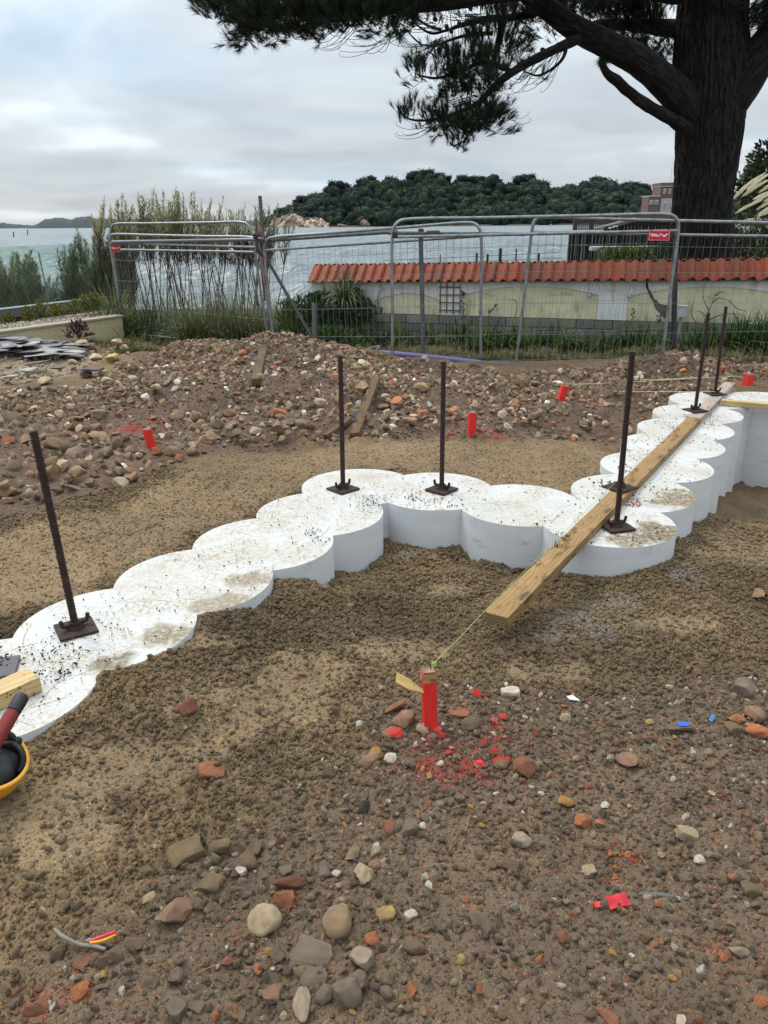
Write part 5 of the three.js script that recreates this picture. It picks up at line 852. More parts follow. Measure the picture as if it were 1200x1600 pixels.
  [[535, 350, 12, 5, 'small bare sandy patch at the foot of the headland right of the cliff'], [570, 347, 11, 9, 'tall sandy scar at the foot of the headland, right of the small patch']].forEach(([px, py, w, h, l], i) => { const b = onZ(px, py, Z + 46 * K); const s = mesh('sandy_scar', stoneGeo(300 + i, { detail: 3, cuts: 7, sy: h / w * .9 }), new THREE.MeshStandardMaterial({ color: lin(.2, .14, .10), vertexColors: true, roughness: 1 })); s.scale.setScalar(w / 1202 * 620 * 1.1 * K); s.position.copy(b).add(V(0, -2.5, -2)); tag(s, l, 'bank'); });
  // beach line
  const bl = []; for (let px = 510; px <= 1010; px += 10) { const b = onZ(px, 352, shore(px) + 4); bl.push(V(b.x, SEA + .25, b.z)); }
  tag(mesh('shore_strip', tube(bl, [1.6], 120, 6), M([.13, .10, .075], 1)), 'narrow brown shore under the headland', null, null, 'structure');
  // far low islands at the left
  for (const [x0, x1, zz, pts, l] of [[52, 190, -4200, [[52, 355], [60, 349], [72, 342], [95, 340], [110, 343], [122, 339], [140, 338], [150, 342], [165, 341], [190, 343], [250, 341], [330, 343], [420, 345]], 'low wooded island on the left horizon'], [-200, 60, -7000, [[-200, 350], [-60, 348], [0, 348], [20, 350], [60, 353]], 'fainter low shore at the far left horizon']]) {
    const ip = [], ii = []; let k = 0; const X = pts.map((q) => q[0]);
    for (let px = X[0]; px <= X[X.length - 1]; px += 1.5) { let y = 350; for (let i = 1; i < pts.length; i++) if (px >= pts[i - 1][0] && px <= pts[i][0]) y = lerp(pts[i - 1][1], pts[i][1], (px - pts[i - 1][0]) / (pts[i][0] - pts[i - 1][0])); y += noise2(px * .35, 3) * 1.5 + noise2(px * .11, 5) * 1.4; const t = onZ(px, y, zz); for (const [dy, dz] of [[SEA - 2, 60], [lerp(SEA, t.y, .6), 30], [t.y, 0], [SEA - 2, -120]]) ip.push(t.x, dy, zz + dz * 2); if (k) for (let j = 1; j < 4; j++) { const o = k * 4 + j; ii.push(o - 5, o - 4, o, o - 5, o, o - 1); } k++; }
    const ig = new THREE.BufferGeometry(); ig.setAttribute('position', new THREE.Float32BufferAttribute(ip, 3)); ig.setIndex(ii); ig.computeVertexNormals(); tag(mesh('far_island', ig, M([.045, .062, .062], 1, { side: THREE.DoubleSide })), l, null, null, 'structure');
  }
  // two channel posts in the water
  for (const [px, y0, y1, l] of [[21, 362, 370, 'left one of two dark posts standing far out in the water'], [43, 359, 366, 'right one of two dark posts standing far out in the water']]) { const b = at(px, y1, SEA), t = onZ(px, y0, b.z); tag(mesh('channel_post', tube([V(b.x, SEA - 1, b.z), V(t.x, t.y, b.z)], [(y1 - y0) * .0035, (y1 - y0) * .003].map((q) => q * -b.z / 40), 2, 8), M([.03, .03, .03], .9)), l, 'post'); }
  // small boat before the shore, white sail-less hull
  const bp = onZ(862, 332, -900); const bt = thing('moored_boat', 'tiny white boat moored before the wooded shore, above the fence rail', 'boat', [bp.x, SEA + .2, -900]);
  const hull = new THREE.SphereGeometry(1, 16, 8, 0, 6.283, Math.PI / 2, Math.PI / 2); hull.scale(2.8, .9, .9); mesh('hull', place(hull, 0, .9, 0), M([.7, .7, .7], .5), bt); mesh('cabin', place(rbox(1.4, .8, .9, .1), .2, 1.3, 0), M([.6, .62, .65], .5), bt); mesh('mast', place(new THREE.CylinderGeometry(.05, .07, 5, 6), -.1, 3.3, 0), M([.5, .5, .5], .5), bt);
}
{ // brick building beside the trunk
  const Z = -300, p = onZ(1024, 327, Z), s = Z / -1202, W = (a) => a * s;
  const b = thing('brick_building', 'red brick and stone building with flat parapet, left of the pine trunk', 'building', [p.x, p.y, Z]);
  const brick = M([.22, .135, .115], .95, { map: texture(128, 128, (u, v) => { const n = .85 + fbm(u * 9, v * 9, 3) * .3; return [n, n, n]; }) }), stonem = M([.40, .36, .32], .9), pane = M([.20, .24, .28], .25);
  const box = (n, x0, x1, y0, y1, d, m, par, z = 0) => mesh(n, place(rbox(W(x1 - x0), W(y1 - y0), d, .05), W((x0 + x1) / 2), W((y0 + y1) / 2), z), m, par);
  box('low_wing', -16, 0, -6, 17, 8, brick, b); box('tower_wall', 0, 40, -10, 31, 9, brick, b, -1); box('stone_facing', 2, 40, -6, 14, 9.1, stonem, b, -.9); box('parapet', -1, 41, 31, 35, 9.6, brick, b, -1); box('string_course', -.6, 40.5, 29.6, 31, 9.5, stonem, b, -1); box('cornice', -16.6, 0, 16.4, 18, 8.5, stonem, b);
  for (const x of [-12, -5]) { const f = box('window', x - 2.4, x + 2.4, 6, 12, .5, M([.62, .6, .57], .8), b, 4.05); box('pane', x - 1.8, x + 1.8, 6.5, 11.4, .3, pane, f, 4.3 - 0); }
  for (const x of [6, 13, 20, 28]) { const f = box('window', x - 1.8, x + 1.8, 20, 27, .5, M([.58, .53, .48], .8), b, 3.6); box('pane', x - 1.1, x + 1.1, 20.6, 26.4, .3, pane, f, 3.85); }
  for (const x of [8, 18, 28]) { const f = box('window', x - 2, x + 2, 2, 9, .5, M([.6, .58, .55], .8), b, 3.8); box('pane', x - 1.3, x + 1.3, 2.6, 8.4, .3, pane, f, 4.05); }
  for (const c of b.children) if (c.name === 'window') for (const q of c.children) q.position.set(0, 0, 0);
  mesh('aerial', place(new THREE.CylinderGeometry(.06, .06, 5, 5), W(19), W(35) + 2.5, -1), M([.2, .2, .2], .6), b);
  const cl = thing('sea_wall_house', 'low brown roof line below the brick building, behind the dark fence', 'wall', [onZ(1005, 340, -120).x, onZ(1005, 340, -120).y - 1, -120]); mesh('wall_face', place(rbox(11, 1.6, 1, .05), 2, .6, 0), M([.11, .085, .06], .95), cl); mesh('coping', place(rbox(11.2, .2, 1.2, .04), 2, 1.5, 0), M([.2, .18, .15], .9), cl);
}
// ---------------------------------------------------------------- garden wall with tile coping
const WX0 = at(485, 540, -.3).x, wallZ = (x) => lerp(-13.6, -11.6, clamp((x + 1.4) / 7.2, -.2, 1.6));
const onWall = (px, py, off = 0) => { let p = onZ(px, py, -12.6); for (let i = 0; i < 6; i++) p = onZ(px, py, wallZ(p.x) + off); return p; };
{
  const A = onWall(487, 500), B = onWall(1330, 500), len = Math.hypot(B.x - A.x, B.z - A.z), ang = -Math.atan2(B.z - A.z, B.x - A.x);
  const wall = thing('garden_wall', 'cream garden wall with white arched bands and orange tile coping behind the fence', 'wall', [A.x, 0, A.z], ang);
  wall.updateMatrixWorld(true);
  const loc = (px, py, off = 0) => wall.worldToLocal(onWall(px, py, off));       // photograph point on the face -> (along, height)
  const T = (px, py) => { const q = loc(px, py); return [q.x, q.y]; };
  const stain = texture(512, 256, (u, v) => { const n = .92 + fbm(u * 9, v * 4, 4) * .10, s = sstep(.15, .6, fbm(u * 30, v * 2, 3)) * .11 + sstep(.3, .6, fbm(u * 6 + 3, v * 6, 4)) * .1; return [n - s, n - s * 1.1, n - s * 1.6]; }); stain.repeat.set(.3, 1);
  const cream = M([.82, .76, .52], .92, { map: stain }), white = M([.86, .85, .82], .9, { map: stain }), block = M([.17, .16, .135], .98, { map: grit, bumpMap: grit, bumpScale: .006 });
  const yTop = (x) => 0; 
  // faces as shapes in (along, height)
  const ex = (sh, d, z, m, n) => { const g = new THREE.ExtrudeGeometry(sh, { depth: d, bevelEnabled: false, curveSegments: 16 }); g.translate(0, 0, z); return mesh(n, boxUV(g), m, wall); };
  const poly = (pts) => { const s = new THREE.Shape(); pts.forEach(([x, y], i) => i ? s.lineTo(x, y) : s.moveTo(x, y)); return s; };
  const [xl] = T(489, 500), [xr] = T(1330, 500);
  const topAt = (x) => lerp(T(489, 440)[1], T(1330, 436)[1], (x - xl) / (xr - xl)), botAt = (x) => lerp(T(489, 486)[1], T(1330, 511)[1], (x - xl) / (xr - xl));
  const core = poly([[xl, -.7], [xr, -.7], [xr, topAt(xr)], [xl, topAt(xl)]]); ex(core, .20, -.22, block, 'wall_core');
  // the crack: a jagged strip of render missing
  const crack = [[1018, 466], [1026, 469], [1031, 475], [1043, 477], [1046, 501], [1037, 498], [1030, 489], [1024, 483], [1021, 475]].map(([x, y]) => T(x, y));
  const panels = [[585, 690, 470, 458], [722, 935, 461, 447], [982, 1216, 463, 448]].map(([a, b, s, m]) => { const p0 = T(a, s), p1 = T(b, s + (a > 900 ? -4 : 0)), pm = T((a + b) / 2, m); return { a: p0, b: p1, m: pm }; });
  panels.unshift({ a: T(495, 470), b: T(582, 472), m: T(540, 462) }); panels.push({ a: [panels[3].b[0] + .25, panels[3].b[1]], b: [xr, panels[3].b[1]], m: [(panels[3].b[0] + xr) / 2 + .1, panels[3].m[1]] });
  const arc = (p, n = 14) => [...Array(n + 1)].map((_, i) => { const t = i / n, x = lerp(p.a[0], p.b[0], t), base = lerp(p.a[1], p.b[1], t), hm = p.m[1] - (p.a[1] + p.b[1]) / 2; return [x, base + hm * 4 * t * (1 - t)]; });
  panels.forEach((p, i) => { const s = poly([[p.a[0] + .004, botAt(p.a[0])], [p.b[0] - .004, botAt(p.b[0])], ...arc(p).reverse().map(([x, y]) => [clamp(x, p.a[0] + .004, p.b[0] - .004), y + .01])]); if (i === 3) s.holes.push(new THREE.Path(crack.map(([x, y]) => new THREE.Vector2(x, y)))); ex(s, .014, -.018, cream, 'cream_panel'); });
  // white band with its piers, one outline
  const band = [[xl, topAt(xl)]]; band.push([xl, botAt(xl)]);
  panels.forEach((p, i) => { band.push([p.a[0], botAt(p.a[0])], ...arc(p), [p.b[0], botAt(p.b[0])]); });
  const bs = poly([...band, [xr + .002, botAt(xr)], [xr + .002, topAt(xr)]]);
  ex(bs, .03, -.016, white, 'white_band');
  const crackTop = poly([[1009, 440], [1012, 440], [1013, 449], [1017, 456], [1022, 467], [1018, 467], [1014, 459], [1009, 449]].map(([x, y]) => T(x, y))); ex(crackTop, .003, .0145, M([.05, .045, .04], 1), 'crack');
  // rough block base, proud courses
  const r = rng(31);
  const botN = 30; for (let c = 0; c < 3; c++) for (let i = 0; i < botN; i++) { const w = (xr - xl) / botN, x = xl + (i + .5 + (c % 2) * .5) * w; if (x + w / 2 > xr) continue; const h = .13, y = botAt(x) - .012 - h * (c + .5) - c * .012; const g = rbox(w - .012, h, .05, .006); const m = mesh('block', place(g, x, y, -.016 + (r() - .5) * .012), blockMats[Math.floor(r() * 3)] , wall); }
  // lamp fittings, meter
  for (const [px, py] of [[921, 461], [984, 462]]) { const q = loc(px, py); const l = mesh('wall_lamp', place(rbox(.05, .04, .05, .01), q.x, q.y, .04), M([.5, .5, .5], .4), wall); mesh('lamp_bracket', place(rbox(.02, .02, .04, .004), q.x + .02, q.y + .015, .025), M([.05, .05, .05], .5), l); }
  // tiles of the coping, one by one: pan and roll
  const tileMat = [[.33, .058, .014], [.37, .068, .017], [.28, .05, .014], [.33, .075, .025], [.25, .055, .02]].map((c) => M(c, .72, { map: tileTex, bumpMap: grit, bumpScale: .002 }));
  const prof = (t, w, H) => { if (t < .42) return [t * w, H * .10 * (1 - Math.sin(t / .42 * Math.PI))]; const a = (t - .42) / .58; return [t * w, H * (.12 + .95 * Math.sin(a * Math.PI))]; };
  const tileGeo = (w, L, H) => { const n = 14, pos = [], idx = []; for (let s = 0; s < 2; s++) for (let e = 0; e < 2; e++) for (let i = 0; i <= n; i++) { const [x, y] = prof(i / n, w * 1.06, H); const k = e ? 1 : .9; pos.push(x, y * k - s * .012, e ? L : 0); } const row = n + 1; for (let i = 0; i < n; i++) { for (const [a, b, f] of [[0, row, 1], [2 * row, 3 * row, 0]]) { const q = [a + i, a + i + 1, b + i, b + i + 1]; f ? idx.push(q[0], q[2], q[1], q[1], q[2], q[3]) : idx.push(q[0], q[1], q[2], q[1], q[3], q[2]); } const a = row + i, b = 3 * row + i; idx.push(a, b, a + 1, a + 1, b, b + 1); const c = i, d = 2 * row + i; idx.push(c, c + 1, d, c + 1, d + 1, d); } for (const i of [0, n]) idx.push(i, row + i, 2 * row + i, row + i, 3 * row + i, 2 * row + i); const g = new THREE.BufferGeometry(); g.setAttribute('position', new THREE.Float32BufferAttribute(pos, 3)); g.setIndex(idx); const uv = []; for (let i = 0; i < pos.length / 3; i++) uv.push(pos[i * 3] * 2, pos[i * 3 + 2] * 2); g.setAttribute('uv', new THREE.Float32BufferAttribute(uv, 2)); return toCreasedNormals(g, .9); };
  // front slope rises from the eave (in front of the face) to the ridge (behind it)
  const [xc] = T(1012, 445), ov = .13, run = .34;
  const eave = (x) => topAt(x) - .005; const ridgeY = (px) => loc(px, px < 1012 ? 412 : lerp(411, 404, (px - 1012) / 190), -.2);
  let px = 489; const xs = []; for (let x = xl - .02; x < xr;) { const t = (x - xl) / (xr - xl), w = x > xc ? .205 : lerp(.158, .185, clamp((x - xl) / (xc - xl))); xs.push([x, w]); x += w; if (x > xc - .09 && x < xc && w < .2) { x = xc + .03; } }
  const rl = T(489, 412)[1] * 1, geos = {};
  const ridge = (x) => { const t = clamp((x - xl) / (xr - xl)); const a = loc(489, 413, -.2).y, b = loc(1200, 405, -.2).y; return lerp(a, b, t * 1.18 > 1 ? 1 : t * 1.18); };
  xs.forEach(([x, w], i) => { const y0 = eave(x), y1 = ridge(x) - .02, L = Math.hypot(run, y1 - y0), k = w.toFixed(2), H = w * .32; geos[k] ??= tileGeo(w, 1, H); const t = mesh('tile', geos[k], tileMat[Math.floor(r() * 5)], wall); t.position.set(x, y1 + (r() - .5) * .008, ov - run); t.scale.set(1, 1, L); t.rotation.set(Math.atan2(y1 - y0, run) + (r() - .5) * .02, (r() - .5) * .03, (r() - .5) * .02); const u = mesh('back_tile', geos[k], tileMat[Math.floor(r() * 5)], wall); u.position.set(x + w, y1 - .01, ov - run - .004); u.scale.set(1, 1, L * .9); u.rotation.set(-Math.atan2(y1 - y0, run), Math.PI, 0); });
  const bed = []; for (let i = 0; i < 24; i++) { const x0 = lerp(xl, xr, i / 24), x1 = lerp(xl, xr, (i + 1) / 24); const s = poly([[.10, eave(x0) - .01], [-.2, ridge(x0) - .07], [-.42, eave(x0) - .06]]); const g = new THREE.ExtrudeGeometry(s, { depth: x1 - x0, bevelEnabled: false }); g.rotateY(Math.PI / 2); g.translate(x0, 0, 0); g.scale(1, 1, 1); const q = g.attributes.position; for (let k = 0; k < q.count; k++) q.setZ(k, q.getZ(k)); bed.push(g); }
  // mortar bed under the tiles
  { const pts = []; const g = new THREE.BufferGeometry(), pos = [], idx = []; for (let i = 0; i <= 40; i++) { const x = lerp(xl + .02, xr, i / 40); pos.push(x, eave(x) - .005, .09, x, ridge(x) - .05, ov - run, x, eave(x) - .06, -.42); if (i) { const o = i * 3; idx.push(o - 3, o, o - 2, o, o + 1, o - 2, o - 2, o + 1, o - 1, o + 1, o + 2, o - 1); } } g.setAttribute('position', new THREE.Float32BufferAttribute(pos, 3)); g.setIndex(idx); g.computeVertexNormals(); mesh('mortar_bed', boxUV(g), M([.24, .20, .16], 1, { side: THREE.DoubleSide }), wall); }
  // trellis against the narrow pier
  const tr = thing('trellis', 'small brown wooden trellis on the wall behind the fence post', 'trellis', [0, 0, 0]); tr.position.copy(wall.position); tr.rotation.copy(wall.rotation);
  const [tx0, ty0] = T(688, 489), [tx1, ty1] = T(720, 441); const tw = M([.13, .085, .05], .95);
  for (let i = 0; i < 4; i++) mesh('upright', place(rbox(.018, ty1 - ty0, .014, .003), lerp(tx0, tx1, i / 3), (ty0 + ty1) / 2, .026), tw, tr);
  for (let i = 0; i < 4; i++) mesh('slat', place(rbox(tx1 - tx0 + .03, .018, .012, .003), (tx0 + tx1) / 2, lerp(ty0, ty1, (i + .4) / 4), .041), tw, tr);
  // meter cabinet on its post
  const mc = onWall(1061, 487, .25); const mb = thing('meter_cabinet', 'small grey meter cabinet on pipes before the wall, right fence post', 'cabinet', [mc.x, mc.y, mc.z], ang);
  mesh('box', rbox(.22, .16, .12, .012, 2), M([.42, .44, .43], .6), mb); mesh('lid', place(rbox(.235, .02, .135, .006), 0, .085, 0), M([.48, .5, .49], .6), mb);
  const pipe = M([.06, .06, .06], .6); mesh('pipe', tube([V(-.05, -.08, 0), V(-.055, -.35, .01), V(-.04, -.75, 0)], [.02, .022, .022], 10, 10), pipe, mb); mesh('pipe', tube([V(.04, -.08, 0), V(.03, -.3, .0), V(-.01, -.75, .03)], [.018, .028, .028], 10, 10), M([.30, .30, .29], .5), mb);
}
// ---------------------------------------------------------------- beyond the wall, right: dark board fence, hedge, posts
{
  const bz = -21, a = onZ(886, 404, bz), boards = [];
  const f = thing('board_fence', 'dark weathered board fence beyond the wall, left of the pine trunk', 'fence', [a.x, 0, bz]);
  const wd = [[.055, .045, .038], [.07, .058, .05], [.045, .036, .032], [.085, .072, .062]].map((c) => M(c, .95, { map: woodOld.map })); const r = rng(6);
  const x1 = onZ(1120, 400, bz).x - a.x, n = 44; const gy = onZ(886, 406, bz).y - .15;
  for (let i = 0; i < n; i++) { const x = i / n * x1, w = x1 / n, ph = onZ(886, 363, bz).y, pxm = 886 + i / n * 234, ty = pxm < 925 ? onZ(pxm, 363, bz).y : pxm < 995 ? lerp(onZ(pxm, 363, bz).y, onZ(pxm, 343, bz).y, (pxm - 925) / 70) : onZ(pxm, 343, bz).y; const h = ty - gy; mesh('board', place(rbox(w * .93, h, .02, .004), x + w / 2, gy + h / 2, (r() - .5) * .012), wd[Math.floor(r() * 4)], f); }
  const lt = thing('lattice_panel', 'grey lattice panel on the far end of the board fence', 'lattice', [onZ(898, 358, bz + .2).x, onZ(898, 359, bz + .2).y, bz + .2]);
  const lm = M([.085, .08, .075], .9), lw = onZ(968, 350, bz).x - onZ(898, 350, bz).x, lh = onZ(900, 345, bz).y - onZ(900, 360, bz).y;
  for (let i = 0; i <= 22; i++) { const t = i / 22, h = lh * (t < .6 ? 1 : lerp(1, .45, (t - .6) / .4)); mesh('upright', place(new THREE.BoxGeometry(.02, h, .012), t * lw, lh - h / 2, 0), lm, lt); }
  for (let i = 0; i <= 7; i++) { const t = i / 7, w = lw * (t < .5 ? lerp(.66, 1, t * 2) : 1); mesh('slat', place(new THREE.BoxGeometry(w, .018, .012), w / 2, t * lh, .014), lm, lt); }
  for (const t of [0, .36, .7]) mesh('post', place(rbox(.09, lh * 1.15, .06, .006), t * lw, lh * .53, -.03), lm, lt);
  mesh('sloping_rail', tube([onZ(930, 357, bz + .25), onZ(992, 342, bz + .25)].map((p) => lt.worldToLocal(p)), [.035], 2, 6), M([.33, .31, .29], .9), lt);
  const sl = mesh('white_kerb', rbox(1.9, .1, .25, .02), M([.45, .43, .38], .9)); const sp = onZ(985, 388, -19.2); sl.position.set(sp.x, sp.y, sp.z); tag(sl, 'pale stone strip above the clipped hedge by the trunk', 'kerb');
  // thin shore fence posts
  for (const [px, y0, y1, w, l] of [[745, 395, 412, .05, 'short post with a cap on the shore, leftmost of the taller pair'], [762, 397, 412, .05, 'thin short shore post between two taller posts'], [782, 388, 412, .07, 'tallest shore post above the tile coping'], [807, 389, 412, .03, 'thin rod on the shore right of the tallest post'], [842, 396, 412, .05, 'dark short post nearest the board fence'], [688, 398, 412, .025, 'thin rod on the shore, farthest left behind the tile coping']]) { const b = onZ(px, y1 + 20, -17), t = onZ(px, y0, -17); tag(mesh('shore_post', place(new THREE.CylinderGeometry(w * .5, w * .5, t.y - b.y, 10), 0, 0, 0), M([.045, .04, .035], .9)), l, 'post').position.set(t.x, (t.y + b.y) / 2, -17); }
  const wires = [402, 409].map((y, i) => tube([onZ(600, y + 5, -17.02), onZ(760, y - 2 + i, -17.02), onZ(880, y - 8 + i * 2, -17.02)], [.006], 8, 4)); tag(mesh('wire_strand', mergeGeometries(wires), M([.12, .13, .13], .6)), 'thin wire strands along the shore posts', 'wire');
}
// ---------------------------------------------------------------- left terrace: low cream wall, gravel bed, grey rail, glass screen
{
  const A0 = onZ(20, 517, -11.7), B = onZ(186, 492, -13.5), A = A0.clone().lerp(B, -.9); A.y = B.y = (A0.y + B.y) / 2;
  const RA0 = onZ(0, 483, -13.6), RB = onZ(186, 463, -16.2), RA = RA0.clone().lerp(RB, -.5); RA.y = RB.y = (RA0.y + RB.y) / 2;
  const along = (a, b, root) => { root.position.set((a.x + b.x) / 2, 0, (a.z + b.z) / 2); root.rotation.y = -Math.atan2(b.z - a.z, b.x - a.x); return Math.hypot(b.x - a.x, b.z - a.z); };
  const tw = thing('terrace_wall', 'low cream rendered terrace wall at the left, slates before it', 'wall'), W = along(A, B, tw), top = A.y;
  mesh('render_face', place(rbox(W, .7, .14, .008), 0, top - .36, 0), M([.62, .55, .34], .9, { map: grit }), tw);
  mesh('coping', place(rbox(W + .03, .035, .2, .008), 0, top + .0, 0), M([.40, .35, .26], .95, { map: grit }), tw);
  const bedPts = [A, B, RB, RA].map((p, i) => V(p.x, i < 2 ? top - .01 : RA.y - .22, p.z)), bp = [], bi = [], N = 26;
  for (let i = 0; i <= N; i++) for (let k = 0; k <= 14; k++) { const u = i / N, v = k / 14, p = bedPts[0].clone().lerp(bedPts[1], u).lerp(bedPts[3].clone().lerp(bedPts[2], u), v); p.y += noise2(p.x * 5, p.z * 5) * .02; bp.push(p.x, p.y, p.z); const o = i * 15 + k; if (i && k) bi.push(o - 16, o - 15, o, o - 16, o, o - 1); }
  const bg = new THREE.BufferGeometry(); bg.setAttribute('position', new THREE.Float32BufferAttribute(bp, 3)); bg.setIndex(bi); bg.computeVertexNormals();
  tag(mesh('gravel_bed', boxUV(bg), M([.46, .37, .29], 1, { map: SOIL.map, bumpMap: SOIL.bump, bumpScale: .02, side: THREE.DoubleSide })), 'pale gravel bed on the left terrace', null, null, 'structure');
  const rg = rng(15), gm = [], gc = []; for (let i = 0; i < 1500; i++) { const u = rg(), v = rg() * .7, p = bedPts[0].clone().lerp(bedPts[1], u).lerp(bedPts[3].clone().lerp(bedPts[2], u), v); const s = .02 + .03 * rg(); gm.push(mat4(V(p.x, p.y + s * .2, p.z), new THREE.Euler(rg() * 6, rg() * 6, rg() * 6), s)); const f = .7 + rg() * .6; gc.push(lin(.42 * f, .35 * f, .28 * f)); }
  tag(instanced('bed_gravel', SG.rough[0], new THREE.MeshStandardMaterial({ color: lin(1, 1, 1), vertexColors: true, roughness: 1 }), gm, gc), 'pale loose gravel on the terrace bed', 'gravel', null, 'stuff');
  const rail = thing('balustrade', 'glass balustrade on a grey channel rail along the left terrace', 'balustrade'), rw = along(RA, RB, rail), ry = RA.y;
  mesh('channel_rail', place(rbox(rw, .15, .16, .008), 0, ry - .075, 0), M([.17, .175, .18], .55, { metalness: .3 }), rail); mesh('rail_cap', place(rbox(rw, .02, .18, .005), 0, ry + .008, 0), M([.34, .35, .36], .45, { metalness: .3 }), rail); mesh('rail_foot', place(rbox(rw, .14, .1, .01), 0, ry - .22, 0), M([.05, .045, .04], .9), rail);
  const glass = new THREE.MeshPhysicalMaterial({ color: lin(.86, .93, .91), transmission: 1, thickness: 0, roughness: .06, ior: 1.5 }), np = Math.round(rw / 1.6);
  for (let i = 0; i < np; i++) mesh('glass_pane', place(new THREE.BoxGeometry(rw / np - .02, 1.0, .012), (i + .5 - np / 2) * rw / np, ry + .52, 0), glass, rail);
  const q0 = onZ(76, 468, -14.3), q1 = onZ(60, 394, -14.3); tag(mesh('thin_post', tube([q0, q1], [.013], 2, 8), M([.2, .21, .22], .5, { metalness: .4 })), 'thin leaning metal post at the glass balustrade, left', 'post');
  // slates and broken masonry heaped before the wall
  const r = rng(14), slM = [[.19, .18, .185], [.14, .13, .14], [.27, .255, .25], [.34, .315, .29], [.09, .075, .075], [.12, .085, .075]].map((c) => M(c, .75));
  const slabs = []; const place_ = (px, py, w, d, t, lift, m, label, rx = 0) => { const p = onGround(px, py); const s = mesh('roof_slate', slG[Math.floor(r() * 3)], m); s.scale.set(w, t, d); s.position.copy(p).add(V(0, lift, 0)); s.rotation.set((r() - .5) * .25 + rx, r() * 1.2 - .6, (r() - .5) * .25); tag(s, label, 'slate', 'roof slates heaped before the terrace wall'); };
  const slG = [1, 2, 3].map((s) => stoneGeo(400 + s, { detail: 2, cuts: 3, box: 1, round: 0, sy: 1, rough: .02 })).map((g) => { g.computeBoundingBox(); const z = g.boundingBox.getSize(V(0, 0, 0)); g.scale(1 / z.x, 1 / z.y, 1 / z.z); return g; });
  for (const m of slM) m.vertexColors = true;
  for (let i = 0; i < 64; i++) { const px = -5 + r() * 135, py = 538 + r() * 24 + (px > 80 ? 2 : 0); place_(px, py, .22 + r() * .3, .18 + r() * .16, .012 + r() * .02, .03 + r() * (px < 50 ? .12 : .05), slM[Math.floor(r() * 4)], 'grey roof slate in the heap at the left, before the cream terrace wall'); }
  for (const [px, py, w, k] of [[18, 524, .55, 4], [28, 528, .5, 4], [8, 532, .5, 4], [10, 520, .4, 5], [120, 556, .3, 4], [60, 578, .3, 4], [45, 590, .22, 3], [18, 601, .2, 3], [92, 586, .2, 5], [145, 590, .3, 4]]) place_(px, py, w, .2, .03, .1, slM[k], 'dark slate piece by the left heap before the terrace wall');
  for (const [px, py, w, t, l] of [[128, 542, 24, 'cream', 'cream stone slab on the slate heap at the left'], [105, 556, 18, 'cream', 'pale round stone below the slate heap'], [150, 562, 22, 'cream', 'cream masonry piece left of the fence foot'], [175, 564, 26, 'yellow', 'cream painted masonry piece left of the bank'], [88, 562, 16, 'pale', 'pale stone at the foot of the slate heap'], [140, 548, 28, 'grey', 'grey block right of the slate heap'], [185, 540, 22, 'pale', 'pale concrete fence foot under the left panel'], [178, 548, 16, 'tan', 'tan stone by the concrete fence foot'], [30, 568, 16, 'tan', 'sandy stone left below the slates'], [160, 585, 14, 'pale', 'pale shard on the sandy ground left of the bank'], [135, 588, 18, 'slate', 'dark shard on the sandy ground left of the bank'], [115, 570, 20, 'tan', 'tan rubble below the cream masonry'], [70, 600, 24, 'pale', 'pale flat stone on the sandy ground at the left'], [15, 590, 20, 'grey', 'grey stone on the sandy ground at the left edge']]) stone(px, py, w, r() < .5 ? 'block' : 'rough', t, l, { sink: .05, name: 'masonry_piece', category: 'rubble', h: .8 });
}
// ---------------------------------------------------------------- temporary mesh fence panels
const galvTex = texture(256, 256, (u, v) => { const n = .9 + fbm(u * 14, v * 14, 3) * .16 + noise2(u * 120, v * 120) * .05; return [n, n, n]; }), galv = new THREE.MeshStandardMaterial({ color: lin(.36, .375, .38), map: galvTex, roughness: .42, metalness: .65 }), galvDull = M([.16, .17, .175], .6, { metalness: .5, map: galvTex }), wireMat = M([.26, .275, .28], .5, { metalness: .5 }), darkSteel = M([.045, .046, .046], .6, { metalness: .3 }), purple = M([.165, .14, .30], .55);
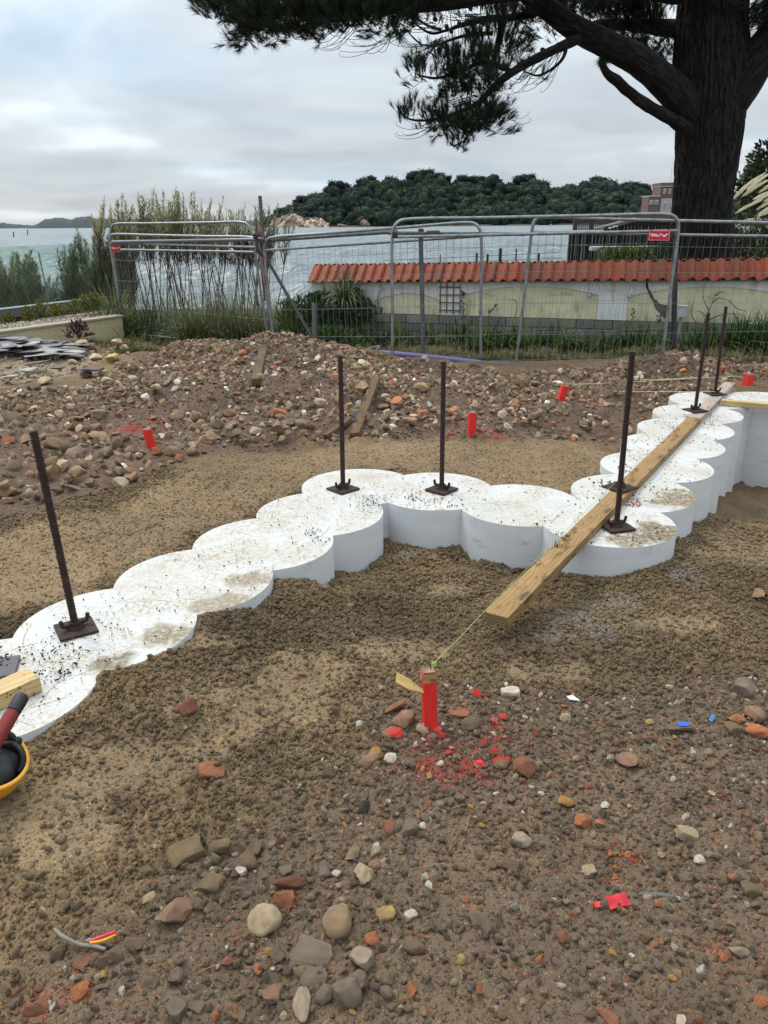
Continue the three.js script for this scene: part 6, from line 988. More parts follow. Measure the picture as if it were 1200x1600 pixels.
// corners on the photograph with their depths; drop = distance of the second rail below the top
function panel(label, TL, TR, BL, BR, { rail = .17, lower = [], round = .13, roundL = true, roundR = true, step = .095, hz = [.1, .3, .52, .74, .92], reach = [0, 0] } = {}) {
  const tl = onZ(...TL), tr = onZ(...TR), bl = onZ(...BL), br = onZ(...BR);
  const up = (p, q) => q.clone().sub(p).normalize();
  bl.addScaledVector(up(tl, bl), reach[0]); br.addScaledVector(up(tr, br), reach[1]);
  const root = thing('mesh_fence', label, 'fence', [bl.x, 0, bl.z], 0), o = V(bl.x, 0, bl.z);
  const Q = (s, t) => bl.clone().lerp(br, s).lerp(tl.clone().lerp(tr, s), t).sub(o);     // s along, t up
  const H = tl.distanceTo(bl), W = bl.distanceTo(br), R = .0205, rr = round / H, rw = round / W;
  const cornerL = roundL ? [Q(0, 1 - rr), Q(rw * .1, 1 - rr * .45), Q(rw * .45, 1 - rr * .1), Q(rw, 1)] : [Q(0, 1 - rr), Q(0, 1)], cornerR = roundR ? [Q(1 - rw, 1), Q(1 - rw * .45, 1 - rr * .1), Q(1 - rw * .1, 1 - rr * .45), Q(1, 1 - rr)] : [Q(1, 1), Q(1, 1 - rr)];
  mesh('frame_tube', tube([Q(0, 0), Q(0, .5), ...cornerL, Q(.3, 1), Q(.5, 1), Q(.7, 1), ...cornerR, Q(1, .5), Q(1, 0)], [R], 150, 10), galv, root);
  mesh('upper_rail', tube([Q(0, 1 - rail / H), Q(1, 1 - rail / H)], [R * .95], 2, 10), galv, root);
  for (const t of lower) mesh('lower_rail', tube([Q(0, t), Q(1, t)], [R * .85], 2, 10), galv, root);
  const ws = [], n = Math.round(W / step);
  for (let i = 1; i < n; i++) ws.push(tube([Q(i / n, .03), Q(i / n + .0004 * Math.sin(i), .5), Q(i / n, 1 - rail / H)], [.0019], 2, 4, null, false));
  for (const t of hz) { const q = t * (1 - rail / H); ws.push(tube([Q(0, q), Q(.25, q - .002), Q(.5, q - .003), Q(.75, q - .002), Q(1, q)], [.0021], 8, 4, null, false)); }
  tag(mesh('wire_mesh', mergeGeometries(ws), wireMat, root), null, null, null, 'stuff');
  return root;
}
const ZC = -10;
panel('front fence panel leaning at the left, red sign at its top left', [170, 366, -13.9], [402, 371, -12.1], [197, 546, -13.9], [428, 527, -12.1], { rail: .14, lower: [.005, .155], round: .16, hz: [.2, .42, .66, .85], reach: [0, .5] });
panel('taller fence panel behind the leaning left one, rounded top', [171, 350, -14.25], [391, 347, -12.5], [196, 545, -14.25], [418, 527, -12.5], { rail: .42, round: .2, hz: [.3, .6], step: .3, reach: [0, .5] });
panel('middle fence panel before the palm-like plant, low top rail', [411, 372, -12], [752, 346, -10.25], [427, 529, -12], [751, 571, -10.25], { rail: .17, roundL: true, round: .2, reach: [.5, .15] });
panel('main fence panel of four, centre right, before the tiled wall', [613, 343, ZC], [1063, 334, ZC], [613, 572, ZC], [1035, 556, ZC], { rail: .2, round: .2, reach: [.15, .15] });
panel('rightmost fence panel, its left post slanting, running out of view', [834, 340, -10.14], [1345, 351, -10.05], [806, 570, -10.14], [1300, 556, -10.05], { rail: .17, round: .1, reach: [.15, .15] });
{
  // scaffold poles and posts
  const pole = (pts, r, m, label, cat = 'post', name = 'scaffold_pole') => tag(mesh(name, tube(pts, [r], 6, 12), m), label, cat);
  pole([onZ(406, 306, -12.2), onZ(424, 530, -12.2)], .027, galvDull, 'tall grey scaffold pole standing above the left fence joint');
  pole([onZ(399, 341, -12.3), onZ(414, 470, -12.25)], .016, M([.14, .085, .085], .7), 'thin reddish brown bar at the left fence joint');
  pole([onZ(414, 400, -12.1), onZ(498, 545, -11.2)], .024, darkSteel, 'dark diagonal brace behind the left fence joint');
  pole([onZ(491, 474, -11.3), onZ(492, 540, -11.3)], .032, M([.12, .12, .12], .9), 'short grey stub post at the foot of the diagonal brace');
  pole([onZ(657, 357, -10.4), onZ(662, 562, -10.4)], .03, galvDull, 'dark scaffold post behind the left part of the main fence panel');
  pole([onZ(1056, 366, -10.5), onZ(1052, 565, -10.5)], .036, darkSteel, 'dark post just right of the end of the main fence panel');
  const rl = [onZ(606, 364, -10.3), onZ(700, 365, -10.3), onZ(820, 366, -10.25)]; pole(rl, .022, galvDull, 'loose scaffold rail behind the top of the main fence panel', 'rail', 'scaffold_rail');
  pole([onZ(416, 376, -12.05), onZ(516, 369, -11.3), onZ(620, 362, -10.5)], .024, galvDull, 'long scaffold tube tied along the top of the middle fence panel', 'rail', 'scaffold_rail');
  pole([onZ(176, 378, -13.8), onZ(290, 376, -12.9), onZ(412, 374, -12)], .026, M([.21, .205, .24], .45, { metalness: .5 }), 'purplish grey tube along the top of the left fence panels', 'rail', 'scaffold_rail');
  const cp = (px, py, z, label) => { const p = onZ(px, py, z), t = thing('fence_clamp', label, 'clamp', p); const m = M([.055, .032, .03], .75); mesh('jaw', rbox(.07, .075, .06, .012, 2), m, t); mesh('bolt', place(new THREE.CylinderGeometry(.012, .012, .1, 8), .01, .0, 0, Math.PI / 2), darkSteel, t); return t; };
  cp(617, 367, ZC + .03, 'dark clamp at the top left of the main fence panel'); cp(658, 363, -10.34, 'dark clamp on the scaffold post behind the main panel'); cp(1050, 367, ZC + .02, 'dark clamp at the top right of the main fence panel'); cp(399, 369, -12.0, 'dark clamp at the top of the left fence joint'); cp(414, 378, -12, 'clamp at the corner of the middle fence panel');
  { const p = onZ(677, 365, -10.28), t = thing('tube_coupler', 'rusty coupler sleeve on the rail behind the main panel', 'coupler', p); mesh('sleeve', place(new THREE.CylinderGeometry(.038, .038, .16, 14), 0, 0, 0, 0, 0, Math.PI / 2), M([.06, .038, .033], .75), t); for (const s of [-.045, .045]) mesh('bolt', place(new THREE.CylinderGeometry(.013, .013, .09, 8), s, -.02, .02, Math.PI / 2), darkSteel, t); }
  { const p = onZ(405, 395, -12.02), t = mesh('black_strap', tube([onZ(400, 372, -12), onZ(403, 390, -11.98), onZ(412, 402, -12)], [.02, .026, .016], 10, 8), darkSteel); tag(t, 'black strap hanging on the left fence joint', 'strap'); }
  for (const [y0, y1, l] of [[355, 372, 'upper red tape bits on the bar at the left joint'], [392, 412, 'middle red tape bits at the left fence joint'], [430, 446, 'lower red tape bits at the left fence joint']]) tag(mesh('red_tape', tube([onZ(407 + (y0 - 355) * .06, y0, -12.0), onZ(410 + (y0 - 355) * .06, (y0 + y1) / 2, -11.99), onZ(408 + (y0 - 355) * .075, y1, -12.0)], [.008, .017, .007], 8, 6), M([.35, .07, .06], .7)), l, 'tape');
  // ground pipe
  const P = (l) => l.map(([x, y, z]) => onZ(x, y, z));
  tag(mesh('purple_pipe', tube(P([[564, 549, -10.5], [620, 553, -10.3], [690, 560, -10.05], [752, 567, -9.9]]), [.035], 24, 12), purple), 'purple plastic pipe lying behind the crest of the rubble', 'pipe');
  tag(mesh('grey_pipe', tube(P([[752, 567, -9.9], [800, 570, -9.85], [850, 573, -9.8], [884, 576, -9.75]]), [.03, .03, .034], 24, 12), M([.10, .13, .17], .6)), 'dull blue-grey pipe continuing the purple pipe to the right', 'pipe');
  tag(mesh('wire_end', tube(P([[566, 548, -10.5], [580, 543, -10.4], [592, 541, -10.35], [588, 546, -10.3]]), [.008], 14, 6), M([.30, .29, .27], .6)), 'bent wire end at the left tip of the purple pipe', 'wire');
  // signs
  const sign = (px, py, z, w, h, yaw, tilt, label) => {
    const c = document.createElement('canvas'); c.width = 256; c.height = 128; const g = c.getContext('2d'); g.fillStyle = '#c81f38'; g.fillRect(0, 0, 256, 128); g.strokeStyle = '#f0c9cb'; g.lineWidth = 4; g.strokeRect(5, 5, 246, 118);
    g.fillStyle = '#fff'; g.font = 'bold 20px sans-serif'; 
    // two short rows of white print, unreadable at this size, and a bird-wing tick
    for (const [x0, y0, n] of [[12, 42, 9], [32, 62, 11]]) for (let i = 0; i < n; i++) g.fillRect(x0 + i * 10, y0, 8, 13);
    g.beginPath(); g.moveTo(112, 40); g.quadraticCurveTo(160, 34, 184, 66); g.quadraticCurveTo(206, 42, 246, 36); g.quadraticCurveTo(212, 58, 186, 88); g.quadraticCurveTo(172, 52, 112, 40); g.fill();
    const t = new THREE.CanvasTexture(c); t.colorSpace = THREE.SRGBColorSpace;
    const p = onZ(px, py, z), s = thing('fence_sign', label, 'sign', p, yaw); s.rotation.z = tilt;
    mesh('plate', rbox(w, h, .006, .002), M([.50, .02, .045], .5), s); const f = new THREE.PlaneGeometry(w * .985, h * .97); mesh('printed_face', place(f, 0, 0, .0045), new THREE.MeshStandardMaterial({ map: t, roughness: .5 }), s);
    for (const k of [-1, 1]) mesh('cable_tie', place(rbox(.008, .03, .012, .002), k * w * .4, h * .5, 0), darkSteel, s);
  };
  sign(1030, 368, ZC + .04, .26, .118, 0, -.02, 'red sign with a white wing mark at the right end of the main panel');
  sign(180.5, 388, -13.84, .17, .125, .65, .0, 'red sign with white print on the left leaning fence panel');
}
// ---------------------------------------------------------------- plants
const leafMat = (c, t = .35) => new THREE.MeshPhysicalMaterial({ color: lin(...c), roughness: .75, side: THREE.DoubleSide, transmission: 0, vertexColors: true });
// arching strap leaf or grass blade along +y then over: ribbon
function blades(seed, n, { len = [.5, .8], wide = [.012, .02], spread = .35, arch = 1.2, seg = 5, lean = [.1, .9], cols, up = 0 }) {
  const r = rng(seed), pos = [], col = [], idx = []; let o = 0;
  for (let b = 0; b < n; b++) {
    const a = r() * 6.283, L = lerp(len[0], len[1], r()), w = lerp(wide[0], wide[1], r()), q = Math.sqrt(r()) * spread, x0 = Math.cos(a + r()) * q, z0 = Math.sin(a + r()) * q, l0 = lerp(lean[0], lean[1], r()), c = cols[Math.floor(r() * cols.length)], f = .7 + r() * .6, tw = (r() - .5) * .6;
    let x = x0, y = up * r(), z = z0, ang = Math.PI / 2 - l0 * .55;
    const sx = -Math.sin(a), sz = Math.cos(a);
    for (let i = 0; i <= seg; i++) { const t = i / seg, ww = w * (t < .15 ? .7 + 2 * t : 1 - Math.pow((t - .15) / .85, 1.6)) + .0004; pos.push(x - sx * ww, y, z - sz * ww, x + sx * ww, y + ww * tw, z + sz * ww); for (let k = 0; k < 2; k++) col.push(c[0] * f, c[1] * f, c[2] * f); if (i) idx.push(o - 2, o - 1, o, o - 1, o + 1, o); o += 2; const st = L / seg; x += Math.cos(a) * Math.cos(ang) * st; z += Math.sin(a) * Math.cos(ang) * st; y += Math.sin(ang) * st; ang -= arch * l0 / seg * 1.6; }
  }
  const g = new THREE.BufferGeometry(); g.setAttribute('position', new THREE.Float32BufferAttribute(pos, 3)); g.setAttribute('color', new THREE.Float32BufferAttribute(col, 3)); g.setIndex(idx); g.computeVertexNormals(); return g;
}
// small flat leaves through a volume
function leaves(seed, n, fn, size, cols, asp = .45) {
  const r = rng(seed), pos = [], col = [], idx = []; let o = 0;
  for (let i = 0; i < n; i++) { const [p, dir] = fn(r); const d = (dir ?? V(r() - .5, r() - .2, r() - .5)).normalize(), s = d.clone().cross(V(r() - .5, r() - .5, r() - .5)).normalize(), L = lerp(size[0], size[1], r()), w = L * asp * .5, c = cols[Math.floor(r() * cols.length)], f = .7 + r() * .6; for (const [t, k] of [[0, 0], [.45, 1], [1, 0], [.45, -1]]) { pos.push(p.x + d.x * L * t + s.x * w * k, p.y + d.y * L * t + s.y * w * k, p.z + d.z * L * t + s.z * w * k); col.push(c[0] * f, c[1] * f, c[2] * f); } idx.push(o, o + 1, o + 2, o, o + 2, o + 3); o += 4; }
  const g = new THREE.BufferGeometry(); g.setAttribute('position', new THREE.Float32BufferAttribute(pos, 3)); g.setAttribute('color', new THREE.Float32BufferAttribute(col, 3)); g.setIndex(idx); g.computeVertexNormals(); return g;
}
const green = leafMat([1, 1, 1]), twigMat = M([.085, .055, .045], .95), twigDark = M([.11, .078, .066], .95);
const GR = { strap: [[.06, .125, .018], [.08, .155, .026], [.045, .095, .016], [.13, .18, .035], [.04, .08, .016]], grass: [[.16, .18, .06], [.13, .155, .05], [.21, .21, .085], [.11, .14, .04], [.26, .235, .12]], dark: [[.022, .05, .018], [.03, .065, .022], [.04, .08, .03]], lime: [[.11, .16, .02], [.085, .135, .02], [.15, .18, .03]], yucca: [[.10, .14, .04], [.14, .17, .05], [.07, .11, .03], [.2, .2, .07]] };
{
  // strap-leaved clumps along the wall foot
  const protos = [1, 2, 3].map((s) => blades(500 + s, 46, { len: [.35, .62], wide: [.010, .018], spread: .13, arch: 1.5, cols: GR.strap }));
  const spots = [[625, 520, 1], [648, 528, .9], [672, 522, 1], [690, 530, .85], [716, 520, 1.1], [740, 532, 1], [762, 522, 1.15], [786, 530, 1], [808, 522, .9], [828, 534, 1.1], [846, 526, 1], [868, 532, 1.15], [886, 524, .85], [905, 530, .75], [922, 534, .8], [950, 526, .9], [985, 524, 1], [1005, 530, 1.05], [1022, 522, .85], [600, 526, .9], [730, 524, .8], [1075, 532, .9], [1092, 524, 1], [1108, 536, 1.1], [1124, 528, 1.15], [1142, 536, 1.3], [1158, 526, 1.2], [1172, 540, 1.3], [1186, 530, 1.25], [1200, 540, 1.3], [1216, 532, 1.3], [1150, 520, 1.1], [1190, 520, 1.1]];
  const near = ['under the slanting post', 'under the meter cabinet'];
  const made = [];
  spots.forEach(([px, py, s], i) => { const p = onZ(px, py + 18, wallZ(onZ(px, py, -12).x) + (py > 528 ? .62 : .35)); const right = px > 1050; let t; const lb = right ? 'lush strap-leaved green clump at the wall foot right of the meter cabinet' : px < 800 ? 'strap-leaved green clump at the wall foot left of the slanting fence post' : 'strap-leaved green clump at the wall foot between slanting post and meter cabinet'; if (i < 3) { t = thing('strap_leaf_plant', lb, 'plant'); mesh('leaves', protos[i], green, t); made.push(t); } else t = copyOf(made[i % 3], lb); t.userData.label = lb; t.userData.group = right ? 'strap-leaved plants right of the meter cabinet' : px < 800 ? 'strap-leaved plants left of the slanting post' : 'strap-leaved plants right of the slanting post'; t.position.set(p.x, p.y - .02, p.z); t.scale.setScalar(s * .92); t.rotation.y = i * 2.1; });
  // grass strip
  const r = rng(71), gg = blades(540, 14, { len: [.06, .15], wide: [.003, .006], spread: .06, cols: [[.12, .13, .035], [.15, .13, .05], [.09, .115, .03], [.16, .11, .05]], arch: .8, seg: 3 }), gm = [];
  for (let i = 0; i < 7500; i++) { const x = -5 + r() * 13, z = -9.2 - r() * 4.4; if (!inPoly(x, z, ZONE_GRASS)) continue; if (fbm(x * 1.6, z * 1.6, 3) < -.12) continue; gm.push(mat4(V(x, groundHeight(x, z) - .01, z), new THREE.Euler(0, r() * 6, 0), .6 + r() * .8)); }
  tag(instanced('rough_grass', gg, green, gm), 'short mossy rough grass between the fence and the wall', 'grass', null, 'stuff');
  // fountain grasses behind the left panels
  for (const [px, py, s, n, sd, l, tall] of [[238, 548, 1.05, 520, 551, 'large dark fountain grass behind the left fence panel, nearer its left post', 1], [345, 545, .95, 460, 552, 'wide fountain grass behind the left fence panel, nearer its right post', .9], [300, 540, .7, 260, 553, 'low fountain grass between two larger ones behind the left panel', .7], [392, 540, .9, 300, 554, 'olive grass tuft behind the left fence joint', .9], [455, 545, .75, 260, 555, 'grass tuft at the foot of the diagonal brace', .8], [178, 512, .8, 170, 556, 'pale arching grass spilling over the left terrace wall', .8]]) {
    const p = onZ(px, py, -13.1 - (px < 250 ? .9 : 0)); const dk = px < 300 && px > 200; const t = thing('fountain_grass', l, 'grass', p); mesh('blades', blades(sd, n * 1.6, { len: [.6 * tall, 1.45 * tall], wide: [.0022, .005], spread: .34 * s, arch: 1.25, lean: [.03, .95], seg: 7, cols: dk ? [...GR.grass.slice(0, 2), ...GR.dark, [.05, .065, .02]] : [...GR.grass, [.06, .08, .02], [.05, .075, .02]] }), green, t); mesh('blades', blades(sd + 40, n, { len: [.4 * tall, .9 * tall], wide: [.003, .007], spread: .45 * s, arch: 1.1, lean: [.3, 1.4], seg: 5, cols: dk ? [...GR.dark, [.06, .09, .03]] : [[.08, .115, .03], [.11, .135, .045]] }), green, t);
  }
  // dark shrub, palm-like plant and flowerless leafy plants left of the wall
  const bush = (px, py, w, h, n, size, cols, l, sd, z = -13.1, asp = .45, name = 'shrub') => { const p = onZ(px, py, z), t = thing(name, l, 'shrub', p); mesh('foliage', leaves(sd, n, (r) => { const a = r() * 6.283, u = Math.pow(r(), .4), e = r() * 1.57; const q = V(Math.cos(a) * Math.cos(e) * w * u, Math.sin(e) * h * u, Math.sin(a) * Math.cos(e) * w * .8 * u); const k = 1 + .35 * noise3(q.x * 4 + sd, q.y * 4, q.z * 4); q.multiplyScalar(k); return [q, q.clone().add(V(r() - .5, r() * .8, r() - .5).multiplyScalar(.6))]; }, size, cols, asp), green, t); const st = []; const r = rng(sd + 9); for (let i = 0; i < 9; i++) { const a = r() * 6.28; st.push(tube([V(0, 0, 0), V(Math.cos(a) * w * .3, h * .4, Math.sin(a) * w * .3), V(Math.cos(a) * w * .6, h * (.6 + r() * .3), Math.sin(a) * w * .6)], [.014, .008, .003], 6, 5)); } mesh('stems', mergeGeometries(st), twigMat, t); return t; };
  bush(498, 512, .46, .55, 1500, [.05, .1], [...GR.dark, [.05, .09, .03]], 'dark broad-leaved shrub left of the palm-like plant', 601);
  bush(560, 508, .36, .55, 900, [.05, .1], [...GR.dark, [.05, .09, .03]], 'dark leafy shrub right of the palm-like plant', 602);
  bush(520, 545, .5, .32, 900, [.06, .13], [[.05, .10, .02], [.07, .13, .025], [.035, .07, .015]], 'bright green leafy clump under the palm-like plant', 603, -12.4, .28);
  bush(455, 500, .3, .3, 420, [.05, .09], [[.06, .12, .02], [.09, .15, .03]], 'fresh green leafy plant beside the diagonal brace', 604);
  { const p = onZ(540, 478, -13.0), t = thing('palm_like_plant', 'yellow-green spiky palm-like plant before the left end of the tiled wall', 'plant', p); mesh('leaves', blades(611, 190, { len: [.45, .8], wide: [.006, .011], spread: .06, arch: 1.35, lean: [.0, 1.35], cols: GR.yucca, seg: 6 }), green, t); mesh('stem', tube([V(0, -.5, 0), V(.01, .02, 0)], [.05, .045], 3, 8), twigMat, t); }
  const fl = [[449, 503, 'strap-leaved plant beside the diagonal brace, lower left of the shrub'], [470, 520, 'strap-leaved plant between brace and stub post'], [575, 530, 'strap-leaved plant at the left end of the tiled wall']]; fl.forEach(([px, py, l], i) => { const t = copyOf(made[i], l, 'strap-leaved plants near the diagonal brace'); const p = onZ(px, py + 12, -12.9); t.position.copy(p); t.scale.setScalar(.9); });
  // hedge and shrubs beyond the wall
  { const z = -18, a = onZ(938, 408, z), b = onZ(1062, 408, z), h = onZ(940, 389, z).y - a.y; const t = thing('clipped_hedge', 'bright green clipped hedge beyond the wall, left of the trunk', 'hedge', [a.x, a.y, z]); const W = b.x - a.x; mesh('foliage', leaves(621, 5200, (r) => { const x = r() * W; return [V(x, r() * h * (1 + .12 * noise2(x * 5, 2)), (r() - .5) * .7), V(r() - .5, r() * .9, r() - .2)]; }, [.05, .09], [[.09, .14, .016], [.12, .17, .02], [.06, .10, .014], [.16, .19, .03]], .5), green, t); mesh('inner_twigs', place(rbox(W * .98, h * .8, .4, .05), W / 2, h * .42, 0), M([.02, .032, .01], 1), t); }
  bush(1130, 412, 1.0, .72, 2200, [.05, .1], [[.03, .045, .015], [.045, .06, .02], [.06, .05, .025], [.025, .035, .012]], 'dark scrubby bush below the pampas plumes, behind the tiled wall', 631, -15.5, .4);
  bush(1195, 410, 1.0, .72, 2000, [.05, .1], [[.04, .055, .018], [.055, .07, .025], [.03, .04, .015]], 'olive bush behind the tiled wall at the right edge', 632, -15.2, .4);
  bush(1040, 412, .5, .35, 600, [.04, .08], [[.05, .09, .02], [.03, .06, .015]], 'dark green ivy clump at the foot of the pine trunk', 633, -15.2, .6);
  // pampas grass
  { const p = onZ(1150, 405, -16.3), t = thing('pampas_grass', 'pampas grass with many cream plumes blown to the right', 'pampas grass', p); const r = rng(641), pl = M([.92, .87, .72], .95, { vertexColors: true });
    mesh('leaves', blades(642, 170, { len: [.6, 1.25], wide: [.004, .008], spread: .7, arch: 1.3, lean: [.2, 1.1], cols: [[.05, .06, .02], [.07, .075, .025], [.04, .05, .015], [.09, .085, .035]], seg: 6 }), green, t);
    const plume = (sd) => { const q = rng(sd), pos = [], col = [], idx = []; let o = 0; for (let i = 0; i < 620; i++) { const y = Math.pow(q(), .8), R = .040 * Math.sin(Math.PI * Math.pow(y, .55)) + .004, a = q() * 6.283, u = Math.sqrt(q()), bx = Math.cos(a) * R * u * .5 + y * y * .13, bz = Math.sin(a) * R * u * .5, dx = Math.cos(a) * R * .6 + .02, dz = Math.sin(a) * R * .6, L = .07 + q() * .05, f = .75 + q() * .5; const s = .0035; pos.push(bx - s, y * .62, bz, bx + s, y * .62, bz, bx + dx, y * .62 + L, bz + dz); for (let k = 0; k < 3; k++) col.push(f, f * (.95 + q() * .06), f * .93); idx.push(o, o + 1, o + 2); o += 3; } const g = new THREE.BufferGeometry(); g.setAttribute('position', new THREE.Float32BufferAttribute(pos, 3)); g.setAttribute('color', new THREE.Float32BufferAttribute(col, 3)); g.setIndex(idx); g.computeVertexNormals(); return g; };
    const pg = [651, 652, 653].map(plume); pl.side = THREE.DoubleSide;
    [[1148, 300], [1152, 322], [1162, 296], [1170, 286], [1180, 300], [1188, 290], [1172, 312], [1185, 316], [1196, 304], [1156, 336], [1180, 332], [1192, 326], [1202, 316], [1150, 346], [1146, 368], [1160, 350], [1178, 346], [1196, 342], [1206, 290], [1215, 325], [1205, 348], [1208, 298]].forEach(([px, py], i) => { const b = onZ(px - 4, py + 12, -16.3 + (r() - .5) * .9).sub(p), m = mesh('plume', pg[i % 3], pl, t); m.position.copy(b); const lean = py > 335 ? 1.25 + r() * .25 : .65 + r() * .4; m.rotation.set((r() - .5) * .5, 0, -lean, 'YXZ'); m.scale.setScalar(.75 + r() * .35); if (i % 2 === 0) mesh('stalk', tube([V((r() - .5) * .4, .2, (r() - .5) * .3), V(b.x * .7, b.y * .6 + .1, b.z), b], [.006, .005, .004], 8, 4), M([.22, .2, .1], .9), t); });
  }
  // tree at the right edge
  { const p = onZ(1215, 300, -24), t = thing('leafy_tree', 'dark green leafy tree behind the pampas grass at the right edge', 'tree', [p.x + .35, -.2, -24]); const r = rng(661); const H = onZ(1200, 186, -24).y + .2; mesh('trunk', tube([V(0, 0, 0), V(.05, 1, 0), V(0, 2.6, 0)], [.2, .16, .08], 8, 8), twigMat, t);
    const lob = [...Array(26)].map(() => { const y = .6 + Math.pow(r(), .8) * (H - .9), k = 1 - Math.pow((y - .6) / (H - .5), 1.6), a = r() * 6.28; return [Math.cos(a) * 1.5 * k, y, Math.sin(a) * 1.5 * k, .42 + .45 * k * r() + .12]; });
    mesh('crown', leaves(662, 17000, (q) => { const L = lob[Math.floor(q() * lob.length)], d = V(q() - .5, q() - .5, q() - .5).normalize(), k = L[3] * (.55 + .5 * Math.pow(q(), .5)); return [V(L[0] + d.x * k, L[1] + d.y * k, L[2] + d.z * k), d.clone().add(V(q() - .5, q() - .3, q() - .5))]; }, [.10, .2], [[.022, .04, .014], [.032, .055, .018], [.045, .07, .02], [.018, .03, .012]], .5), green, t); }
  // tamarisk row: pruned dark stems, feathery upright shoots
  const tam = (sd, n, h, w, bare, dens, cols, fl = 1) => { const r = rng(sd), st = [], pos = [], col = [], idx = []; let o = 0; 
    for (let i = 0; i < n; i++) { const a = r() * 6.28, x0 = (r() - .5) * w * .7, z0 = (r() - .5) * .3, kx = x0 + (r() - .5) * .6, kz = z0 + (r() - .5) * .3, hb = bare * (.85 + r() * .3);
      if (bare > .1) st.push(tube([V(x0 * .8, 0, z0), V((x0 + kx) / 2 + (r() - .5) * .08, hb * .5, (z0 + kz) / 2), V(kx, hb, kz)], [.014, .010, .008], 6, 5));
      const ns = bare > .1 ? 4 : 3; for (let s = 0; s < ns; s++) { const tx = kx + (r() - .35) * (bare > .1 ? .4 : .8), tz = kz + (r() - .5) * .3, H = hb + (h - hb) * (.38 + .62 * Math.pow(r(), 1.4)), mid = V((kx + tx) / 2 + (r() - .5) * .05, (hb + H) / 2, (kz + tz) / 2), top = V(tx + (r() - .3) * .1, H, tz); st.push(tube([V(kx, hb, kz), mid, top], [.009, .006, .002], 7, 4, null, false));
        const L = H - hb, c0 = V(kx, hb, kz); for (let k = 0; k < dens * L; k++) { const t = .12 + .88 * Math.pow(r(), .75), p = t < .5 ? c0.clone().lerp(mid, t * 2) : mid.clone().lerp(top, t * 2 - 1), aa = r() * 6.28, len = (.06 + .12 * r()) * (1.1 - t * .85) * fl, up = .9 + r() * .7, dx = Math.cos(aa) * len, dz = Math.sin(aa) * len, dy = up * len, ww = .004 + .006 * r(), c = cols[Math.floor(r() * cols.length)], f = .7 + r() * .6; pos.push(p.x, p.y, p.z, p.x + dx * .5 - dz / len * ww, p.y + dy * .45, p.z + dz * .5 + dx / len * ww, p.x + dx * .5 + dz / len * ww, p.y + dy * .5, p.z + dz * .5 - dx / len * ww, p.x + dx, p.y + dy, p.z + dz); for (let m = 0; m < 4; m++) col.push(c[0] * f, c[1] * f, c[2] * f); idx.push(o, o + 1, o + 2, o + 1, o + 3, o + 2); o += 4; } } }
    const g = new THREE.BufferGeometry(); g.setAttribute('position', new THREE.Float32BufferAttribute(pos, 3)); g.setAttribute('color', new THREE.Float32BufferAttribute(col, 3)); g.setIndex(idx); g.computeVertexNormals(); return [g, mergeGeometries(st)]; };
  const TC = [[.36, .37, .17], [.42, .41, .22], [.30, .32, .15], [.44, .40, .25], [.36, .31, .19]], TB = [[.10, .06, .05], [.13, .08, .065], [.08, .05, .042]];
  const TG = [[.20, .22, .13], [.25, .26, .17], [.17, .20, .12], [.29, .28, .19]]; const feather = new THREE.MeshPhysicalMaterial({ color: lin(1, 1, 1), roughness: .95, side: THREE.DoubleSide, vertexColors: true, transmission: .35, thickness: 0 });
  for (const [px, base, top, w, n, bare, dens, l, z] of [[215, 470, 302, .9, 13, .78, 110, 'tall feathery tamarisk behind the left fence panel, first from its left post', -16], [262, 472, 292, .95, 14, .80, 120, 'tallest feathery tamarisk behind the left panel, second from its left post', -16.2], [312, 474, 300, .95, 13, .80, 90, 'feathery tamarisk behind the middle of the left fence panel', -16], [358, 476, 318, .85, 12, .80, 50, 'sparse tamarisk with bare pruned stems behind the left panel', -16.1], [396, 474, 312, .7, 10, .78, 40, 'thin sparse tamarisk just left of the left fence joint', -16], [425, 470, 320, .5, 5, .5, 110, 'slender tamarisk shoots right of the tall scaffold pole', -16.2], [150, 474, 362, .9, 16, .12, 120, 'leaning tamarisk bush behind the glass balustrade, right part', -16], [105, 476, 408, .8, 16, .1, 110, 'low tamarisk bush behind the glass balustrade', -16.2], [182, 472, 345, .5, 8, .2, 110, 'tamarisk shoots beside the left post of the left panel', -16.1], [18, 482, 396, 1.1, 24, .06, 150, 'dense tamarisk bush behind the glass at the left edge', -15.8], [-40, 484, 392, 1.2, 18, .06, 130, 'tamarisk bush mostly outside the left edge', -15.9]]) {
    const b = onZ(px, base, z), t = onZ(px, top, z); b.y -= .35; const H = t.y - b.y; const [g, s] = tam(700 + px, n, H, w * 1.5, bare + (bare > .3 ? .45 : 0), dens * (px > 200 ? .85 : 1.3), px > 200 && px < 420 ? [...TC, ...TC.slice(0, 2), TB[0]] : TG, px > 200 ? 1.15 : 1.5); const o = thing('tamarisk', l, 'shrub', b); mesh('feathery_shoots', g, feather, o); mesh('stems', s, twigDark, o);
    if (bare > .6) { const q = rng(px); const bs = []; for (let i = 0; i < 120; i++) { const x = (q() - .5) * w * 1.5, y = bare + .25 + q() * .25, zz = (q() - .5) * .4; bs.push(tube([V(x, y, zz), V(x + (q() - .5) * .06, y + .1 + q() * .18, zz + (q() - .5) * .06)], [.0045, .0025], 1, 4, null, false)); } mesh('pruned_tips', mergeGeometries(bs), M([.085, .05, .042], .95), o); }
  }
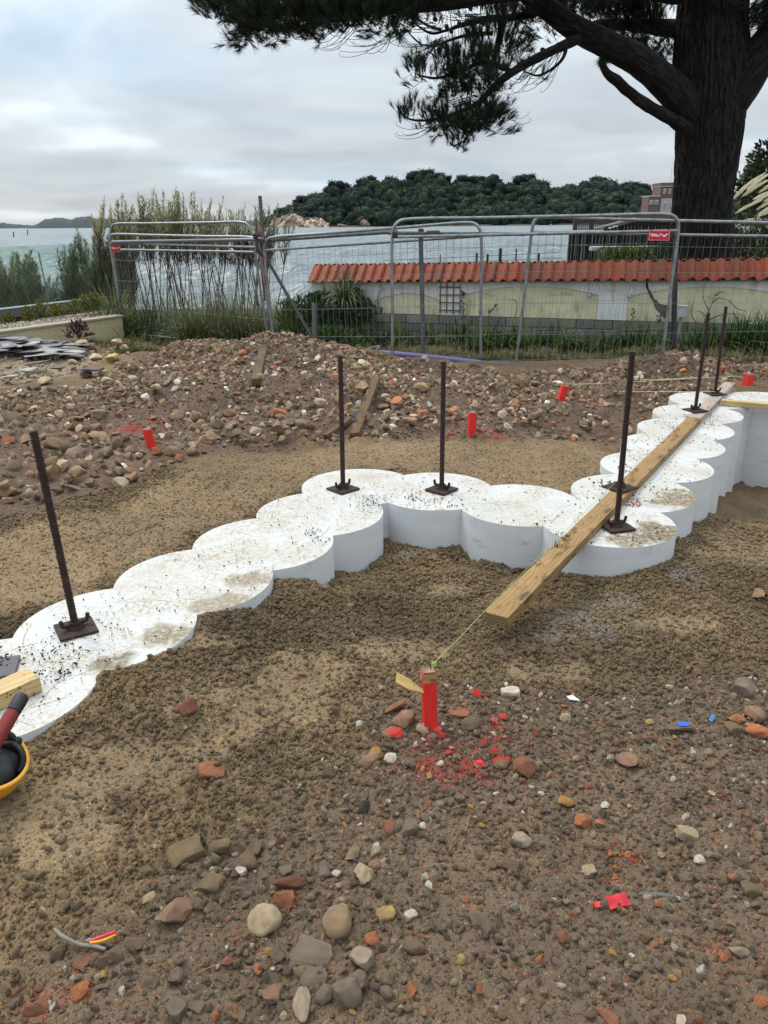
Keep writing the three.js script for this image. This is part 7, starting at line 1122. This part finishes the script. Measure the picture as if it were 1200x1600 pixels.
  // low plants in the gravel bed, dark-red plant before the cream wall
  for (const [px, py, s, l] of [[14, 505, 1, 'small yellow-green plant in the gravel bed at the left edge'], [45, 499, 1.1, 'second small yellow-green plant in the gravel bed from the left'], [65, 492, 1.3, 'third small yellow-green plant in the gravel bed from the left'], [90, 490, 1.0, 'small yellow-green plant in the middle of the gravel bed'], [118, 487, 1.1, 'small yellow-green plant right of the middle of the gravel bed'], [136, 482, 1.2, 'small olive plant near the right end of the gravel bed'], [152, 478, 1.2, 'rightmost small yellow-green plant in the gravel bed']]) bush(px, py + 4, .14 * s, .2 * s, 260, [.04, .08], [[.14, .17, .02], [.18, .2, .03], [.10, .12, .02], [.22, .17, .03]], l, 760 + px, -13.1 - px * .006, .35, 'bed_plant');
  bush(124, 528, .22, .24, 190, [.05, .09], [[.055, .025, .025], [.075, .03, .028], [.035, .018, .018]], 'dark red-leaved plant before the cream terrace wall', 781, -12.1, .5, 'red_leaf_plant');
  // bare climber and small twigs on the wall
  const W = (px, py, o = .08) => onWall(px, py, o); const bare = thing('bare_climber', 'bare twiggy climber on the cream wall right of the meter cabinet', 'climber', [0, 0, 0]); const tw = [[[1098, 515], [1104, 495], [1112, 475], [1118, 458]], [[1108, 485], [1100, 470], [1098, 456]], [[1112, 475], [1122, 466], [1140, 470]], [[1100, 505], [1120, 494], [1145, 490], [1160, 492]], [[1145, 490], [1155, 500], [1162, 505]], [[1104, 495], [1096, 488], [1088, 486]], [[1118, 462], [1126, 456], [1134, 458]], [[1140, 470], [1152, 482], [1166, 486]], [[1090, 508], [1080, 490], [1084, 470]]]; mesh('twigs', mergeGeometries(tw.map((l, i) => tube(l.map(([x, y]) => W(x, y)), [i % 3 ? .008 : .013, .006, .003], 14, 5))), twigDark, bare);
  for (const [l, n, lb] of [[[[805, 495], [808, 478], [806, 470], [793, 467]], 0, 'single bent twig on the cream wall left of the slanting post'], [[[762, 496], [768, 485], [775, 478]], 14, 'small leafy sprig on the wall right of the trellis'], [[[722, 500], [724, 485], [722, 466], [725, 455]], 30, 'ivy strand climbing beside the trellis'], [[[1028, 505], [1032, 495], [1036, 488]], 26, 'small leafy sprig below the crack in the wall'], [[[990, 500], [988, 492], [992, 486]], 10, 'tiny sprig on the wall right of the white pier'], [[[592, 482], [590, 466], [594, 455], [600, 450]], 6, 'thin bent twig at the left end of the cream wall']]) { const t = thing('wall_sprig', lb, 'twig', [0, 0, 0]), pts = l.map(([x, y]) => W(x, y, .06)); mesh('stem', tube(pts, [.007, .004], 14, 5), twigDark, t); if (n) { const c = new THREE.CatmullRomCurve3(pts); mesh('leaves', leaves(l[0][0], n, (r) => [c.getPoint(r()).add(V((r() - .5) * .1, (r() - .5) * .05, .01)), null], [.03, .055], [[.02, .035, .012], [.035, .06, .02]], .6), green, t); } }
}
// ---------------------------------------------------------------- the big pine
{
  const Z = -14.2, base = onZ(1092, 420, Z);
  const pine = thing('pine_tree', 'big dark pine with a furrowed trunk and spreading branches at the right', 'pine tree', [base.x, 0, Z]);
  const o = V(base.x, 0, Z), P = (px, py, dz = 0) => onZ(px, py, Z + dz).sub(o);
  const barkTex = texture(512, 2048, (u, v) => { v *= 3.75; const w = noise2(u * 6, v * 3) * .25, f = Math.min(Math.abs(fbm(u * 26 + w, v * 5.5, 3)), Math.abs(noise2(u * 9 + 40, v * 9)) * 1.6 + .12), g = fbm(u * 60, v * 40, 3); const k = clamp(sstep(.02, .3, f) * .85 + g * .25); return [lerp(.10, .44, k), lerp(.09, .385, k), lerp(.083, .35, k)]; });
  barkTex.repeat.set(1 / 1.75, 1 / 9);
  const bark = new THREE.MeshStandardMaterial({ color: lin(.21, .20, .195), map: barkTex, bumpMap: barkTex, bumpScale: .03, roughness: .97 });
  const furrow = (amp) => (a, l) => { const x = Math.cos(a), y = Math.sin(a), w = noise3(x * 2, y * 2, l * 1.2) * .5; const r1 = Math.abs(noise3(x * 7 + w, y * 7 + w, l * 1.15)), r2 = Math.abs(noise3(x * 14 + 5, y * 14, l * 3.4)); return 1 + amp * (Math.min(r1 * 2.6, .8) - .4) + amp * .45 * (Math.min(r2 * 2.5, .8) - .4) + .03 * noise3(x * 1.2, y * 1.2, l * .5); };
  const R = (px) => px / 1202 * -Z * 0.83;
  mesh('trunk', tube([P(1086, 470), P(1091, 400), P(1096, 330), P(1104, 250), P(1109, 190), P(1112, 120), P(1112, 50), P(1116, -40), P(1120, -160), P(1110, -300), P(1095, -420)], [R(58), R(51), R(47.5), R(50), R(54), R(61), R(56), R(50), R(40), R(28), R(18)], 420, 260, furrow(.085)), bark, pine);
  const branches = [
    [[[1085, 175, .1], [1050, 140, .3], [1000, 97, .5], [945, 68, .6], [895, 42, .7], [850, 10, .6], [800, -25, .4]], [R(34), R(25), R(21), R(19), R(17), R(15), R(11)], 'main'],
    [[[1110, 190, 0], [1150, 140, .2], [1180, 98, .3], [1215, 50, .4], [1260, -10, .4]], [R(36), R(34), R(29), R(27), R(24)], 'right'],
    [[[1080, 205, .2], [1052, 188, .4], [1012, 165, .6], [985, 146, .6], [962, 125, .65], [946, 112, .6], [941, 98, .6], [940, 88, .5]], [R(14), R(10), R(9), R(8), R(8), R(6), R(5), R(4)], 'stub'],
    [[[905, 60, .8], [870, 76, 1.0], [835, 93, 1.1], [805, 110, 1.15], [780, 128, 1.2], [760, 148, 1.2], [748, 165, 1.2], [746, 190, 1.2]], [R(8), R(7), R(6.5), R(6), R(5.5), R(4.5), R(3.5), R(2.5)], ''],
    [[[752, 158, 1.2], [730, 170, 1.1], [700, 181, 1.0], [665, 188, .9], [640, 186, .85], [624, 174, .8]], [R(4), R(3), R(2.5), R(2), R(1.5), R(1)], ''],
    [[[895, 25, .7], [860, 12, .5], [828, 22, .4], [795, 28, .3], [760, 30, .2], [725, 38, .1], [700, 47, 0]], [R(9), R(7), R(6), R(5.5), R(5), R(4), R(2)], ''],
    [[[788, 28, .3], [782, 50, .4], [775, 80, .5], [770, 105, .6]], [R(6), R(5), R(4), R(2.5)], ''],
    [[[770, 52, .4], [735, 54, .4], [705, 62, .4], [680, 72, .4]], [R(3.5), R(3), R(2), R(1.5)], ''],
    [[[1060, 45, -.2], [1020, 42, -.5], [975, 38, -.8], [930, 40, -1.0], [890, 52, -1.2]], [R(15), R(12), R(10), R(8), R(4)], ''],
    [[[1060, -20, .2], [980, -30, .7], [880, -25, 1.2], [780, -12, 1.6], [700, 2, 1.8], [620, 10, 1.9], [540, 14, 1.9], [460, 18, 1.8], [400, 22, 1.7]], [R(24), R(20), R(17), R(13), R(11), R(9), R(8), R(6), R(3)], ''],
    [[[560, 12, 1.9], [500, -10, 1.7], [430, -14, 1.6], [350, -4, 1.5]], [R(6), R(5), R(4), R(2)], ''],
    [[[885, 70, .95], [880, 90, 1.0], [862, 108, 1.05], [840, 118, 1.05], [820, 112, 1.05]], [R(3.5), R(2.5), R(2), R(1.6), R(1)], ''],
    [[[800, 112, 1.15], [770, 100, 1.0], [745, 100, .9], [720, 112, .8], [680, 122, .7], [655, 118, .7]], [R(4), R(3.5), R(3), R(2.5), R(2), R(1.2)], ''],
    [[[700, 181, 1.0], [715, 195, 1.0], [730, 215, 1.0], [710, 228, 1.0]], [R(2.4), R(2), R(1.5), R(1)], ''],
    [[[690, 47, .1], [665, 38, .1], [645, 22, .1], [640, 12, .1]], [R(2.4), R(2), R(1.5), R(1)], ''], [[[700, 47, 0], [675, 52, 0], [655, 42, 0], [645, 34, 0]], [R(2.4), R(2), R(1.5), R(1)], ''],
    [[[680, 72, .4], [660, 70, .4], [645, 58, .4], [638, 50, .4]], [R(1.6), R(1.4), R(1.2), R(.8)], ''],
    [[[1115, -150, .1], [1000, -220, .5], [850, -240, 1.2], [680, -200, 2], [520, -160, 2.4]], [R(30), R(24), R(18), R(12), R(5)], ''],
    [[[1115, -200, 0], [1230, -260, .6], [1380, -280, 1], [1500, -250, 1.3]], [R(28), R(22), R(15), R(6)], ''],
    [[[1112, -150, .2], [1090, -220, 2], [1060, -240, 4], [1040, -220, 5.4]], [R(28), R(22), R(14), R(5)], ''],
    [[[1112, -150, -.2], [1140, -220, -2], [1180, -250, -4]], [R(28), R(20), R(6)], ''],
  ];
  const curves = [];
  for (const [pts, rad, k] of branches) { const q = pts.map(([x, y, d]) => P(x, y, d)); const big = rad[0] > .15; mesh(k === 'stub' ? 'broken_branch' : 'branch', tube(q, rad, big ? 150 : 46, big ? 48 : 12, big ? furrow(.07) : (a, l) => 1 + .16 * noise3(Math.cos(a) * 2, Math.sin(a) * 2, l * 7)), bark, pine); curves.push(new THREE.CatmullRomCurve3(q)); }
  const r = rng(808);
  const samples = []; curves.forEach((c, ci) => { if (ci === 1 || ci === 2) return; for (let i = 0; i <= 40; i++) samples.push([c.getPoint(i / 40), ci]); });
  // one tuft: a shoot with long paired needles
  const tuft = (sd) => { const q = rng(sd), pos = [], idx = []; let n = 0; for (let i = 0; i < 34; i++) { const y = q() * .10, a = q() * 6.283, sp = .15 + q() * .6, L = .11 + q() * .06, dx = Math.cos(a) * Math.sin(sp), dz = Math.sin(a) * Math.sin(sp), dy = Math.cos(sp), w = .0032, px = -dz, pz = dx, l = Math.hypot(px, pz) || 1; const drop = q() * .02; pos.push(-px / l * w, y, -pz / l * w, px / l * w, y, pz / l * w, dx * L, y + dy * L - drop, dz * L); idx.push(n, n + 1, n + 2); n += 3; } const g = new THREE.BufferGeometry(); g.setAttribute('position', new THREE.Float32BufferAttribute(pos, 3)); g.setIndex(idx); g.computeVertexNormals(); return g; };
  const T = [821, 822, 823].map(tuft), ms = [[], [], []], cs = [[], [], []], twigs = [], cones = [];
  const needle = new THREE.MeshStandardMaterial({ color: lin(1, 1, 1), roughness: .7, side: THREE.DoubleSide });
  const put = (p, dir, s) => { const k = Math.floor(r() * 3); ms[k].push(mat4(p, new THREE.Quaternion().setFromUnitVectors(V(0, 1, 0), dir.clone().normalize()).multiply(new THREE.Quaternion().setFromAxisAngle(V(0, 1, 0), r() * 6.28)), s)); const f = .6 + r() * .7; cs[k].push(lin(.024 * f, .042 * f, .018 * f)); };
  const shoot = (p, dense) => {
    let best = null, bd = 1e9; for (const [q, c] of samples) { const d = q.distanceToSquared(p) + r() * .03; if (d < bd) { bd = d; best = q; } }
    const L = Math.sqrt(bd), end = p, mid = best.clone().lerp(end, .55).add(V((r() - .5) * .25 * L, -.05 * L - r() * .04, (r() - .5) * .25 * L));
    if (L < 2.2) twigs.push(tube([best, best.clone().lerp(mid, .5).add(V(0, -.02, 0)), mid, end], [.006 + .006 * L, .005, .004, .003], 9, 4, null, false));
    const near = p.y + 0 < 5.6; const dir = end.clone().sub(mid).normalize().add(V((r() - .5) * .5, .55 + r() * .5, (r() - .5) * .5));
    const n = dense; for (let i = 0; i < n; i++) { const q = end.clone().add(V((r() - .5) * .3, (r() - .5) * .24, (r() - .5) * .3)); put(i ? q : end, dir.clone().add(V((r() - .5) * .9, (r() - .5) * .7, (r() - .5) * .9)), .75 + r() * .5); if (i && near) twigs.push(tube([mid.clone().lerp(end, .6), q], [.003, .0024], 2, 3, null, false)); }
  };
  // clumps: centre, half sizes (photograph), depth offset, how many shoots, tufts at each
  for (const [x, y, a, b, dz, n, d] of [
    [330, 4, 34, 14, 1.6, 42, 4], [375, 18, 46, 34, 1.6, 110, 5], [440, 14, 62, 40, 1.7, 170, 5], [520, 6, 66, 34, 1.8, 170, 5], [600, 2, 66, 26, 1.8, 140, 5], [660, 0, 50, 18, 1.7, 60, 4], [410, 52, 34, 18, 1.6, 34, 3], [375, 62, 16, 14, 1.6, 16, 3], [480, 46, 40, 12, 1.7, 34, 3], [560, 36, 60, 16, 1.8, 56, 3], [620, 34, 34, 16, 1.7, 30, 3],
    [655, 112, 18, 18, .8, 26, 4], [700, 108, 26, 22, .8, 34, 4], [745, 108, 48, 36, .9, 100, 4], [765, 70, 40, 34, .7, 74, 4], [790, 95, 34, 22, .9, 36, 3], [720, 135, 34, 18, .8, 34, 4], [690, 152, 22, 14, .9, 14, 3], [642, 172, 16, 10, .9, 14, 3], [628, 178, 8, 6, .8, 5, 3], [680, 184, 24, 9, 1, 20, 3], [705, 200, 30, 16, 1, 44, 4], [730, 192, 30, 20, 1.1, 56, 5], [765, 182, 24, 16, 1.2, 44, 5], [720, 222, 18, 8, 1, 16, 3], [785, 205, 12, 7, 1.2, 7, 3], [770, 140, 20, 14, 1.2, 14, 3], [815, 62, 26, 16, .6, 18, 3], [812, 22, 44, 18, .4, 50, 4], [860, 8, 44, 16, .3, 60, 4], [760, 10, 40, 14, .3, 36, 3], [720, 8, 34, 12, .6, 18, 2], [905, 8, 40, 14, .1, 56, 4], [960, 14, 46, 22, -.4, 90, 5], [1010, 18, 40, 22, -.6, 80, 5], [935, 84, 16, 12, .6, 8, 3], [980, 62, 34, 14, -.4, 42, 4], [1025, 75, 30, 22, -.3, 46, 4], [1030, 104, 22, 12, -.2, 16, 3], [1188, 18, 18, 18, .6, 30, 4], [1180, 40, 14, 12, .4, 14, 4], [860, 55, 16, 8, .7, 6, 2], [690, 30, 24, 18, .2, 8, 1], [680, 70, 26, 20, .4, 8, 1], [830, 118, 22, 12, 1.1, 6, 1],
    [600, -90, 240, 50, 2, 240, 5], [850, -110, 200, 60, 1, 200, 5], [1110, -120, 160, 60, 1, 160, 5], [1300, -160, 160, 70, 1, 140, 5], [1130, -240, 240, 60, 0, 200, 5], [700, -200, 220, 50, 2, 160, 5]]) {
    for (let i = 0; i < (y > 40 && y < 240 ? n * .5 : y > -60 ? n * .65 : n); i++) { let u, v; do { u = r() * 2 - 1; v = r() * 2 - 1; } while (u * u + v * v > 1); const depth = dz + (r() - .5) * Math.min(1.8, a * .022); shoot(P(x + u * a, y + v * b, depth), d); }
  }
  // bare curved twigs between the clumps
  for (const [x0, y0, x1, y1, n] of [[690, 45, 620, 10, 18], [700, 60, 640, 80, 22], [680, 75, 650, 60, 12], [760, 30, 690, 5, 22], [880, 75, 830, 125, 16], [840, 92, 800, 130, 10], [740, 150, 690, 160, 14], [700, 182, 650, 200, 12], [780, 160, 800, 180, 8], [640, 40, 560, 70, 16], [560, 30, 480, 60, 16], [1000, 95, 1035, 110, 10], [720, 40, 740, 75, 14], [900, 50, 870, 30, 10]]) for (let i = 0; i < n * .55; i++) { const s = P(lerp(x0, x1, r() * .3) + (r() - .5) * 14, lerp(y0, y1, r() * .3) + (r() - .5) * 12, .8 + (r() - .5)), e = P(x1 + (r() - .5) * 70, y1 + (r() - .5) * 40, .8 + (r() - .5)); const m = s.clone().lerp(e, .6).add(V(0, -.07 - r() * .08, 0)); twigs.push(tube([s, m, e, e.clone().add(V((r() - .5) * .1, .05, 0))], [.006, .0038, .003, .002], 10, 4, null, false)); }
  for (const [x, y] of [[698, 42], [705, 48], [680, 30], [690, 72], [686, 80], [718, 38], [757, 158], [755, 36], [848, 78], [735, 12], [742, 30], [680, 68], [910, 12], [780, 34]]) { const c = new THREE.SphereGeometry(.035, 10, 8); c.scale(1, 1.5, 1); const q = c.attributes.position; for (let i = 0; i < q.count; i++) { const k = 1 + .16 * Math.sin(q.getY(i) * 190) * Math.cos(Math.atan2(q.getZ(i), q.getX(i)) * 5); q.setX(i, q.getX(i) * k); q.setZ(i, q.getZ(i) * k); } c.computeVertexNormals(); const m = mesh('pine_cone', place(c, 0, 0, 0, r(), r(), r()), twigDark, pine); m.position.copy(P(x, y, .4)); }
  T.forEach((g, i) => tag(instanced('needles', g, needle, ms[i], cs[i], pine), null, null, null, 'stuff'));
  tag(mesh('twigs', mergeGeometries(twigs), M([.05, .038, .03], .95), pine), null, null, null, 'stuff');
  console.log('tufts', ms.map((m) => m.length).join(), 'twigs', twigs.length);
}
renderer.render(scene, camera);
